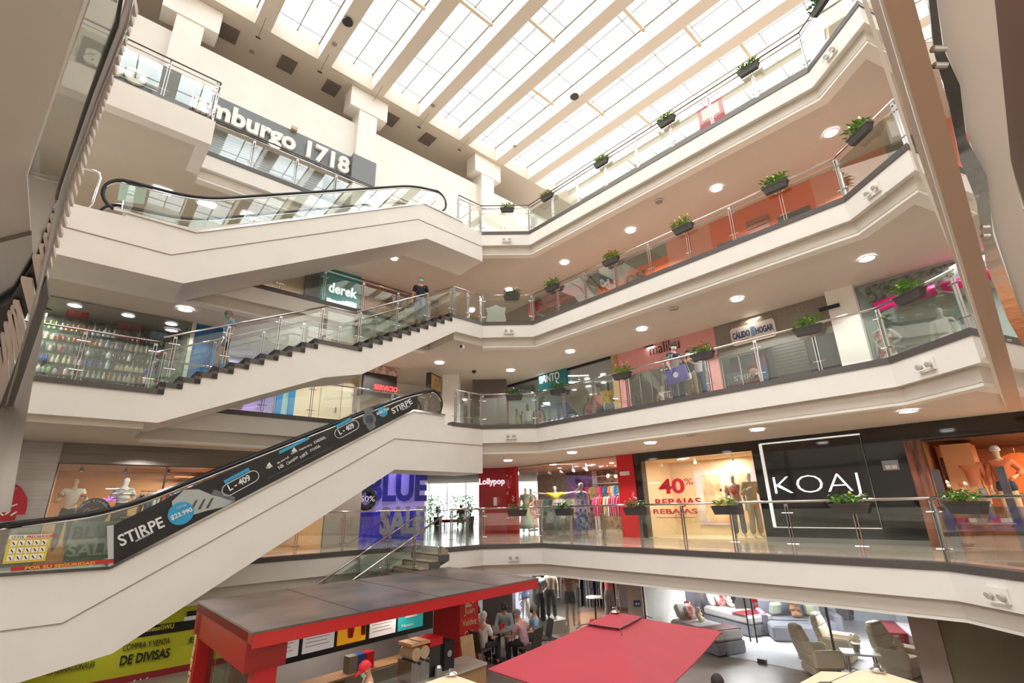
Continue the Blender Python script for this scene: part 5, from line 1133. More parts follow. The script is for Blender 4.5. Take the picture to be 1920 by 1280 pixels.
def potted(label, p, h=1.0):
    t = thing('potted_plant', label, 'plant', p); MB().lathe([(.2, 0), (.27, .62), (.29, .64), (.25, .6), (0, .58)], (0, 0, 0), 14).build('pot', mat('grey_pot', (88, 88, 92), .5), t)
    b = MB()
    for i in range(9):
        a = i*.7; q = V((math.cos(a)*.16, math.sin(a)*.12, .58+h*(.5+.1*(i % 4)))); b.tube([(0, 0, .55), q], .012, 5)
        for j in range(16):
            f = .45+.55*j/16; r = V((math.cos(a)*.16*f, math.sin(a)*.12*f, .58+(q.z-.58)*f)); aa = random.uniform(0, 6.28); d = V((math.cos(aa), math.sin(aa), .5))*.14; e_ = V((-d.y, d.x, 0))*.2
            b.add([r, r+d*.5+e_, r+d, r+d*.5-e_], [(0, 1, 2, 3)])
    b.build('foliage', MATS['deep_green_leaf'], t); return t
potted('tall potted shrub at the left side of the bright corridor', (-4.75, 31.5, 0.0)); potted('tall potted shrub beside the dark red shop wall in the corridor', (-2.75, 31, 0.0), 1.1)
bn = thing('bench', 'low red upholstered bench in the bright corridor', 'bench', (-3.75, 33.2, 0))
MB().box((0, 0, .36), (1.9, .6, .18)).build('seat', RED, bn)
for x in (-.8, .8): MB().box((x, 0, .13), (.06, .5, .27)).build('leg', DSTEEL, bn)
lr = thing('guard_rail', 'rounded steel tube guard loop at the left head of the upper escalator', 'railing', (0, 0, 0))
MB().tube([Lt(*((lambda q: (q[0], MA+.05, q[1]))(P(u, v)))) for u, v in ((120, 305), (178, 318), (186, 322), (189, 332), (180, 360), (173, 382), (166, 388), (155, 388), (110, 378))], .03, 8).build('tube', CHROME, lr, True)
gs = thing('hanging_sign', 'pale green glass sign board seen through the upper escalator glass', 'sign', Lt(0, MA+1.3, 0)); q4 = [pl(u, v, MA+1.3) for u, v in ((226, 338), (277, 346), (270, 383), (220, 376))]
MB().hull([Lt0(a, -.01, z) for a, z in q4], [Lt0(a, .01, z) for a, z in q4]).build('panel', mat('mint_glass', (178, 204, 190), .3), gs); q = pl(231, 376, MA+1.3); MB().tube([Lt0(q[0], 0, q[1]), Lt0(q[0]+.02, 0, q[1]-.25)], .02, 6).build('stem', CHROME, gs)
for i, (u, v) in enumerate(((305, 357), (388, 382), (468, 403))): t = thing('ceiling_light', ['square ceiling lamp seen through the upper escalator glass, furthest left', 'square ceiling lamp seen through the upper escalator glass, the middle one', 'square ceiling lamp seen through the upper escalator glass, lowest right'][i], 'ceiling light', atz(u, v, 3*H-.86)); MB().box((0, 0, 0), (.45, .3, .03), E3).build('diffuser', LIGHTM, t)
# ---------------------------------------------------------------- advertising panel on the low escalator
mA = MA+.09
ad = thing('advertisement', 'long black sportswear advertising panel fixed along the low escalator side', 'advertisement', Lt(0, mA, 0))
def AP(u, v): return pl(u, v, mA)
c4 = [AP(213, 1061), AP(765, 774), AP(778, 770), AP(783, 764), AP(783, 742), AP(765, 746), AP(500, 853), AP(340, 920), AP(270, 956), AP(213, 984)]
def adp(pts, m, nm, d0=0, d1=-.012): MB().hull([Lt0(t, d1, z) for t, z in pts], [Lt0(t, d0, z) for t, z in pts]).build(nm, m, ad)
adp(c4, mat('advert_black', (44, 40, 40), .35, noise=.35, scale=3), 'panel'); AW = mat('advert_white', (226, 230, 228), .5); AB = mat('advert_blue', (50, 160, 205), .5); AG = mat('advert_grey', (120, 126, 128), .5, noise=.4, scale=10)
adp([AP(200, 986), AP(213, 984), AP(213, 1061), AP(203, 1062)], mat('pale_strip', (190, 196, 196), .4), 'edge_strip')
def adt(s, u0, v0, u1, v1, hpx, mm=AW, nm='letters', **k):
    a, c = AP(u0, v0), AP(u1, v1); X = E3*(c[0]-a[0])+Z3*(c[1]-a[1]); h = abs(AP(u0, v0-hpx)[1]-a[1])
    text(nm, s, mm, Lt0(a[0], -.03, a[1]), X, X.cross(M3)*-1 if False else (M3.cross(X)).normalized()*-1 if (M3.cross(X)).z < 0 else M3.cross(X), h, X.length, .006, ad, **k)
adt('STIRPE', 226, 1024, 309, 986, 23, bold=.02); adt('www.stirpe.co', 254, 1016, 288, 998, 5, bold=.02)
def circ(u, v, r, mm, nm, d=-.022): a = AP(u, v); MB().lathe([(0, -.004), (r, -.004), (r, .004), (0, .004)], Lt0(a[0], d, a[1]), 28, M3).build(nm, mm, ad)
circ(339, 962, .235, AB, 'price_disc'); adt('$23.990', 321, 975, 361, 958, 9, bold=.03); a = AP(339, 962); adt('CUOTAS', 331, 955, 349, 948, 5)
sh = [AP(*p) for p in ((322, 940), (345, 918), (372, 917), (398, 928), (425, 934), (441, 938), (420, 950), (388, 957), (358, 966), (325, 962))]
adp(sh, mat('sneaker_white', (176, 182, 178), .5), 'printed_sneaker', -.012, -.018)
for i in range(3): adp([AP(366+i*15, 938-i*2), AP(371+i*15, 936-i*2), AP(361+i*15, 956-i*2), AP(355+i*15, 957-i*2)], mat('stripe_grey', (84, 80, 80), .5), 'printed_stripe', -.018, -.022)
adp([AP(395, 926), AP(402, 917), AP(441, 932), AP(438, 940)], AG, 'printed_laces', -.018, -.021)
def pill(u0, v0, u1, v1, s):
    a, c = V(AP(u0, v0)), V(AP(u1, v1)); d = (c-a); n = V((-d.y, d.x)).normalized()*.13; pts = []
    for i in range(7): an = math.pi/2+math.pi*i/6; pts.append(a+d.normalized()*(.13*math.cos(an))+V((-d.y, d.x)).normalized()*(.13*math.sin(an)))
    for i in range(7): an = -math.pi/2+math.pi*i/6; pts.append(c+d.normalized()*(.13*math.cos(an))+V((-d.y, d.x)).normalized()*(.13*math.sin(an)))
    MB().tube([Lt0(p.x, -.015, p.y) for p in pts], .009, 5, True).build('pill_outline', AW, ad)
    q = n*1.45; adp([tuple(a+q*.7), tuple(c+q*.7), tuple(c+q*1.25), tuple(a+q*1.25)], AB, 'blue_tab', -.012, -.016)
pill(428, 918, 474, 893, 1); adt('L - 409', 430, 920, 470, 899, 12, bold=.03); adt('visita nuestro local', 425, 905, 467, 884, 3.5, AG)
pill(636, 812, 664, 797, 1); adt('L - 409', 636, 815, 664, 801, 10, bold=.03); adt('visita nuestro local', 634, 802, 660, 788, 3, AG)
adp([AP(522, 846), AP(578, 818), AP(580, 823), AP(524, 851)], AB, 'blue_strip', -.012, -.016)
for s, u0, v0, u1, v1, h in (('hb merrell', 520, 870, 541, 858, 4), ('NB', 523, 880, 532, 874, 7), ('Champion', 538, 872, 558, 858, 6), ('superdry', 560, 845, 585, 834, 4), ('DIESEL', 589, 832, 611, 821, 5), ('NIKE', 564, 860, 577, 850, 6), ('FOSSIL', 582, 847, 601, 837, 5), ('le coq', 499, 879, 510, 874, 5), ('adidas', 546, 852, 557, 846, 5)): adt(s, u0, v0, u1, v1, h, bold=.01)
adp([AP(500, 872), AP(505, 866), AP(510, 874), AP(504, 879)], AW, 'brand_mark', -.012, -.016); adp([AP(546, 846), AP(551, 838), AP(556, 844), AP(551, 847)], AW, 'brand_mark', -.012, -.016)
for (u0, v0, u1, v1) in ((502, 897, 622, 838),): a, c = AP(u0, v0), AP(u1, v1); MB().tube([Lt0(a[0], -.014, a[1]), Lt0(c[0], -.014, c[1])], .004, 4).build('thin_line', AG, ad)
circ(692, 786, .2, AG, 'printed_watch', -.016); circ(692, 786, .12, mat('watch_face', (70, 84, 90), .5, noise=.5, scale=14), 'watch_dial', -.024)
adp([AP(680, 768), AP(694, 762), AP(703, 770), AP(686, 777)], AG, 'watch_strap', -.012, -.015); adp([AP(686, 800), AP(702, 792), AP(704, 800), AP(694, 808)], AG, 'watch_strap', -.012, -.015)
circ(717, 772, .15, AB, 'price_disc'); adt('$38.750', 706, 778, 729, 768, 5, bold=.02); adt('STIRPE', 736, 776, 773, 756, 11, bold=.02); adt('www.stirpe.co', 753, 770, 768, 762, 3)
# warning sheet and safety strip on the lower glass
ws = thing('safety_notice', 'yellow and white sheet of warning pictograms on the low escalator glass', 'notice', Lt(0, mA, 0))
a, b_, c, d = pl(18, 1003, mA), pl(96, 1001, mA), pl(84, 1051, mA), pl(4, 1057, mA)
MB().hull([Lt0(t, -.008, z) for t, z in (a, b_, c, d)], [Lt0(t, 0, z) for t, z in (a, b_, c, d)]).build('sheet', mat('sheet_yellow', (222, 200, 60), .5), ws)
lp = lambda x, y: tuple(V(a).lerp(V(b_), x).lerp(V(d).lerp(V(c), x), y))
q4 = [lp(0, 0), lp(1, 0), lp(1, .14), lp(0, .14)]; MB().hull([Lt0(t, -.012, z) for t, z in q4], [Lt0(t, -.008, z) for t, z in q4]).build('white_heading', FUR, ws)
p_ = lp(.42, .12); text('letters', 'PRECAUCIONES', RED, Lt0(p_[0], -.014, p_[1]), E3, Z3, .045, .42, .004, ws, bold=.02); p_ = lp(.06, .12); text('letters', 'OTIS', DARK, Lt0(p_[0], -.014, p_[1]), E3, Z3, .04, .16, .004, ws)
for j in range(3):
    for i in range(5):
        q4 = [lp(.08+i*.18, .2+j*.26), lp(.22+i*.18, .2+j*.26), lp(.22+i*.18, .4+j*.26), lp(.08+i*.18, .4+j*.26)]; MB().hull([Lt0(t, -.012, z) for t, z in q4], [Lt0(t, -.008, z) for t, z in q4]).build('pictogram', FUR, ws)
        o_ = lp(.12+i*.18, .25+j*.26); o2 = lp(.18+i*.18, .36+j*.26); MB().tube([Lt0(o_[0], -.014, o_[1]), Lt0(o2[0], -.014, o2[1])], .008, 4).build('pictogram_mark', DARK, ws)
ss = thing('safety_strip', 'red warning strip with yellow capitals low on the escalator glass', 'notice', Lt(0, mA, 0))
q4 = [pl(20, 1063, mA), pl(213, 1047, mA), pl(213, 1055, mA), pl(20, 1071, mA)]; MB().hull([Lt0(t, -.02, z) for t, z in q4], [Lt0(t, -.008, z) for t, z in q4]).build('strip', mat('warning_red', (190, 50, 44), .5), ss)
a_ = pl(46, 1067.5, mA); c_ = pl(178, 1057, mA); text('letters', 'POR SU SEGURIDAD', mat('warning_yellow', (230, 190, 60), .5), Lt0(a_[0], -.022, a_[1]), E3*(c_[0]-a_[0])+Z3*(c_[1]-a_[1]), Z3, .05, c_[0]-a_[0], .004, ss, bold=.03)
bb = thing('sale_banner', 'pale teal banner with sale lettering seen through the low escalator glass', 'banner', Lt(.0, MA+2.2, -.2)); a_ = pl(115, 1060, MA+2.2)[0]
LB(MB(), a_, a_+.95, 0, .03, .2, 1.2).build('cloth', mat('pale_teal_cloth', (140, 162, 158), .6), bb); text('letters', 'BLUE', mat('slate_letters', (84, 96, 96), .6), Lt0(a_+.06, -.01, .85), E3, Z3, .26, .8, .006, bb, bold=.03); text('letters', 'SALE', FUR, Lt0(a_+.03, -.01, .5), E3, Z3, .24, .8, .006, bb, bold=.03)
# ---------------------------------------------------------------- near overhead elements at the left and right edges of the view
ZN = 2.78
def near_slab(px, z, th, m, nm='ceiling', name2=None):
    pts = [atz(u, v, z) for u, v in px]; return struct(nm, MB().prism(pts, (0, 0, th)), m)
near_slab([(-160, -60), (176, -60), (170, 0), (50, 330), (60, 470), (-60, 520), (-200, 400)], 3.0, .25, mat('taupe_ceiling', (190, 184, 174), .6))
near_slab([(-160, 430), (-60, 470), (60, 440), (64, 505), (72, 540), (40, 560), (0, 590), (-120, 640)], 2.96, .04, mat('reflective_sheet', (150, 146, 140), .16, 1), 'trim_%d' % AN); AN += 1
near_slab([(165, 0), (184, -60), (176, -60), (170, 0), (50, 330), (53, 330)][1:] if False else [(180, -40), (171, -40), (49, 330), (54, 332)], 2.94, .03, FUR, 'trim_%d' % AN); AN += 1
near_slab([(52, 330), (112, 345), (107, 420), (88, 520), (70, 545), (62, 480)], 2.9, .03, mat('satin_sheet', (205, 200, 194), .2, .85), 'trim_%d' % AN); AN += 1
gl_ = glassmat('smoked_glass', (236, 238, 234), .06)
near_slab([(176, -30), (233, -30), (222, 45), (150, 240), (112, 345), (52, 330)], 2.88, .012, gl_, 'window_%d' % wn); wn += 1
def pxline(pts, k):
    for i in range(len(pts)-1):
        if k <= pts[i+1][0]: a, b = pts[i], pts[i+1]; f = (k-a[0])/(b[0]-a[0]); return (a[1]+(b[1]-a[1])*f, a[2]+(b[2]-a[2])*f)
    return pts[-1][1:]
hr = thing('escalator_handrail', 'dark handrail with a steel edge running close overhead at far left', 'handrail', (0, 0, 0))
MB().tube([atz(u, v, ZN) for u, v in ((236, -40), (223, 40), (175, 170), (113, 352), (108, 372))], .012, 8).build('rubber', BLACK, hr, True)
MB().tube([atz(u, v, ZN) for u, v in ((245, -30), (231, 48), (182, 175), (120, 350), (70, 560), (0, 800))], .016, 8).build('steel_edge', STEEL, hr, True)
gr = thing('louvre_strip', 'long overhead strip of slanting metal louvre blades at far left', 'louvres', (0, 0, 0))
tips = [(0, 268, -40), (2, 254, 26), (6, 228, 98), (9, 209, 155), (14, 186, 221), (18, 165, 288), (21, 148, 344), (25, 122, 422), (29, 95, 500), (31, 80, 544), (33, 50, 636), (35, 35, 680), (37, 17, 731), (39, 3, 779)]
tops = [(0, 262, -80), (2, 246, -20), (6, 222, 45), (9, 205, 95), (14, 178, 165), (18, 155, 238), (21, 138, 290), (25, 111, 368), (29, 86, 440), (31, 70, 480), (33, 30, 565), (35, 20, 585), (37, 6, 625), (39, -14, 680)]
FIN = mat('louvre_metal', (212, 202, 190), .5)
for i in range(0, 40):
    if i < 32: a = pxline(tips, i); c = pxline(tops, i)
    else: a = pxline(tips, i); c = pxline(tops, i)
    pa, pc = atz(a[0], a[1], ZN+.02), atz(c[0], c[1], ZN+.02); w = (pa-pc).length
    nx = atz(pxline(tips, min(i+1, 39))[0], pxline(tips, min(i+1, 39))[1], ZN+.02); sp_ = (nx-pa).length if i < 39 else .5
    d = (pa-pc).normalized(); b = MB(); wd_ = max(.012, sp_*.6*abs(d.cross((nx-pa).normalized()).z if i < 39 else .7)); b.box((pa+pc)/2, (w, wd_, .03), d); b.build('blade', FIN, gr)
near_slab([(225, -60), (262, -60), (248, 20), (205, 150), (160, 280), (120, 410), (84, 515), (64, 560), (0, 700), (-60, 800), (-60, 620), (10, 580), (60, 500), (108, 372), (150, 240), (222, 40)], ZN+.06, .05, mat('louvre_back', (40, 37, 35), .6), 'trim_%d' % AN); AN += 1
near_slab([(92, 560), (86, 520), (60, 600), (0, 760), (-40, 860), (-10, 870), (12, 800)], ZN-.01, .03, DSTEEL, 'trim_%d' % AN); AN += 1
# column of brushed steel below the strip, standing on the near floor
SS = mat('column_sheet', (150, 146, 142), .22, .9, noise=.2, scale=1.5, stretch=(3, 3, .3))
cpts = [atn(u, v, N2, 11.0) for u, v in ((88, 560), (78, 640), (62, 715), (20, 960), (-60, 960), (-40, 860), (20, 730), (62, 600))]
struct('pillar', MB().prism(cpts, tuple(-M3*.1)), SS)
# right: beam, slotted strip, white beam
near_slab([(1640, -30), (1650, -30), (1889, 770), (1868, 725)], ZN-.01, .05, mat('bright_white', (246, 243, 236), .5), 'trim_%d' % AN); AN += 1
near_slab([(1648, -30), (1706, -30), (1800, 320), (1918, 766), (1889, 770)], ZN-.02, .06, mat('tan_soffit', (190, 164, 142), .6), 'trim_%d' % AN); AN += 1
near_slab([(1606, -30), (1616, -30), (1724, 308), (1802, 500), (1850, 650), (1846, 655), (1795, 500), (1716, 306)], 3.3, .03, MATS['bright_white'], 'trim_%d' % AN); AN += 1
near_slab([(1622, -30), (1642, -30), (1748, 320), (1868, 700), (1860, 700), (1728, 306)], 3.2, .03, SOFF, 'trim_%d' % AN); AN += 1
near_slab([(1738, -30), (1752, -30), (1768, 90), (1800, 160), (1812, 260), (1850, 330), (1862, 440), (1905, 560), (1960, 700), (1960, 720), (1890, 600), (1850, 500), (1832, 380), (1800, 300), (1780, 200), (1752, 100)], 2.9, .02, mat('buckled_sheet', (150, 150, 150), .15, 1, bump=.4, scale=3), 'trim_%d' % AN); AN += 1
near_slab([(1752, -30), (1862, -30), (1895, 300), (1960, 560), (1960, 700), (1905, 560), (1866, 440), (1845, 330), (1812, 250), (1800, 160), (1770, 90)], 2.95, .3, mat('pale_beam', (246, 243, 240), .6), 'ceiling')
near_slab([(1860, -40), (2000, -40), (2000, 700), (1940, 440), (1893, 300)], 3.3, .2, mat('brown_soffit', (120, 100, 92), .7), 'ceiling')
for i, (u, v) in enumerate(((1748, 92), (1751, 123), (1840, 426), (1841, 442), (1887, 638))):
    t = tag(MB().lathe([(0, 0), (.014, 0), (.014, .05), (0, .05)], (0, 0, 0), 10, RT).build('glass_fixing', CHROME, loc=atz(u, v, ZN)), 'round steel glass fixing on the near right beam', 'fitting', 'round steel glass fixings at the near right beam')
# ---------------------------------------------------------------- ground floor: currency shop wall
mY = 16.6; G = GZ
YEW = mat('acid_yellow', (196, 196, 40), .5)
struct('wall_left', LB(MB(), -6, 7.9, mY, mY+.2, G, -.9), YEW)
ys = thing('shopfront_signage', 'black banner and large black capitals on the acid yellow currency shop wall', 'sign', Lt(0, mY-.02, 0))
def YP(u, v): return pl(u, v, mY-.02)
a, c = YP(240, 1192), YP(372, 1168); zb_ = YP(300, 1187)[1]; hb = YP(300, 1172)[1]-zb_
LB(MB(), -2, 6, 0, .03, zb_-.02, zb_+hb+.02).build('black_banner', BLACK, ys); YL = mat('yellow_letters', (222, 214, 50), .5)
a, c = YP(252, 1190), YP(325, 1178); text('banner_letters', 'ternUnion\\\\WU', YL, Lt0(a[0], -.012, zb_+.08), E3, Z3, hb*.6, c[0]-a[0], .01, ys, bold=.02)
a, c = YP(228, 1226), YP(317, 1210); text('letters', 'COMPRA Y VENTA', BLACK, Lt0(a[0], -.01, (a[1]+c[1])/2+.06), E3, Z3, .14, c[0]-a[0], .01, ys)
a, c = YP(225, 1240), YP(318, 1224); text('letters', 'DE DIVISAS', BLACK, Lt0(a[0], -.01, (a[1]+c[1])/2-.08), E3, Z3, .21, c[0]-a[0], .01, ys, bold=.02)
a, c = YP(90, 1262), YP(176, 1252); text('letters', 'INTERNACIONALES', BLACK, Lt0(a[0], -.01, (a[1]+c[1])/2), E3, Z3, .12, c[0]-a[0], .01, ys); a = YP(355, 1205); text('letters', 'EN', BLACK, Lt0(a[0], -.01, a[1]), E3, Z3, .14, .3, .01, ys)
zr = YP(300, 1255)[1]; LB(MB(), -4, 7, -.01, .02, G, zr).build('red_base', mat('brick_red_band', (150, 40, 44), .5), ys); a = YP(238, 1276); text('letters', 'AV', FUR, Lt0(a[0], -.03, zr-.33), E3, Z3, .24, .42, .01, ys, shear=.3)
a = YP(345, 1160); c = YP(372, 1150); t = thing('wall_poster', 'picture of a dark shoe with a white sole above the black banner', 'poster', Lt(a[0], mY-.03, a[1]-.05)); LB(MB(), 0, .8, 0, .02, 0, .1).build('sole', FUR, t); LB(MB(), .05, .75, 0, .02, .1, .22).build('upper', BLACK, t); LB(MB(), .4, .78, 0, .02, .22, .42).build('ankle', BLACK, t)
struct('wall_left', LB(MB(), 7.9, 9.5, mY-.3, mY+2.4, G, -.9), mat('kiosk_back_wall', (196, 190, 184), .6))
# ---------------------------------------------------------------- coffee kiosk
K0 = V((-3.73, 7.82, 0)); K1 = V((.47, 12.66, 0)); R1 = (K1-K0).normalized(); KL = (K1-K0).length; R2 = V((-R1.y, R1.x, 0)); KD = 3.7; KN = Vector((R2.x, R2.y)); _t = (V((-6.2, 10.57, 0))-K0).normalized(); KA, KBB = _t.dot(R1), _t.dot(R2)
KM = mat('weathered_roof_sheet', (96, 92, 88), .3, .3, noise=1, rgb2=(134, 116, 108), scale=1.1); KR = mat('kiosk_red', (196, 42, 44), .35); KR2 = mat('kiosk_deep_red', (160, 34, 34), .35)
kk = thing('coffee_kiosk', 'red coffee kiosk with a wide stained metal roof on the ground floor', 'kiosk', K0+V((0, 0, G)), math.atan2(R1.y, R1.x))
def KB(b, x0, x1, y0, y1, z0, z1):
    q = [(x0+y0*KA, y0*KBB), (x1+y0*KA, y0*KBB), (x1+y1*KA, y1*KBB), (x0+y1*KA, y1*KBB)]
    return b.hull([V((x, y, z0-G)) for x, y in q], [V((x, y, z1-G)) for x, y in q])
KB(MB(), -.02, KL+.02, -.02, KD, -.52, -.49).build('roof_sheet', KM, kk)
b = MB(); KB(b, 0, KL, 0, KD, -.66, -.52); b.build('roof_deck', KR2, kk)
for x in (1.7, 3.4, 5.0): KB(MB(), x, x+.012, 0, KD, -.49, -.486).build('roof_seam', DARK, kk)
KB(MB(), 0, KL, -.015, .03, -.7, -.5).build('front_fascia', KR, kk); KB(MB(), KL-.03, KL+.01, 0, KD, -.7, -.5).build('side_fascia', KR, kk)
KB(MB(), .0, .03, .25, KD, -1.05, -.5).build('gable_panel', KR2, kk); KB(MB(), .03, .6, .25, .3, -1.05, -.66).build('gable_return', KR2, kk)
def kx(u, v, y):   # pixel onto a plane parallel to the kiosk front
    p = atn(u, v, KN, (K0+R2*y*KBB).dot(R2)); return (p-K0).dot(R1)-y*KA, p.z
xl, xr = kx(479, 1240, .3)[0], kx(521, 1240, .3)[0]; KB(MB(), xl, xr, .3, .55, G, -.66).build('corner_pillar', KR, kk)
KB(MB(), -.0, .3, KD-.5, KD-.2, G, -.66).build('side_pillar', KR, kk)
for i, ch in enumerate('JUAN'): text('pillar_letters', ch, mat('cream_letters', (226, 190, 140), .5), (0, -.015, 0), (0, 0, 1), (-1, 0, 0), .13, .2, .01, kk) if False else None
text('pillar_letters', 'Valdez', mat('cream_letters', (226, 190, 140), .5), (KD*KA-.42*KA-.02, (KD-.42)*KBB, -1.1-G-1.0), (0, 0, 1), (KA, KBB, 0), .16, 1.1, .012, kk, bold=.02)
pc = atz(861, 1266, G); pr_ = atz(897, 1254, G); rd_ = (pr_-pc); rd_.z = 0; pw = rd_.length; rd_.normalize()
ang = math.atan2(R1.y, R1.x); _M = Matrix.Rotation(-ang, 3, 'Z')
def kl(p): return _M@(V(p)-K0-V((0, 0, G)))
ld_ = R2*1.0
def pillar(z0, z1, g, nm, m):
    q = [pc-rd_*g-ld_.normalized()*g, pc+rd_*(pw+g)-ld_.normalized()*g, pc+rd_*(pw+g)+ld_*(1+g), pc-rd_*g+ld_*(1+g)]
    return MB().hull([kl((p.x, p.y, z0)) for p in q], [kl((p.x, p.y, z1)) for p in q]).build(nm, m, kk)
pillar(G+.14, -.66, 0, 'main_pillar', KR); pillar(G, G+.14, .02, 'pillar_base', DARK)
px_ = kl(pc).x-kl(pc).y/KBB*KA
CRL = MATS['cream_letters']; _X = _M@rd_; _f = rd_.cross(Z3)
for s, z, w in (('Juan', -1.42, .5), ('Valdez', -1.68, .68), ('Café', -1.94, .45)): text('letters', s, CRL, kl(pc+rd_*((pw-w*pw/.9)/2)+_f*.005)+V((0, 0, z-G)), _X, (0, 0, 1), .15, w*pw/.9, .012, kk, bold=.0)
for i in range(4):
    for j in range(4):
        if (i*3+j*5) % 4: o = kl(pc+rd_*(pw*.32+i*.075)+_f*.008); MB().box(o+V((0, 0, -1.02-j*.075-G)), (.06, .012, .06), _X).build('square_motif', CRL, kk)
# menu boards
yb = 1.6; zb0 = kx(658, 1204, yb)[1]
KB(MB(), kx(518, 1210, yb)[0], kx(812, 1160, yb)[0], yb, yb+.08, zb0-.1, -.66).build('board_frame', BLACK, kk)
bw = [(522, 560, 'menu_white'), (568, 626, 'menu_white'), (633, 685, 'menu_orange'), (693, 741, 'menu_white'), (746, 792, 'menu_teal')]
BD = {'menu_white': mat('menu_white', (214, 208, 204), .4, emit=.35), 'menu_orange': mat('menu_orange', (230, 160, 30), .4, emit=.4), 'menu_teal': mat('menu_teal', (40, 158, 158), .4, emit=.4)}
for i, (u0, u1, mm) in enumerate(bw):
    v = 1210-(u0-520)*.215; x0, x1 = kx(u0, v, yb)[0], kx(u1, v-10, yb)[0]; bd = KB(MB(), x0, x1, yb-.03, yb, zb0, zb0+.5).build('menu_board', BD[mm], kk)
    if mm == 'menu_white':
        for j in range(5): KB(MB(), x0+.05, x1-.1-.05*(j % 2), yb-.036, yb-.03, zb0+.1+j*.06, zb0+.108+j*.06).build('printed_line', GREYF, bd)
    elif mm == 'menu_orange':
        c = ((x0+x1)/2-.05+yb*KA, yb*KBB-.05, zb0+.1-G); MB().lathe([(.05, 0), (.075, .2), (0, .2)], c, 12).build('printed_cup', RED, bd); MB().lathe([(.04, 0), (.055, .22), (0, .22)], (c[0]+.28, c[1], c[2]), 10).build('printed_glass', MATS['auburn'], bd)
    else:
        text('printed_words', 'Nuevo', FUR, (x0+.08+yb*KA, yb*KBB-.04, zb0+.06-G), (1, 0, 0), (0, 0, 1), .06, .3, .004, bd); MB().box(((x0+x1)/2+yb*KA, yb*KBB-.04, zb0+.3-G), (.3, .01, .16)).build('printed_cake', FUR, bd)
KB(MB(), xr+.1, px_-.8, KD-.35, KD-.25, G, -.9).build('back_panel', mat('kiosk_grey_panel', (178, 174, 170), .5), kk)
# counter and glass shield
KB(MB(), xr, px_-.72, .3, 1.0, G, -1.98).build('counter', mat('counter_wood', (170, 130, 92), .4), kk); KB(MB(), xr, px_-.72, .26, 1.04, -1.98, -1.94).build('counter_top', mat('counter_stone', (180, 172, 160), .3), kk)
KB(MB(), kx(525, 1260, .3)[0], kx(745, 1250, .3)[0], .3, .315, -1.94, -1.5).build('counter_shield', glassmat('shield_glass', (200, 214, 208), .12), kk)
KB(MB(), kx(611, 1260, .28)[0], kx(640, 1255, .28)[0], .27, .285, -1.86, -1.6).build('paper_notice', mat('peach_paper', (226, 186, 150), .6), kk)
KB(MB(), xl, xr, .55, 3.0, G, -1.2).build('side_glazing', gl_ if False else glassmat('kiosk_glass', (206, 214, 208), .08), kk)
def klocal(u, v, y): x, z = kx(u, v, y); return K0+R1*(x+y*KA)+R2*(y*KBB)+V((0, 0, z))
ang = math.atan2(R1.y, R1.x)
# drink machines on the counter
for i, (u, lid) in enumerate(((767, 1), (783, 1))):
    p = klocal(u, 1255, .65); p.z = -1.94; t = thing('slush_machine', ['round-bowled drink dispenser with tan lid, left one on the kiosk counter', 'round-bowled drink dispenser with tan lid, next to the red lidded machine'][i], 'drink machine', p, ang)
    MB().box((0, 0, .18), (.22, .42, .36)).build('base', STEEL, t); MB().lathe([(0, -.2), (.11, -.19), (.11, .19), (0, .2)], (0, -.02, .46), 16, (0, 1, 0)).build('bowl', mat('clouded_bowl', (196, 170, 140), .3), t)
    MB().box((0, 0, .62), (.24, .42, .05)).build('lid', mat('tan_lid', (222, 172, 122), .4), t); MB().lathe([(.02, 0), (.03, .08), (0, .09)], (0, -.24, .33), 8, (0, -1, 0)).build('tap', DARK, t)
p = klocal(804, 1250, .65); p.z = -1.94; t = thing('coffee_brewer', 'coffee brewer with a red box top on the kiosk counter', 'coffee machine', p, ang); MB().box((0, 0, .25), (.26, .36, .5)).build('body', DARK, t); MB().box((0, 0, .58), (.32, .42, .13)).build('red_top', RED, t); MB().lathe([(.07, 0), (.08, .16), (.05, .2), (0, .2)], (0, -.26, 0), 12).build('jug', STEEL, t)
p = klocal(833, 1240, .7); p.z = -1.94; t = thing('grinder', 'tall black coffee grinder beside the red kiosk pillar', 'coffee machine', p, ang); MB().box((0, 0, .25), (.26, .3, .5)).build('body', BLACK, t); MB().lathe([(0, -.16), (.06, -.16), (.06, -.14), (0, -.14)], (0, 0, .28), 14, (0, 1, 0)).build('dial', CHROME, t)
for i, u in enumerate((657, 672, 688)): p = klocal(u, 1245, 1.7); p.z = -1.84; t = tag(MB().box((0, 0, .14), (.18, .2, .28)).build('counter_box', [GREYF, mat('box_blue', (50, 70, 130), .4), RED][i], loc=p, rotz=ang), ['grey appliance at the back of the kiosk', 'dark blue appliance with small screen at the back of the kiosk', 'small red appliance at the back of the kiosk'][i], 'appliance')
tag(KB(MB(), xr+.1, px_-.8, 1.5, 1.95, G, -1.84).build('back_counter', mat('counter_wood', (170, 130, 92), .4), loc=kk.location, rotz=ang), 'grey back counter inside the red kiosk', 'counter')
for i, x in enumerate((.9, 1.4)): p = K0+R1*(xr+x*.8)+R2*-.1+V((0, 0, G)); t = thing('bar_stool', ['wire backed stool, left one at the kiosk counter', 'wire backed stool, right one at the kiosk counter'][i], 'stool', p, ang); MB().lathe([(.17, .66), (.18, .7), (0, .7)], (0, 0, 0), 14).build('seat', BLACK, t); MB().tube([(-.15, -.1, .7), (-.15, -.14, 1.05), (.15, -.14, 1.05), (.15, -.1, .7)], .012, 6).build('back_rail', CHROME, t); [MB().tube([(sx*.1, sy*.1, .66), (sx*.17, sy*.17, 0)], .012, 5).build('leg', CHROME, t) for sx in (-1, 1) for sy in (-1, 1)]
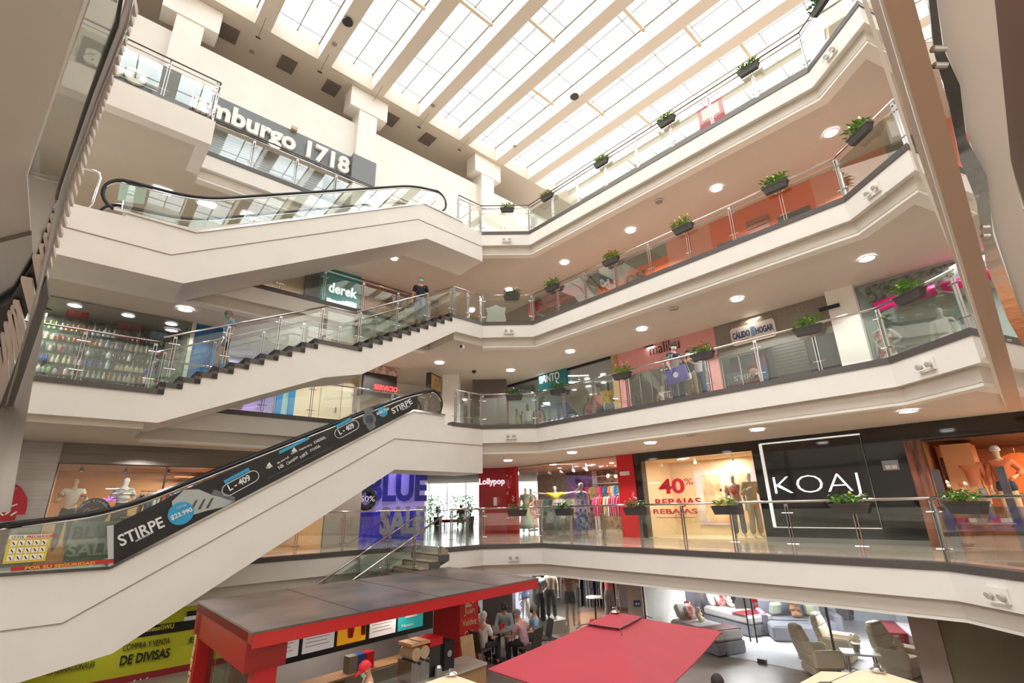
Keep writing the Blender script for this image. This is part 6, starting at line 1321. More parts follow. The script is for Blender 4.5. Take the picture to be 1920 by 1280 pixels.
t = thing('menu_stand', 'small leaning wooden menu panel by the kiosk pillar foot', 'sign', atz(888, 1275, G)+V((0, -.3, 0)), ang); MB().hull([V((-.2, 0, 0)), V((.2, 0, 0)), V((.2, .03, 0)), V((-.2, .03, 0))], [V((-.2, .2, .95)), V((.2, .2, .95)), V((.2, .23, .95)), V((-.2, .23, .95))]).build('panel', MATS['honey_wood'], t)
# ---------------------------------------------------------------- parasols
def canopy(t, cs, apex, m, cap=.28, drop=.0):
    """cs: four corners, apex above; each side a sagging cloth with thickness"""
    b = MB(); n = 6
    for q in range(4):
        a, c = cs[q], cs[(q+1) % 4]
        g = []
        for i in range(n+1):
            row = []
            for j in range(n+1):
                e_ = a.lerp(c, j/n); p = apex.lerp(e_, .03+.97*i/n); sag = .05*math.sin(math.pi*j/n)*(i/n)
                row.append(p-V((0, 0, sag)))
            g.append(row)
        for k, dz in ((0, 0), (1, -.012)):
            o = len(b.v); b.v += [tuple(p+V((0, 0, dz))) for r in g for p in r]
            for i in range(n):
                for j in range(n): b.f.append((o+i*(n+1)+j, o+i*(n+1)+j+1, o+(i+1)*(n+1)+j+1, o+(i+1)*(n+1)+j))
    b.build('canopy', m, t, True)
    b = MB(); up_ = V((0, 0, .025)); top = apex+V((0, 0, .03))
    for q in range(4):
        a, c = apex.lerp(cs[q], cap)+up_, apex.lerp(cs[(q+1) % 4], cap)+up_; b.add([a, c, top], [(0, 1, 2)]); b.add([a-V((0, 0, .02)), c-V((0, 0, .02)), top-V((0, 0, .02))], [(0, 1, 2)])
    b.build('vent_cap', m, t); b = MB()
    for q in range(4): b.tube([apex.lerp(cs[q], cap)+up_, apex.lerp(cs[(q+1) % 4], cap)+up_], .006, 4)
    b.build('cap_cord', BLACK, t)
    for q in range(4):
        p = apex.lerp(cs[q], cap)+up_; d = (cs[q]-apex).normalized(); MB().tube([p, p+d*.1+V((0, 0, .02)), p+d*.2-V((0, 0, .0))], .006, 4).build('tie', BLACK, t)
    MB().lathe([(.07, 0), (.08, .015), (.03, .04), (.03, .07), (0, .075)], top-V((0, 0, .01)), 12).build('finial', CHROME, t)
    for q in range(4): MB().tube([apex-V((0, 0, .08)), cs[q]-V((0, 0, .03))], .014, 5).build('rib', mat('rib_wood', (120, 84, 60), .5), t)
RC = mat('red_canvas', (176, 58, 70), .75, noise=.08, scale=2)
Lc, Rc, Bc = V((-.42, 7.43, 0)), V((3.3, 9.1, 0)), V((1.6, 10.5, 0)); Fc = Lc+Rc-Bc; ctr = (Lc+Rc)/2
pb = V((ctr.x, ctr.y, G)); t = thing('parasol', 'large red canvas parasol with vented top over the ground floor tables', 'parasol', pb)
cs = [V((p.x, p.y, -.9))-pb for p in (Lc, Bc, Rc, Fc)]; ap = V((0, 0, -.46-G)); canopy(t, cs, ap, RC, .24)
MB().tube([(0, 0, 0), (0, 0, -.5-G)], .03, 8).build('pole', MATS['rib_wood'], t); MB().box((0, 0, .05), (.7, .7, .1)).build('base', DARK, t)
CCN = mat('cream_canvas', (236, 214, 180), .75, noise=.06, scale=2)
ac = atn(1647, 1262, Vector((0, 1)), 6.5); pb = V((ac.x, ac.y, G)); t = thing('parasol', 'cream canvas parasol at the bottom right with a steel finial', 'parasol', pb)
cs = [V((x, y, ac.z-.42-G)) for x, y in ((-1.75, .3), (.2, 1.6), (1.5, -.3), (-.4, -1.6))]; canopy(t, cs, V((0, 0, ac.z-G)), CCN, .3); MB().tube([(0, 0, 0), (0, 0, ac.z-G)], .03, 8).build('pole', MATS['rib_wood'], t)
ac = atn(846, 1268, Vector((0, 1)), 7.6); pb = V((ac.x, ac.y, G)); t = thing('parasol', 'cream canvas parasol top just below the kiosk machines', 'parasol', pb)
cs = [V((x, y, ac.z-.34-G)) for x, y in ((-1.25, .1), (0, 1.0), (1.25, -.1), (0, -1.2))]; canopy(t, cs, V((0, 0, ac.z-G)), CCN, .3); MB().tube([(0, 0, 0), (0, 0, ac.z-G)], .03, 8).build('pole', MATS['rib_wood'], t)
# ---------------------------------------------------------------- ground floor shops under the right gallery
zc_ = -.85
nD = 11.95; WG = mat('cool_grey_wall', (168, 164, 168), .6); SFL = mat('pale_shop_floor', (200, 200, 204), .25, noise=.06, scale=2)
def sg_(u, v): p = atz(u, v, G); return ps(p), p.dot(N3)
sd0, sd1 = us(958, 1120, nD+.3), us(1180, 1130, nD+1.4)
# rear and partition walls
struct('wall_right', RB(MB(), -18, sd1, 17.5, 17.7, G, zc_), WG); struct('wall_right', RB(MB(), sd1, 6, 20.6, 20.8, G, zc_), mat('pale_blue_wall', (196, 202, 212), .6))
struct('wall_right', RB(MB(), us(1282, 1120, 17), us(1282, 1120, 17)+.1, 17.0, 20.6, G, zc_), mat('lilac_grey_panel', (150, 148, 160), .5))
struct('wall_right', MB().prism([atz(905, 1165, G), atz(962, 1190, G), atz(962, 1190, G)+V((.1, .1, 0)), atz(905, 1165, G)+V((0, .2, 0))], (0, 0, zc_-G)), WG)
struct('floor', RB(MB(), sd1-.1, 5, 13.95, 20.6, G, G+.012), SFL)
struct('floor', RB(MB(), sd0, sd1-.1, 13.0, 17.5, G, G+.012), mat('plank_floor', (150, 118, 92), .4, noise=.2, scale=4))
pL = atz(962, 1178, G); pR_ = atz(1052, 1205, G); dX = (pR_-pL).normalized()
wo = struct('window_%d' % wn, MB().hull([pL, pR_+dX*.9, pR_+dX*.9+V((0, .01, 0)), pL+V((0, .01, 0))], [p+V((0, 0, zc_-G)) for p in (pL, pR_+dX*.9, pR_+dX*.9+V((0, .01, 0)), pL+V((0, .01, 0)))]), SGLASS); wn += 1
struct('trim_%d' % AN, MB().hull([pL, pR_+dX*.9, pR_+dX*.9+V((0, .1, 0)), pL+V((0, .1, 0))], [p+V((0, 0, .1)) for p in (pL, pR_+dX*.9, pR_+dX*.9+V((0, .1, 0)), pL+V((0, .1, 0)))]), mat('grey_green_sill', (140, 146, 138), .4)); AN += 1
for i, (u, v, w, h) in enumerate(((985, 1176, .9, .18), (1038, 1186, .95, .36))):
    p = atz(u, v, G)+V((0, .35, 0)); tag(MB().box((0, 0, h/2), (w, .6, h)).build('display_plinth', mat('white_plinth', (206, 206, 200), .5), loc=p, rotz=math.atan2(dX.y, dX.x)), ['low white display plinth at the left of the denim window', 'taller white display plinth carrying shoes in the denim window'][i], 'plinth')
lp_ = thing('backlit_sign', 'tall backlit white panel with crimson letters behind the denim mannequins', 'sign', atz(968, 1172, G)+V((-.05, .55, 0)), math.atan2(dX.y, dX.x)); MB().box((.3, 0, .85), (.6, .04, 1.7)).build('panel', mat('backlit_white', (225, 228, 250), .4, emit=1.6), lp_); text('letters', 'SALE', CRIM, (.5, -.03, .35), (0, 0, 1), (-1, 0, 0), .14, .7, .01, lp_)
def manG(label, u, v, J, pk, wears, sc=.95, head=False, skin=MANN, dz=0, back=0):
    p = atz(u, v, G)+V((.1*back, .8*back, dz)); return figure('mannequin', label, 'mannequin', p, face(p), J, pk, skin, wears, sc, None, head)
manG('headless mannequin in denim shorts at the left of the ground floor window', 985, 1181, JW, 'JW', [('shirt', 'top', PM[2]), ('shorts', 'mini', JEANS)], .86, dz=.18, back=.4)
manG('headless mannequin in wide dark flared jeans and a pale denim top', 1012, 1188, JH, 'JH', [('shirt', 'crop', mat('pale_denim', (150, 178, 186), .8)), ('trousers', 'flared', DJEANS)], .96, dz=.15, back=.4)
manG('headless mannequin in a cream vest and ripped grey jeans', 1035, 1188, JS, 'JS', [('shirt', 'vest', mat('cream_vest', (222, 200, 172), .8)), ('trousers', 'trousers', GJEANS)], .92, dz=.3, back=.4)
manG('headless mannequin in a red and white striped tee and denim shorts', 1070, 1200, JH, 'JH', [('shirt', 'top', mat('red_white_stripe', (226, 212, 205), .8, noise=1, rgb2=(205, 50, 60), scale=3, stretch=(.4, .4, 7))), ('shorts', 'shorts', GJEANS)], 1.0, dz=.2, back=1.0)
manG('headless mannequin in a coral top and grey wide trousers at the right', 1152, 1200, JS, 'JS', [('shirt', 'top', mat('coral_top', (216, 120, 116), .8)), ('trousers', 'flared', MATS['grey_trousers'])], 1.0, dz=.2, back=1.4)
p = atz(1095, 1190, G)+V((0, 1.4, 0)); rack('chrome rack of black clothes in the ground floor denim shop', p, (1, -.25, 0), 1.3, 1.55, 12, [PM[4], MATS['dark_interior'], PM[4]], 'rack in the denim shop', .9, 'g')
p = atz(1105, 1180, G)+V((0, 2.6, 0)); rack('second chrome rack further inside the denim shop', p, (1, -.25, 0), 1.5, 1.6, 10, [PM[3], PM[4], PM[8], PM[2]], 'inner rack in the denim shop', .7, 'g')
tb_ = thing('pedestal_table', 'small white pedestal table with red bag in the denim shop', 'table', atz(1130, 1195, G)+V((0, 1.2, 0))); MB().lathe([(0, .9), (.28, .9), (.28, .93), (0, .93)], n=18).build('top', FUR, tb_); MB().tube([(0, 0, .02), (0, 0, .9)], .03, 8).build('stem', DARK, tb_); MB().lathe([(.2, 0), (.2, .02), (0, .03)], n=14).build('foot', DARK, tb_)
tag(MB().lathe([(.1, 0), (.15, .12), (.1, .3), (0, .32)], n=12).build('red_bag', RED, loc=atz(1122, 1195, G)+V((0, 1.0, 0))), 'round red bag under the white pedestal table', 'bag')
# pier, blue plate, white angled panel
struct('pillar', MB().prism([atz(1183, 1205, G), atz(1212, 1205, G), atz(1216, 1185, G), atz(1186, 1185, G)], (0, 0, zc_-G)), mat('beige_pier', (190, 172, 160), .6))
q = atn(1187, 1131, Vector((0, 1)), atz(1195, 1205, G).y-.05); bp_ = thing('wall_notice', 'small navy plate with two white marks on the beige ground floor pier', 'notice', q); MB().box((.12, 0, .0), (.2, .02, .16)).build('plate', NAVY, bp_); MB().box((.09, -.012, -.01), (.04, .01, .06)).build('mark', FUR, bp_); MB().box((.16, -.012, -.01), (.04, .01, .06)).build('mark', FUR, bp_)
struct('wall_right', MB().prism([atz(1216, 1200, G), atz(1288, 1180, G), atz(1292, 1172, G), atz(1220, 1192, G)], (0, 0, zc_-G)), FUR)
b0 = thing('balloon', 'small red balloon at the edge of the white panel by the beds', 'balloon', atn(1289, 1135, N1, 15.2)); MB().lathe([(0, -.16), (.05, -.13), (.13, 0), (.1, .1), (0, .14)], n=14).build('skin', RED, b0, True); MB().tube([(0, 0, -.16), (0, 0, -.55)], .004, 4).build('string', FUR, b0)
# bed shop glazing
zg = G+.02; gs0 = us(1392, 1200, 13.95)-1.2; gs1 = us(1700, 1240, 13.95)
g_ = struct('window_%d' % wn, RB(MB(), sd1+.2, gs1, 13.94, 13.955, zg, zc_), SGLASS); wn += 1
for u in (1408, 1420): a_ = pr(u, 1200, 13.9); RB(MB(), a_[0]-.012, a_[0]+.012, 13.86, 13.9, G+.45, zc_-.25).build('door_pull', DSTEEL, g_)
for u in (1556, 1580): a_ = pr(u, 1180, 13.9); RB(MB(), a_[0]-.02, a_[0]+.02, 13.9, 13.94, G+.02, zc_).build('glass_post', DSTEEL, g_) if u == 1556 else None
for u in (1360, 1430, 1560): a_ = pr(u, 1250, 13.9); RB(MB(), a_[0]-.1, a_[0]+.1, 13.88, 13.97, G, G+.1).build('floor_fitting', DSTEEL, g_)
TP = mat('taupe_pier', (176, 156, 146), .6); sp0, sp1 = pr(1713, 1200, 13.9)[0], pr(1768, 1200, 13.9)[0]
struct('pillar', RB(MB(), sp0, sp1, 13.85, 14.6, G, zc_), TP)
struct('wall_right', RB(MB(), sp1, sp1+5, 13.9, 14.0, G, zc_), mat('olive_glass_front', (132, 124, 98), .08, coat=.3, noise=.15, scale=1))
FAB = mat('grey_sofa_fabric', (112, 114, 124), .85, noise=.1, scale=40); MAT_ = mat('mattress_cover', (196, 192, 190), .3, coat=.3); MRED = mat('bed_runner_red', (130, 40, 50), .3, coat=.4, noise=.3, scale=30); CRM = mat('cream_leather', (196, 184, 162), .5)
def rbox(b, c, s, r=.05):      # softened block
    x, y, z = (k/2 for k in s); cx, cy, cz = c; R_ = [(-x, -y+r), (-x+r, -y), (x-r, -y), (x, -y+r), (x, y-r), (x-r, y), (-x+r, y), (-x, y-r)]
    L_ = [(.8, -z), (1, -z+r), (1, z-r), (.86, z)]; o = len(b.v)
    for k, h in L_: b.v += [(cx+px*k if k == 1 else cx+px*(1-(r/x if x else 0)), cy+py*k if k == 1 else cy+py*(1-(r/y if y else 0)), cz+h) for px, py in R_]
    for i in range(3):
        for j in range(8): b.f.append((o+i*8+j, o+i*8+(j+1) % 8, o+(i+1)*8+(j+1) % 8, o+(i+1)*8+j))
    b.f.append(tuple(o+j for j in range(8))[::-1]); b.f.append(tuple(o+24+j for j in range(8))); return b
def bed(label, foot, head, w, runner=True):
    foot = V(foot); head = V(head); d = head-foot; L = d.length; t = thing('bed', label, 'bed', foot, math.atan2(d.y, d.x))
    rbox(MB(), (L/2, 0, .17), (L, w, .3), .03).build('base', mat('plastic_wrapped_base', (120, 122, 128), .25, coat=.5, noise=.2, scale=12), t); rbox(MB(), (L/2, 0, .45), (L, w, .24), .06).build('mattress', MAT_, t)
    if runner:
        b = MB(); rbox(b, (.38, 0, .575), (.55, w+.03, .03), .01); b.box((.38, -w/2-.012, .38), (.5, .015, .4)); b.build('runner', MRED, t)
    for x in (.1, L-.1):
        for y in (-w/2+.1, w/2-.1): MB().box((x, y, .01), (.06, .06, .04)).build('leg', DARK, t)
    return t, L
def cushion(label, p, rz, col, s=(.5, .16, .36), tilt=.5, cat='pillow', nm='pillow'):
    o = rbox(MB(), (0, 0, s[2]/2), s, .07).build(nm, col, loc=p, rotz=rz); o.rotation_euler = (-tilt, 0, rz); return tag(o, label, cat)
def at_head(t, L, x, y, z): r = t.rotation_euler.z; c, s_ = math.cos(r), math.sin(r); return t.location+V((c*(L-x)-s_*y, s_*(L-x)+c*y, z))
XMS = mat('festive_print', (224, 216, 210), .6, noise=1, rgb2=(170, 30, 40), scale=5)
def teddy(label, p, rz, m, sc=1):
    J = dict(pelvis=V((0, 0, .12)), chest=V((0, 0, .3)), head=V((0, -.02, .46)), top=V((0, -.02, .5)), al=V((.17, -.12, .24)), ar=V((-.17, -.12, .24)), ll=V((.13, -.25, .07)), lr=V((-.13, -.25, .07)), el=V((.1, 0, .57)), er=V((-.1, 0, .57)), mz=V((0, -.14, .44)))
    k = list(J); R_ = dict(pelvis=.14, chest=.12, head=.11, top=.09, al=.05, ar=.05, ll=.065, lr=.065, el=.035, er=.035, mz=.05); ix = {a: i for i, a in enumerate(k)}
    me = skinmesh('teddy', [J[a] for a in k], [(ix[a], ix[b]) for a, b in (('pelvis', 'chest'), ('chest', 'head'), ('head', 'top'), ('chest', 'al'), ('chest', 'ar'), ('pelvis', 'll'), ('pelvis', 'lr'), ('top', 'el'), ('top', 'er'), ('head', 'mz'))], [R_[a] for a in k])
    t = thing('teddy_bear', label, 'soft toy', p, rz); t.scale = (sc,)*3; inst('body', me, m, t)
    for s in (-1, 1): MB().lathe([(0, -.01), (.014, 0), (0, .01)], (s*.045, -.125, .5), 6, (0, 1, 0)).build('eye', BLACK, t)
    MB().lathe([(0, -.01), (.018, 0), (0, .012)], (0, -.19, .455), 6, (0, 1, 0)).build('nose', BLACK, t); return t
f1, h1 = atz(1375, 1229, G), atz(1262, 1190, G); d_ = (h1-f1).normalized()
bA, LA = bed('single bed in clear plastic with a purple red runner, nearest to the window', f1+V((0, 0, .0)), f1+d_*1.9, .95)
f2 = atz(1432, 1193, G); bB, LB_ = bed('single bed in clear plastic with a red runner, behind the nearest bed', f2, f2+d_*1.95, .95)
f3 = atz(1640, 1222, G)+V((.15, .15, 0)); d3 = V((.9, -.42, 0)); bC, LC_ = bed('large bed in crinkled clear plastic at the right of the shop', f3, f3+d3*1.9, 1.5)
f4 = atz(1565, 1170, G)+V((.6, .9, 0)); bD, LD = bed('partly hidden bed behind the grey sofa', f4, f4+V((.8, .2, 0)).normalized()*1.9, 1.0)
for nm, t, L in (('nearest', bA, LA), ('second', bB, LB_)):
    r = t.rotation_euler.z-math.pi/2
    cushion('white pillow at the head of the %s bed' % nm, at_head(t, L, .2, 0, .58), r, FUR, (.6, .18, .4)); cushion('festive red and white cushion on the %s bed' % nm, at_head(t, L, .42, -.05, .58), r, XMS, (.42, .14, .38))
    teddy('cream teddy bear leaning on the cushions of the %s bed' % nm, at_head(t, L, .6, -.1, .57), r+.3, mat('cream_plush', (218, 204, 176), .9), .65)
cushion('red and white cushion on the large plastic-wrapped bed', at_head(bC, LC_, .5, .2, .58), bC.rotation_euler.z-math.pi/2, XMS, (.5, .16, .4))
tag(MB().box((0, 0, .12), (.35, .03, .22)).build('card_sign', DARK, loc=at_head(bB, LB_, 1.0, -.2, .58)), 'small black card standing on the second bed', 'card')
so = thing('sofa', 'grey corner sofa with a chaise behind the cream armchairs', 'sofa', atz(1505, 1205, G)+V((.35, .5, 0)), -.25)
rbox(MB(), (0, .5, .22), (1.9, .9, .4), .05).build('seat', FAB, so); rbox(MB(), (0, 1.0, .5), (1.9, .22, .75), .06).build('backrest', FAB, so); rbox(MB(), (-.35, -.2, .22), (1.2, .9, .4), .05).build('chaise', FAB, so)
for x in (-1.0, 1.0): rbox(MB(), (x, .5, .32), (.22, .95, .6), .06).build('armrest', FAB, so)
for i, (x, c) in enumerate(((-.55, 0), (.5, 0))):
    p = so.location+Matrix.Rotation(-.25, 3, 'Z')@V((x, .8, .45)); cushion(['blue and yellow striped cushion at the left of the teddy on the grey sofa', 'blue and yellow striped cushion at the right of the teddy on the grey sofa'][i], p, -.25+(.4 if i == 0 else -.2), mat('striped_cushion', (150, 170, 186), .8, noise=1, rgb2=(214, 212, 150), scale=2, stretch=(7, .3, .3)), (.42, .14, .4), -.35)
teddy('brown teddy bear sitting on the grey sofa between striped cushions', so.location+Matrix.Rotation(-.25, 3, 'Z')@V((0, .68, .42)), -.25+.1, mat('brown_plush', (140, 104, 76), .95), .9)
def armchair(label, p, rz):
    t = thing('armchair', label, 'armchair', p, rz); b = MB()
    pts = [(.0, .42), (.3, .42), (.36, .75), (.42, 1.05), (.36, 1.08), (.26, 1.05), (.2, .8)]
    rbox(MB(), (0, 0, .32), (.72, .72, .26), .07).build('seat', CRM, t)
    b = MB(); w = .34
    prof = [(.26, .3, .40), (.34, .55, .42), (.42, .85, .38), (.47, 1.1, .27), (.45, 1.16, .18)]
    for (y0, z0, w0), (y1, z1, w1) in zip(prof, prof[1:]): b.hull([V((-w0, y0-.1, z0)), V((w0, y0-.1, z0)), V((w0*.9, y0+.1, z0)), V((-w0*.9, y0+.1, z0))], [V((-w1, y1-.09, z1)), V((w1, y1-.09, z1)), V((w1*.9, y1+.09, z1)), V((-w1*.9, y1+.09, z1))])
    o = b.build('backrest', CRM, t, True); md = o.modifiers.new('r', 'BEVEL'); md.width = .03; md.segments = 2
    for s in (-1, 1): rbox(MB(), (s*.4, -.02, .42), (.16, .74, .44), .06).build('armrest', CRM, t)
    rbox(MB(), (0, .02, .12), (.7, .66, .22), .04).build('base', CRM, t); t.scale = (.92, .92, .88); return t
armchair('tall backed cream recliner, front one of the pair by the shop glass', atz(1548, 1266, G)+V((0, .1, 0)), 1.5)
armchair('tall backed cream recliner, rear one of the pair facing the window', atz(1585, 1240, G)+V((0, .1, 0)), .8)
armchair('cream armchair with a small teddy beside the beige pier', atz(1728, 1278, G)+V((-.02, .45, 0)), .5)
teddy('small teddy with a scarf on the cream armchair by the pier', atz(1728, 1278, G)+V((-.02, .45, .45)), -.2, MATS['cream_plush'], .6)
ct = thing('coffee_table', 'small white coffee table between the armchairs', 'table', atz(1632, 1268, G)+V((0, .2, 0)), -.4); MB().box((0, 0, .42), (.75, .5, .04)).build('top', FUR, ct)
for x in (-.3, .3):
    for y in (-.18, .18): MB().tube([(x, y, 0), (x*.85, y*.85, .41)], .02, 6).build('leg', MATS['rib_wood'], ct)
pv = thing('potted_plant', 'pot of pale flowers on the white coffee table', 'plant', ct.location+V((-.05, .02, .44))); MB().lathe([(.06, 0), (.09, .16), (.08, .16), (0, .14)], n=12).build('pot', GREYF, pv)
b = MB()
for i in range(40): a = random.uniform(0, 6.28); r = random.uniform(0, .15); z = .2+random.uniform(0, .12); p = V((math.cos(a)*r, math.sin(a)*r, z)); b.add([p, p+V((.04, 0, .02)), p+V((.04, .04, .03)), p+V((0, .04, .01))], [(0, 1, 2, 3)])
b.build('blooms', mat('pale_blooms', (214, 206, 150), .7, noise=.5, scale=20), pv)
rc = thing('office_chair', 'red upholstered visitor chair behind the beds', 'chair', atz(1445, 1172, G)+V((.1, .5, 0)), .5); rbox(MB(), (0, 0, .45), (.48, .46, .08), .03).build('seat', RED, rc); rbox(MB(), (0, .24, .75), (.46, .06, .4), .02).build('backrest', RED, rc)
for x in (-.2, .2):
    for y in (-.2, .22): MB().tube([(x, y, 0), (x, y, .42)], .012, 5).build('leg', DARK, rc)
hc = thing('high_chair', 'tall dark red wooden stool frame at the bottom right corner', 'stool', atz(1800, 1279, G)+V((-.15, .1, 0)), .3); WDR = mat('reddish_wood', (110, 48, 36), .4)
for x in (-.17, .17):
    MB().tube([(x, .15, 0), (x, .18, 1.35)], .02, 6).build('back_post', WDR, hc); MB().tube([(x, -.15, 0), (x, -.14, .9)], .02, 6).build('front_leg', WDR, hc)
MB().box((0, 0, .92), (.4, .36, .04)).build('seat', mat('orange_seat', (200, 82, 48), .5), hc); MB().box((0, .18, 1.33), (.38, .03, .08)).build('top_rail', WDR, hc)
p = atz(1020, 1190, G)+V((.3, .45, zc_-.05-G)); lamp('shop_or_fill_lamp', 'AREA', p, 90, (1, .97, .94), 1.6, .2, target=p-Z3)  # extra lamp added to brighten the denim window mannequins
for _t in (1.5, 4.5): p = Lt(_t, 15.6, -.98); lamp('yellow_wall_fill', 'AREA', p, 14, (1, .97, .94), .9, .3, target=p-Z3)  # unseen fill added to brighten the yellow wall
# lamps of the ground floor shops
for s, n_, e_, c in ((us(1050, 1150, 14.5), 14.6, 110, (1, .96, .92)), (us(1400, 1200, 16.4), 16.4, 150, (.96, .97, 1)), (us(1600, 1200, 16.4), 16.4, 150, (.96, .97, 1))): p = Rt(s, n_, zc_-.05); lamp('shop_or_fill_lamp', 'AREA', p, e_, c, 1.4, .8, target=p-Z3)
p = K0+R1*3+R2*1.9+V((0, 0, -.7)); lamp('kiosk_lamp', 'AREA', p, 40, (1, .9, .8), 2, .3, target=p-Z3)
# cafe table and chairs
tc = atz(936, 1240, G); CT = thing('cafe_table', 'small round cafe table with red cups between the seated men', 'table', tc); MB().lathe([(0, .72), (.4, .72), (.4, .75), (0, .75)], n=22).build('top', mat('table_grey', (120, 116, 112), .3), CT); MB().tube([(0, 0, .02), (0, 0, .72)], .035, 8).build('stem', DARK, CT); MB().lathe([(.25, 0), (.25, .02), (0, .04)], n=16).build('foot', DARK, CT)
for i, (x, y) in enumerate(((-.2, -.1), (.05, -.12), (.12, .1))): tag(MB().lathe([(.03, 0), (.042, .11), (.044, .11), (0, .1)], n=12).build('paper_cup', RED, loc=tc+V((x, y, .75))), 'red paper coffee cup on the round cafe table', 'cup', 'red paper cups on the cafe table')
def cafechair(label, p, rz, m=None):
    t = thing('cafe_chair', label, 'chair', p, rz); m = m or mat('woven_brown', (74, 62, 56), .7, noise=.4, scale=60)
    rbox(MB(), (0, 0, .44), (.46, .46, .05), .02).build('seat', m, t); b = MB(); b.hull([V((-.22, .2, .46)), V((.22, .2, .46)), V((.22, .23, .46)), V((-.22, .23, .46))], [V((-.2, .3, .9)), V((.2, .3, .9)), V((.2, .33, .9)), V((-.2, .33, .9))]); b.build('backrest', m, t)
    for x in (-.2, .2):
        for y in (-.2, .2): MB().tube([(x, y, 0), (x, y, .43)], .014, 5).build('leg', STEEL, t)
    return t
# ---------------------------------------------------------------- people
SH = lambda n_, c: mat(n_, c, .85, noise=.08, scale=20)
MASKB = mat('pale_blue_mask', (170, 205, 205), .7); HG = mat('grey_hair', (120, 114, 108), .8, noise=.3, scale=60); HD = mat('dark_hair', (40, 32, 28), .7); HW = mat('white_hair', (205, 200, 192), .8)
def seated(label, k, rad_, wears, skin, lean, pk, ch, sc=.97):
    a = math.radians(k); p = tc+V((math.cos(a), math.sin(a), 0))*rad_; rz = math.atan2(-math.sin(a), -math.cos(a))+math.pi/2
    J = sit(lean); figure('person', label, 'person', p+V((0, 0, 0)), rz, J, pk, skin, wears, sc); cafechair(ch, p+V((math.cos(a), math.sin(a), 0))*.1, rz)
seated('seated person with white hair and white shirt, back to the camera by the kiosk pillar', 235, .68, [('shirt', 'top', WHT), ('trousers', 'trousers', SH('dark_trousers', (60, 58, 62))), ('hair', 'hair', HW), ('shoes', 'shoes', BLACK)], SKIN2, .05, 'S1', 'dark woven chair under the white haired person')
seated('seated person in a grey-green shirt and black mask facing the camera at the cafe table', 80, .85, [('shirt', 'long', SH('grey_green_shirt', (138, 146, 140))), ('trousers', 'trousers', SH('khaki_trousers', (150, 132, 108))), ('hair', 'hair', HD), ('mask', 'mask', BLACK), ('shoes', 'shoes', BLACK)], SKIN, .15, 'S2', 'dark woven chair under the grey-green shirted person')
seated('seated person in a black and white checked shirt beside the kiosk pillar', 150, .75, [('shirt', 'long', mat('checked_cloth', (190, 186, 180), .8, noise=1, rgb2=(40, 40, 44), scale=30)), ('trousers', 'trousers', MATS['dark_trousers']), ('hair', 'hair', HD), ('mask', 'mask', BLACK), ('shoes', 'shoes', BLACK)], SKIN, .05, 'S1', 'dark woven chair under the checked shirt person')
seated('seated person with grey hair in a pinkish shirt leaning towards the cafe table', -35, .85, [('shirt', 'top', SH('pinkish_shirt', (196, 150, 156))), ('trousers', 'trousers', SH('black_trousers', (34, 34, 38))), ('hair', 'hair', HG), ('shoes', 'shoes', BLACK)], SKIN, .35, 'S3', 'dark woven chair under the pinkish shirted person')
seated('seated person in a light blue shirt behind the pinkish shirted one', 15, 1.05, [('shirt', 'top', SH('light_blue_shirt', (150, 180, 212))), ('trousers', 'trousers', MATS['dark_trousers']), ('hair', 'hair', HG), ('mask', 'mask', BLACK), ('shoes', 'shoes', BLACK)], SKIN, .1, 'S4', 'dark woven chair under the light blue shirted person')
# walkers on the middle stairs
def zstair(t): 
    if t < T0: return H
    if t < T1: return H+rs*(int((t-T0)/tr1)+1)
    if t < T2: return H+11*rs
    return min(2*H, H+11*rs+rs*(int((t-T2)/tr2)+1))
Jd = walk(stand(), .24); Jd['anl'].z -= .06; Jd['knl'].z -= .02
for k in ('head', 'crown', 'jaw'): Jd[k] = Jd[k]+V((0, -.05 if k != 'jaw' else -.02, -.03 if k != 'jaw' else 0))
t_ = 2.45; p = Lt(t_, MA+.6, zstair(t_)+.05)
figure('person', 'person in a light blue tee, black shorts and teal mask walking down the lower stairs', 'person', p, A42-math.pi/2+.2, Jd, 'D1', SKIN, [('shirt', 'top', SH('sky_tee', (120, 158, 188))), ('shorts', 'shorts', BLACK), ('hair', 'hair', HG), ('mask', 'mask', mat('teal_mask', (90, 170, 165), .7)), ('shoes', 'shoes', GREYF)], .94)
t_ = 7.95; p = Lt(t_, MA+.55, zstair(t_)+.0)
figure('person', 'person in a black polo, pale jeans and blue mask coming down the upper stairs', 'person', p, face(p), walk(stand(), .1), 'D2', SKIN, [('shirt', 'top', mat('black_polo', (32, 34, 40), .8)), ('trousers', 'trousers', SH('pale_jeans', (138, 152, 166))), ('hair', 'hair', HG), ('mask', 'mask', MASKB), ('shoes', 'shoes', DARK)], 1.03)
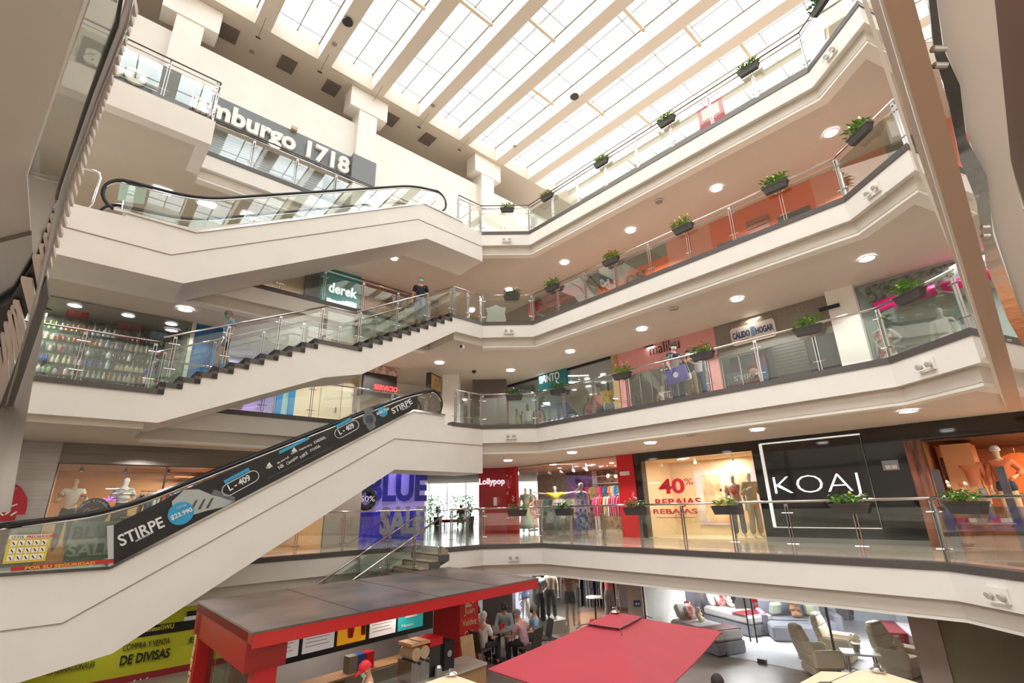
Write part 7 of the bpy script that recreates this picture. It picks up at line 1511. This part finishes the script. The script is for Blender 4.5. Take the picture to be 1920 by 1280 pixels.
# by the pink shop
s_ = us(1272, 730, NG+.75); p = Rt(s_, NG+.75, H); Jc = J_arm(stand(), 'l', (.1, -.12, -.24), (.02, -.22, .0)); Jc = J_arm(Jc, 'r', (-.07, -.02, -.27), (.02, -.12, -.22))
figure('person', 'person in a navy and grey tee, dark cap and white mask carrying a purple box', 'person', p, face(p)+.5, Jc, 'D3', SKIN2, [('shirt', 'top', mat('navy_grey_tee', (150, 146, 138), .8)), ('sleeves', 'crop', mat('navy_sleeve', (36, 40, 66), .8)), ('trousers', 'trousers', SH('slate_trousers', (90, 96, 110))), ('cap', 'cap', DARK), ('mask', 'mask', FUR), ('shoes', 'shoes', FUR)], 1.0)
bx = thing('carried_box', 'flat purple box with a pale oval carried by the capped person', 'box', p+D3*.18-N3*.32+V((0, 0, .72)), math.atan2(D1.y, D1.x)); o = MB().box((0, 0, 0), (.62, .1, .4), (1, 0, .18)).build('carton', mat('purple_box', (100, 84, 170), .5), bx); MB().lathe([(0, -.06), (.08, -.056), (.08, -.05), (0, -.05)], (0, 0, 0), 14, (0, 1, 0)).build('oval_mark', FUR, bx)
s_ = us(1300, 730, NG+1.0); p = Rt(s_, NG+1.0, H)
figure('person', 'person in a white mask, black top and khaki trousers beside the purple box', 'person', p, face(p)-.3, J_arm(stand(), 'l', (.08, -.1, -.22), (-.1, -.2, .06)), 'D4', SKIN2, [('shirt', 'top', mat('black_tee', (36, 34, 38), .8)), ('trousers', 'trousers', MATS['khaki_trousers']), ('hair', 'longhair', HD), ('mask', 'mask', FUR), ('shoes', 'shoes', DARK)], .86)
bg = thing('shoulder_bag', 'small white bag held in front of the person in khaki trousers', 'bag', p-N3*.2+V((0, 0, .72))); rbox(MB(), (0, 0, 0), (.2, .08, .18), .03).build('pouch', FUR, bg); MB().tube([(-.08, 0, .08), (0, .05, .45), (.08, 0, .08)], .008, 5).build('strap', FUR, bg)
s_ = us(1312, 715, NG+1.5); p = Rt(s_, NG+1.5, H)
figure('person', 'person in a pale patterned shirt and blue jeans behind the one in khaki trousers', 'person', p, face(p), walk(stand(), .12), 'D5', SKIN, [('shirt', 'long', SH('pale_pattern_shirt', (190, 190, 196))), ('trousers', 'trousers', JEANS), ('hair', 'longhair', HD), ('mask', 'mask', FUR), ('shoes', 'shoes', DARK)], .95)
# kiosk barista, masked person by the parasol, bench sitter
q = klocal(692, 1260, -.45); p = V((q.x, q.y, G)); figure('person', 'person in a bright red cap and pale shirt working in the kiosk', 'person', p, ang-2.0, Jd, 'D1', SKIN, [('shirt', 'top', mat('cream_shirt', (220, 208, 186), .8)), ('trousers', 'trousers', BLACK), ('cap', 'cap', mat('cap_red', (214, 34, 40), .6)), ('mask', 'mask', MASKB), ('shoes', 'shoes', BLACK)], .92)
p = atn(1345, 1275, Vector((0, 1)), 7.35); p = V((p.x, p.y, G)); figure('person', 'person with short dark hair and white mask standing at the edge of the red parasol', 'person', p, face(p), JS, 'JS', SKIN, [('shirt', 'top', DARK), ('trousers', 'trousers', BLACK), ('hair', 'hair', HD), ('mask', 'mask', FUR), ('shoes', 'shoes', BLACK)], .97)
Jb = sit(.3); figure('person', 'person in a grey-green tee sitting hunched on the red bench in the bright corridor', 'person', (-3.5, 33.0, 0), 0, Jb, 'S5', SKIN, [('shirt', 'top', MATS['grey_green_shirt']), ('trousers', 'trousers', DARK), ('hair', 'hair', HD), ('shoes', 'shoes', BLACK)], 1.0)
p = Lt(-1.05, MA+1.0, H); figure('person', 'person in a white top and dark cap half hidden at the bottle shop landing edge', 'person', p, face(p)+1.2, JS, 'JS', SKIN, [('shirt', 'top', WHT), ('trousers', 'trousers', JEANS), ('cap', 'cap', DARK), ('shoes', 'shoes', DARK)], 1.0)
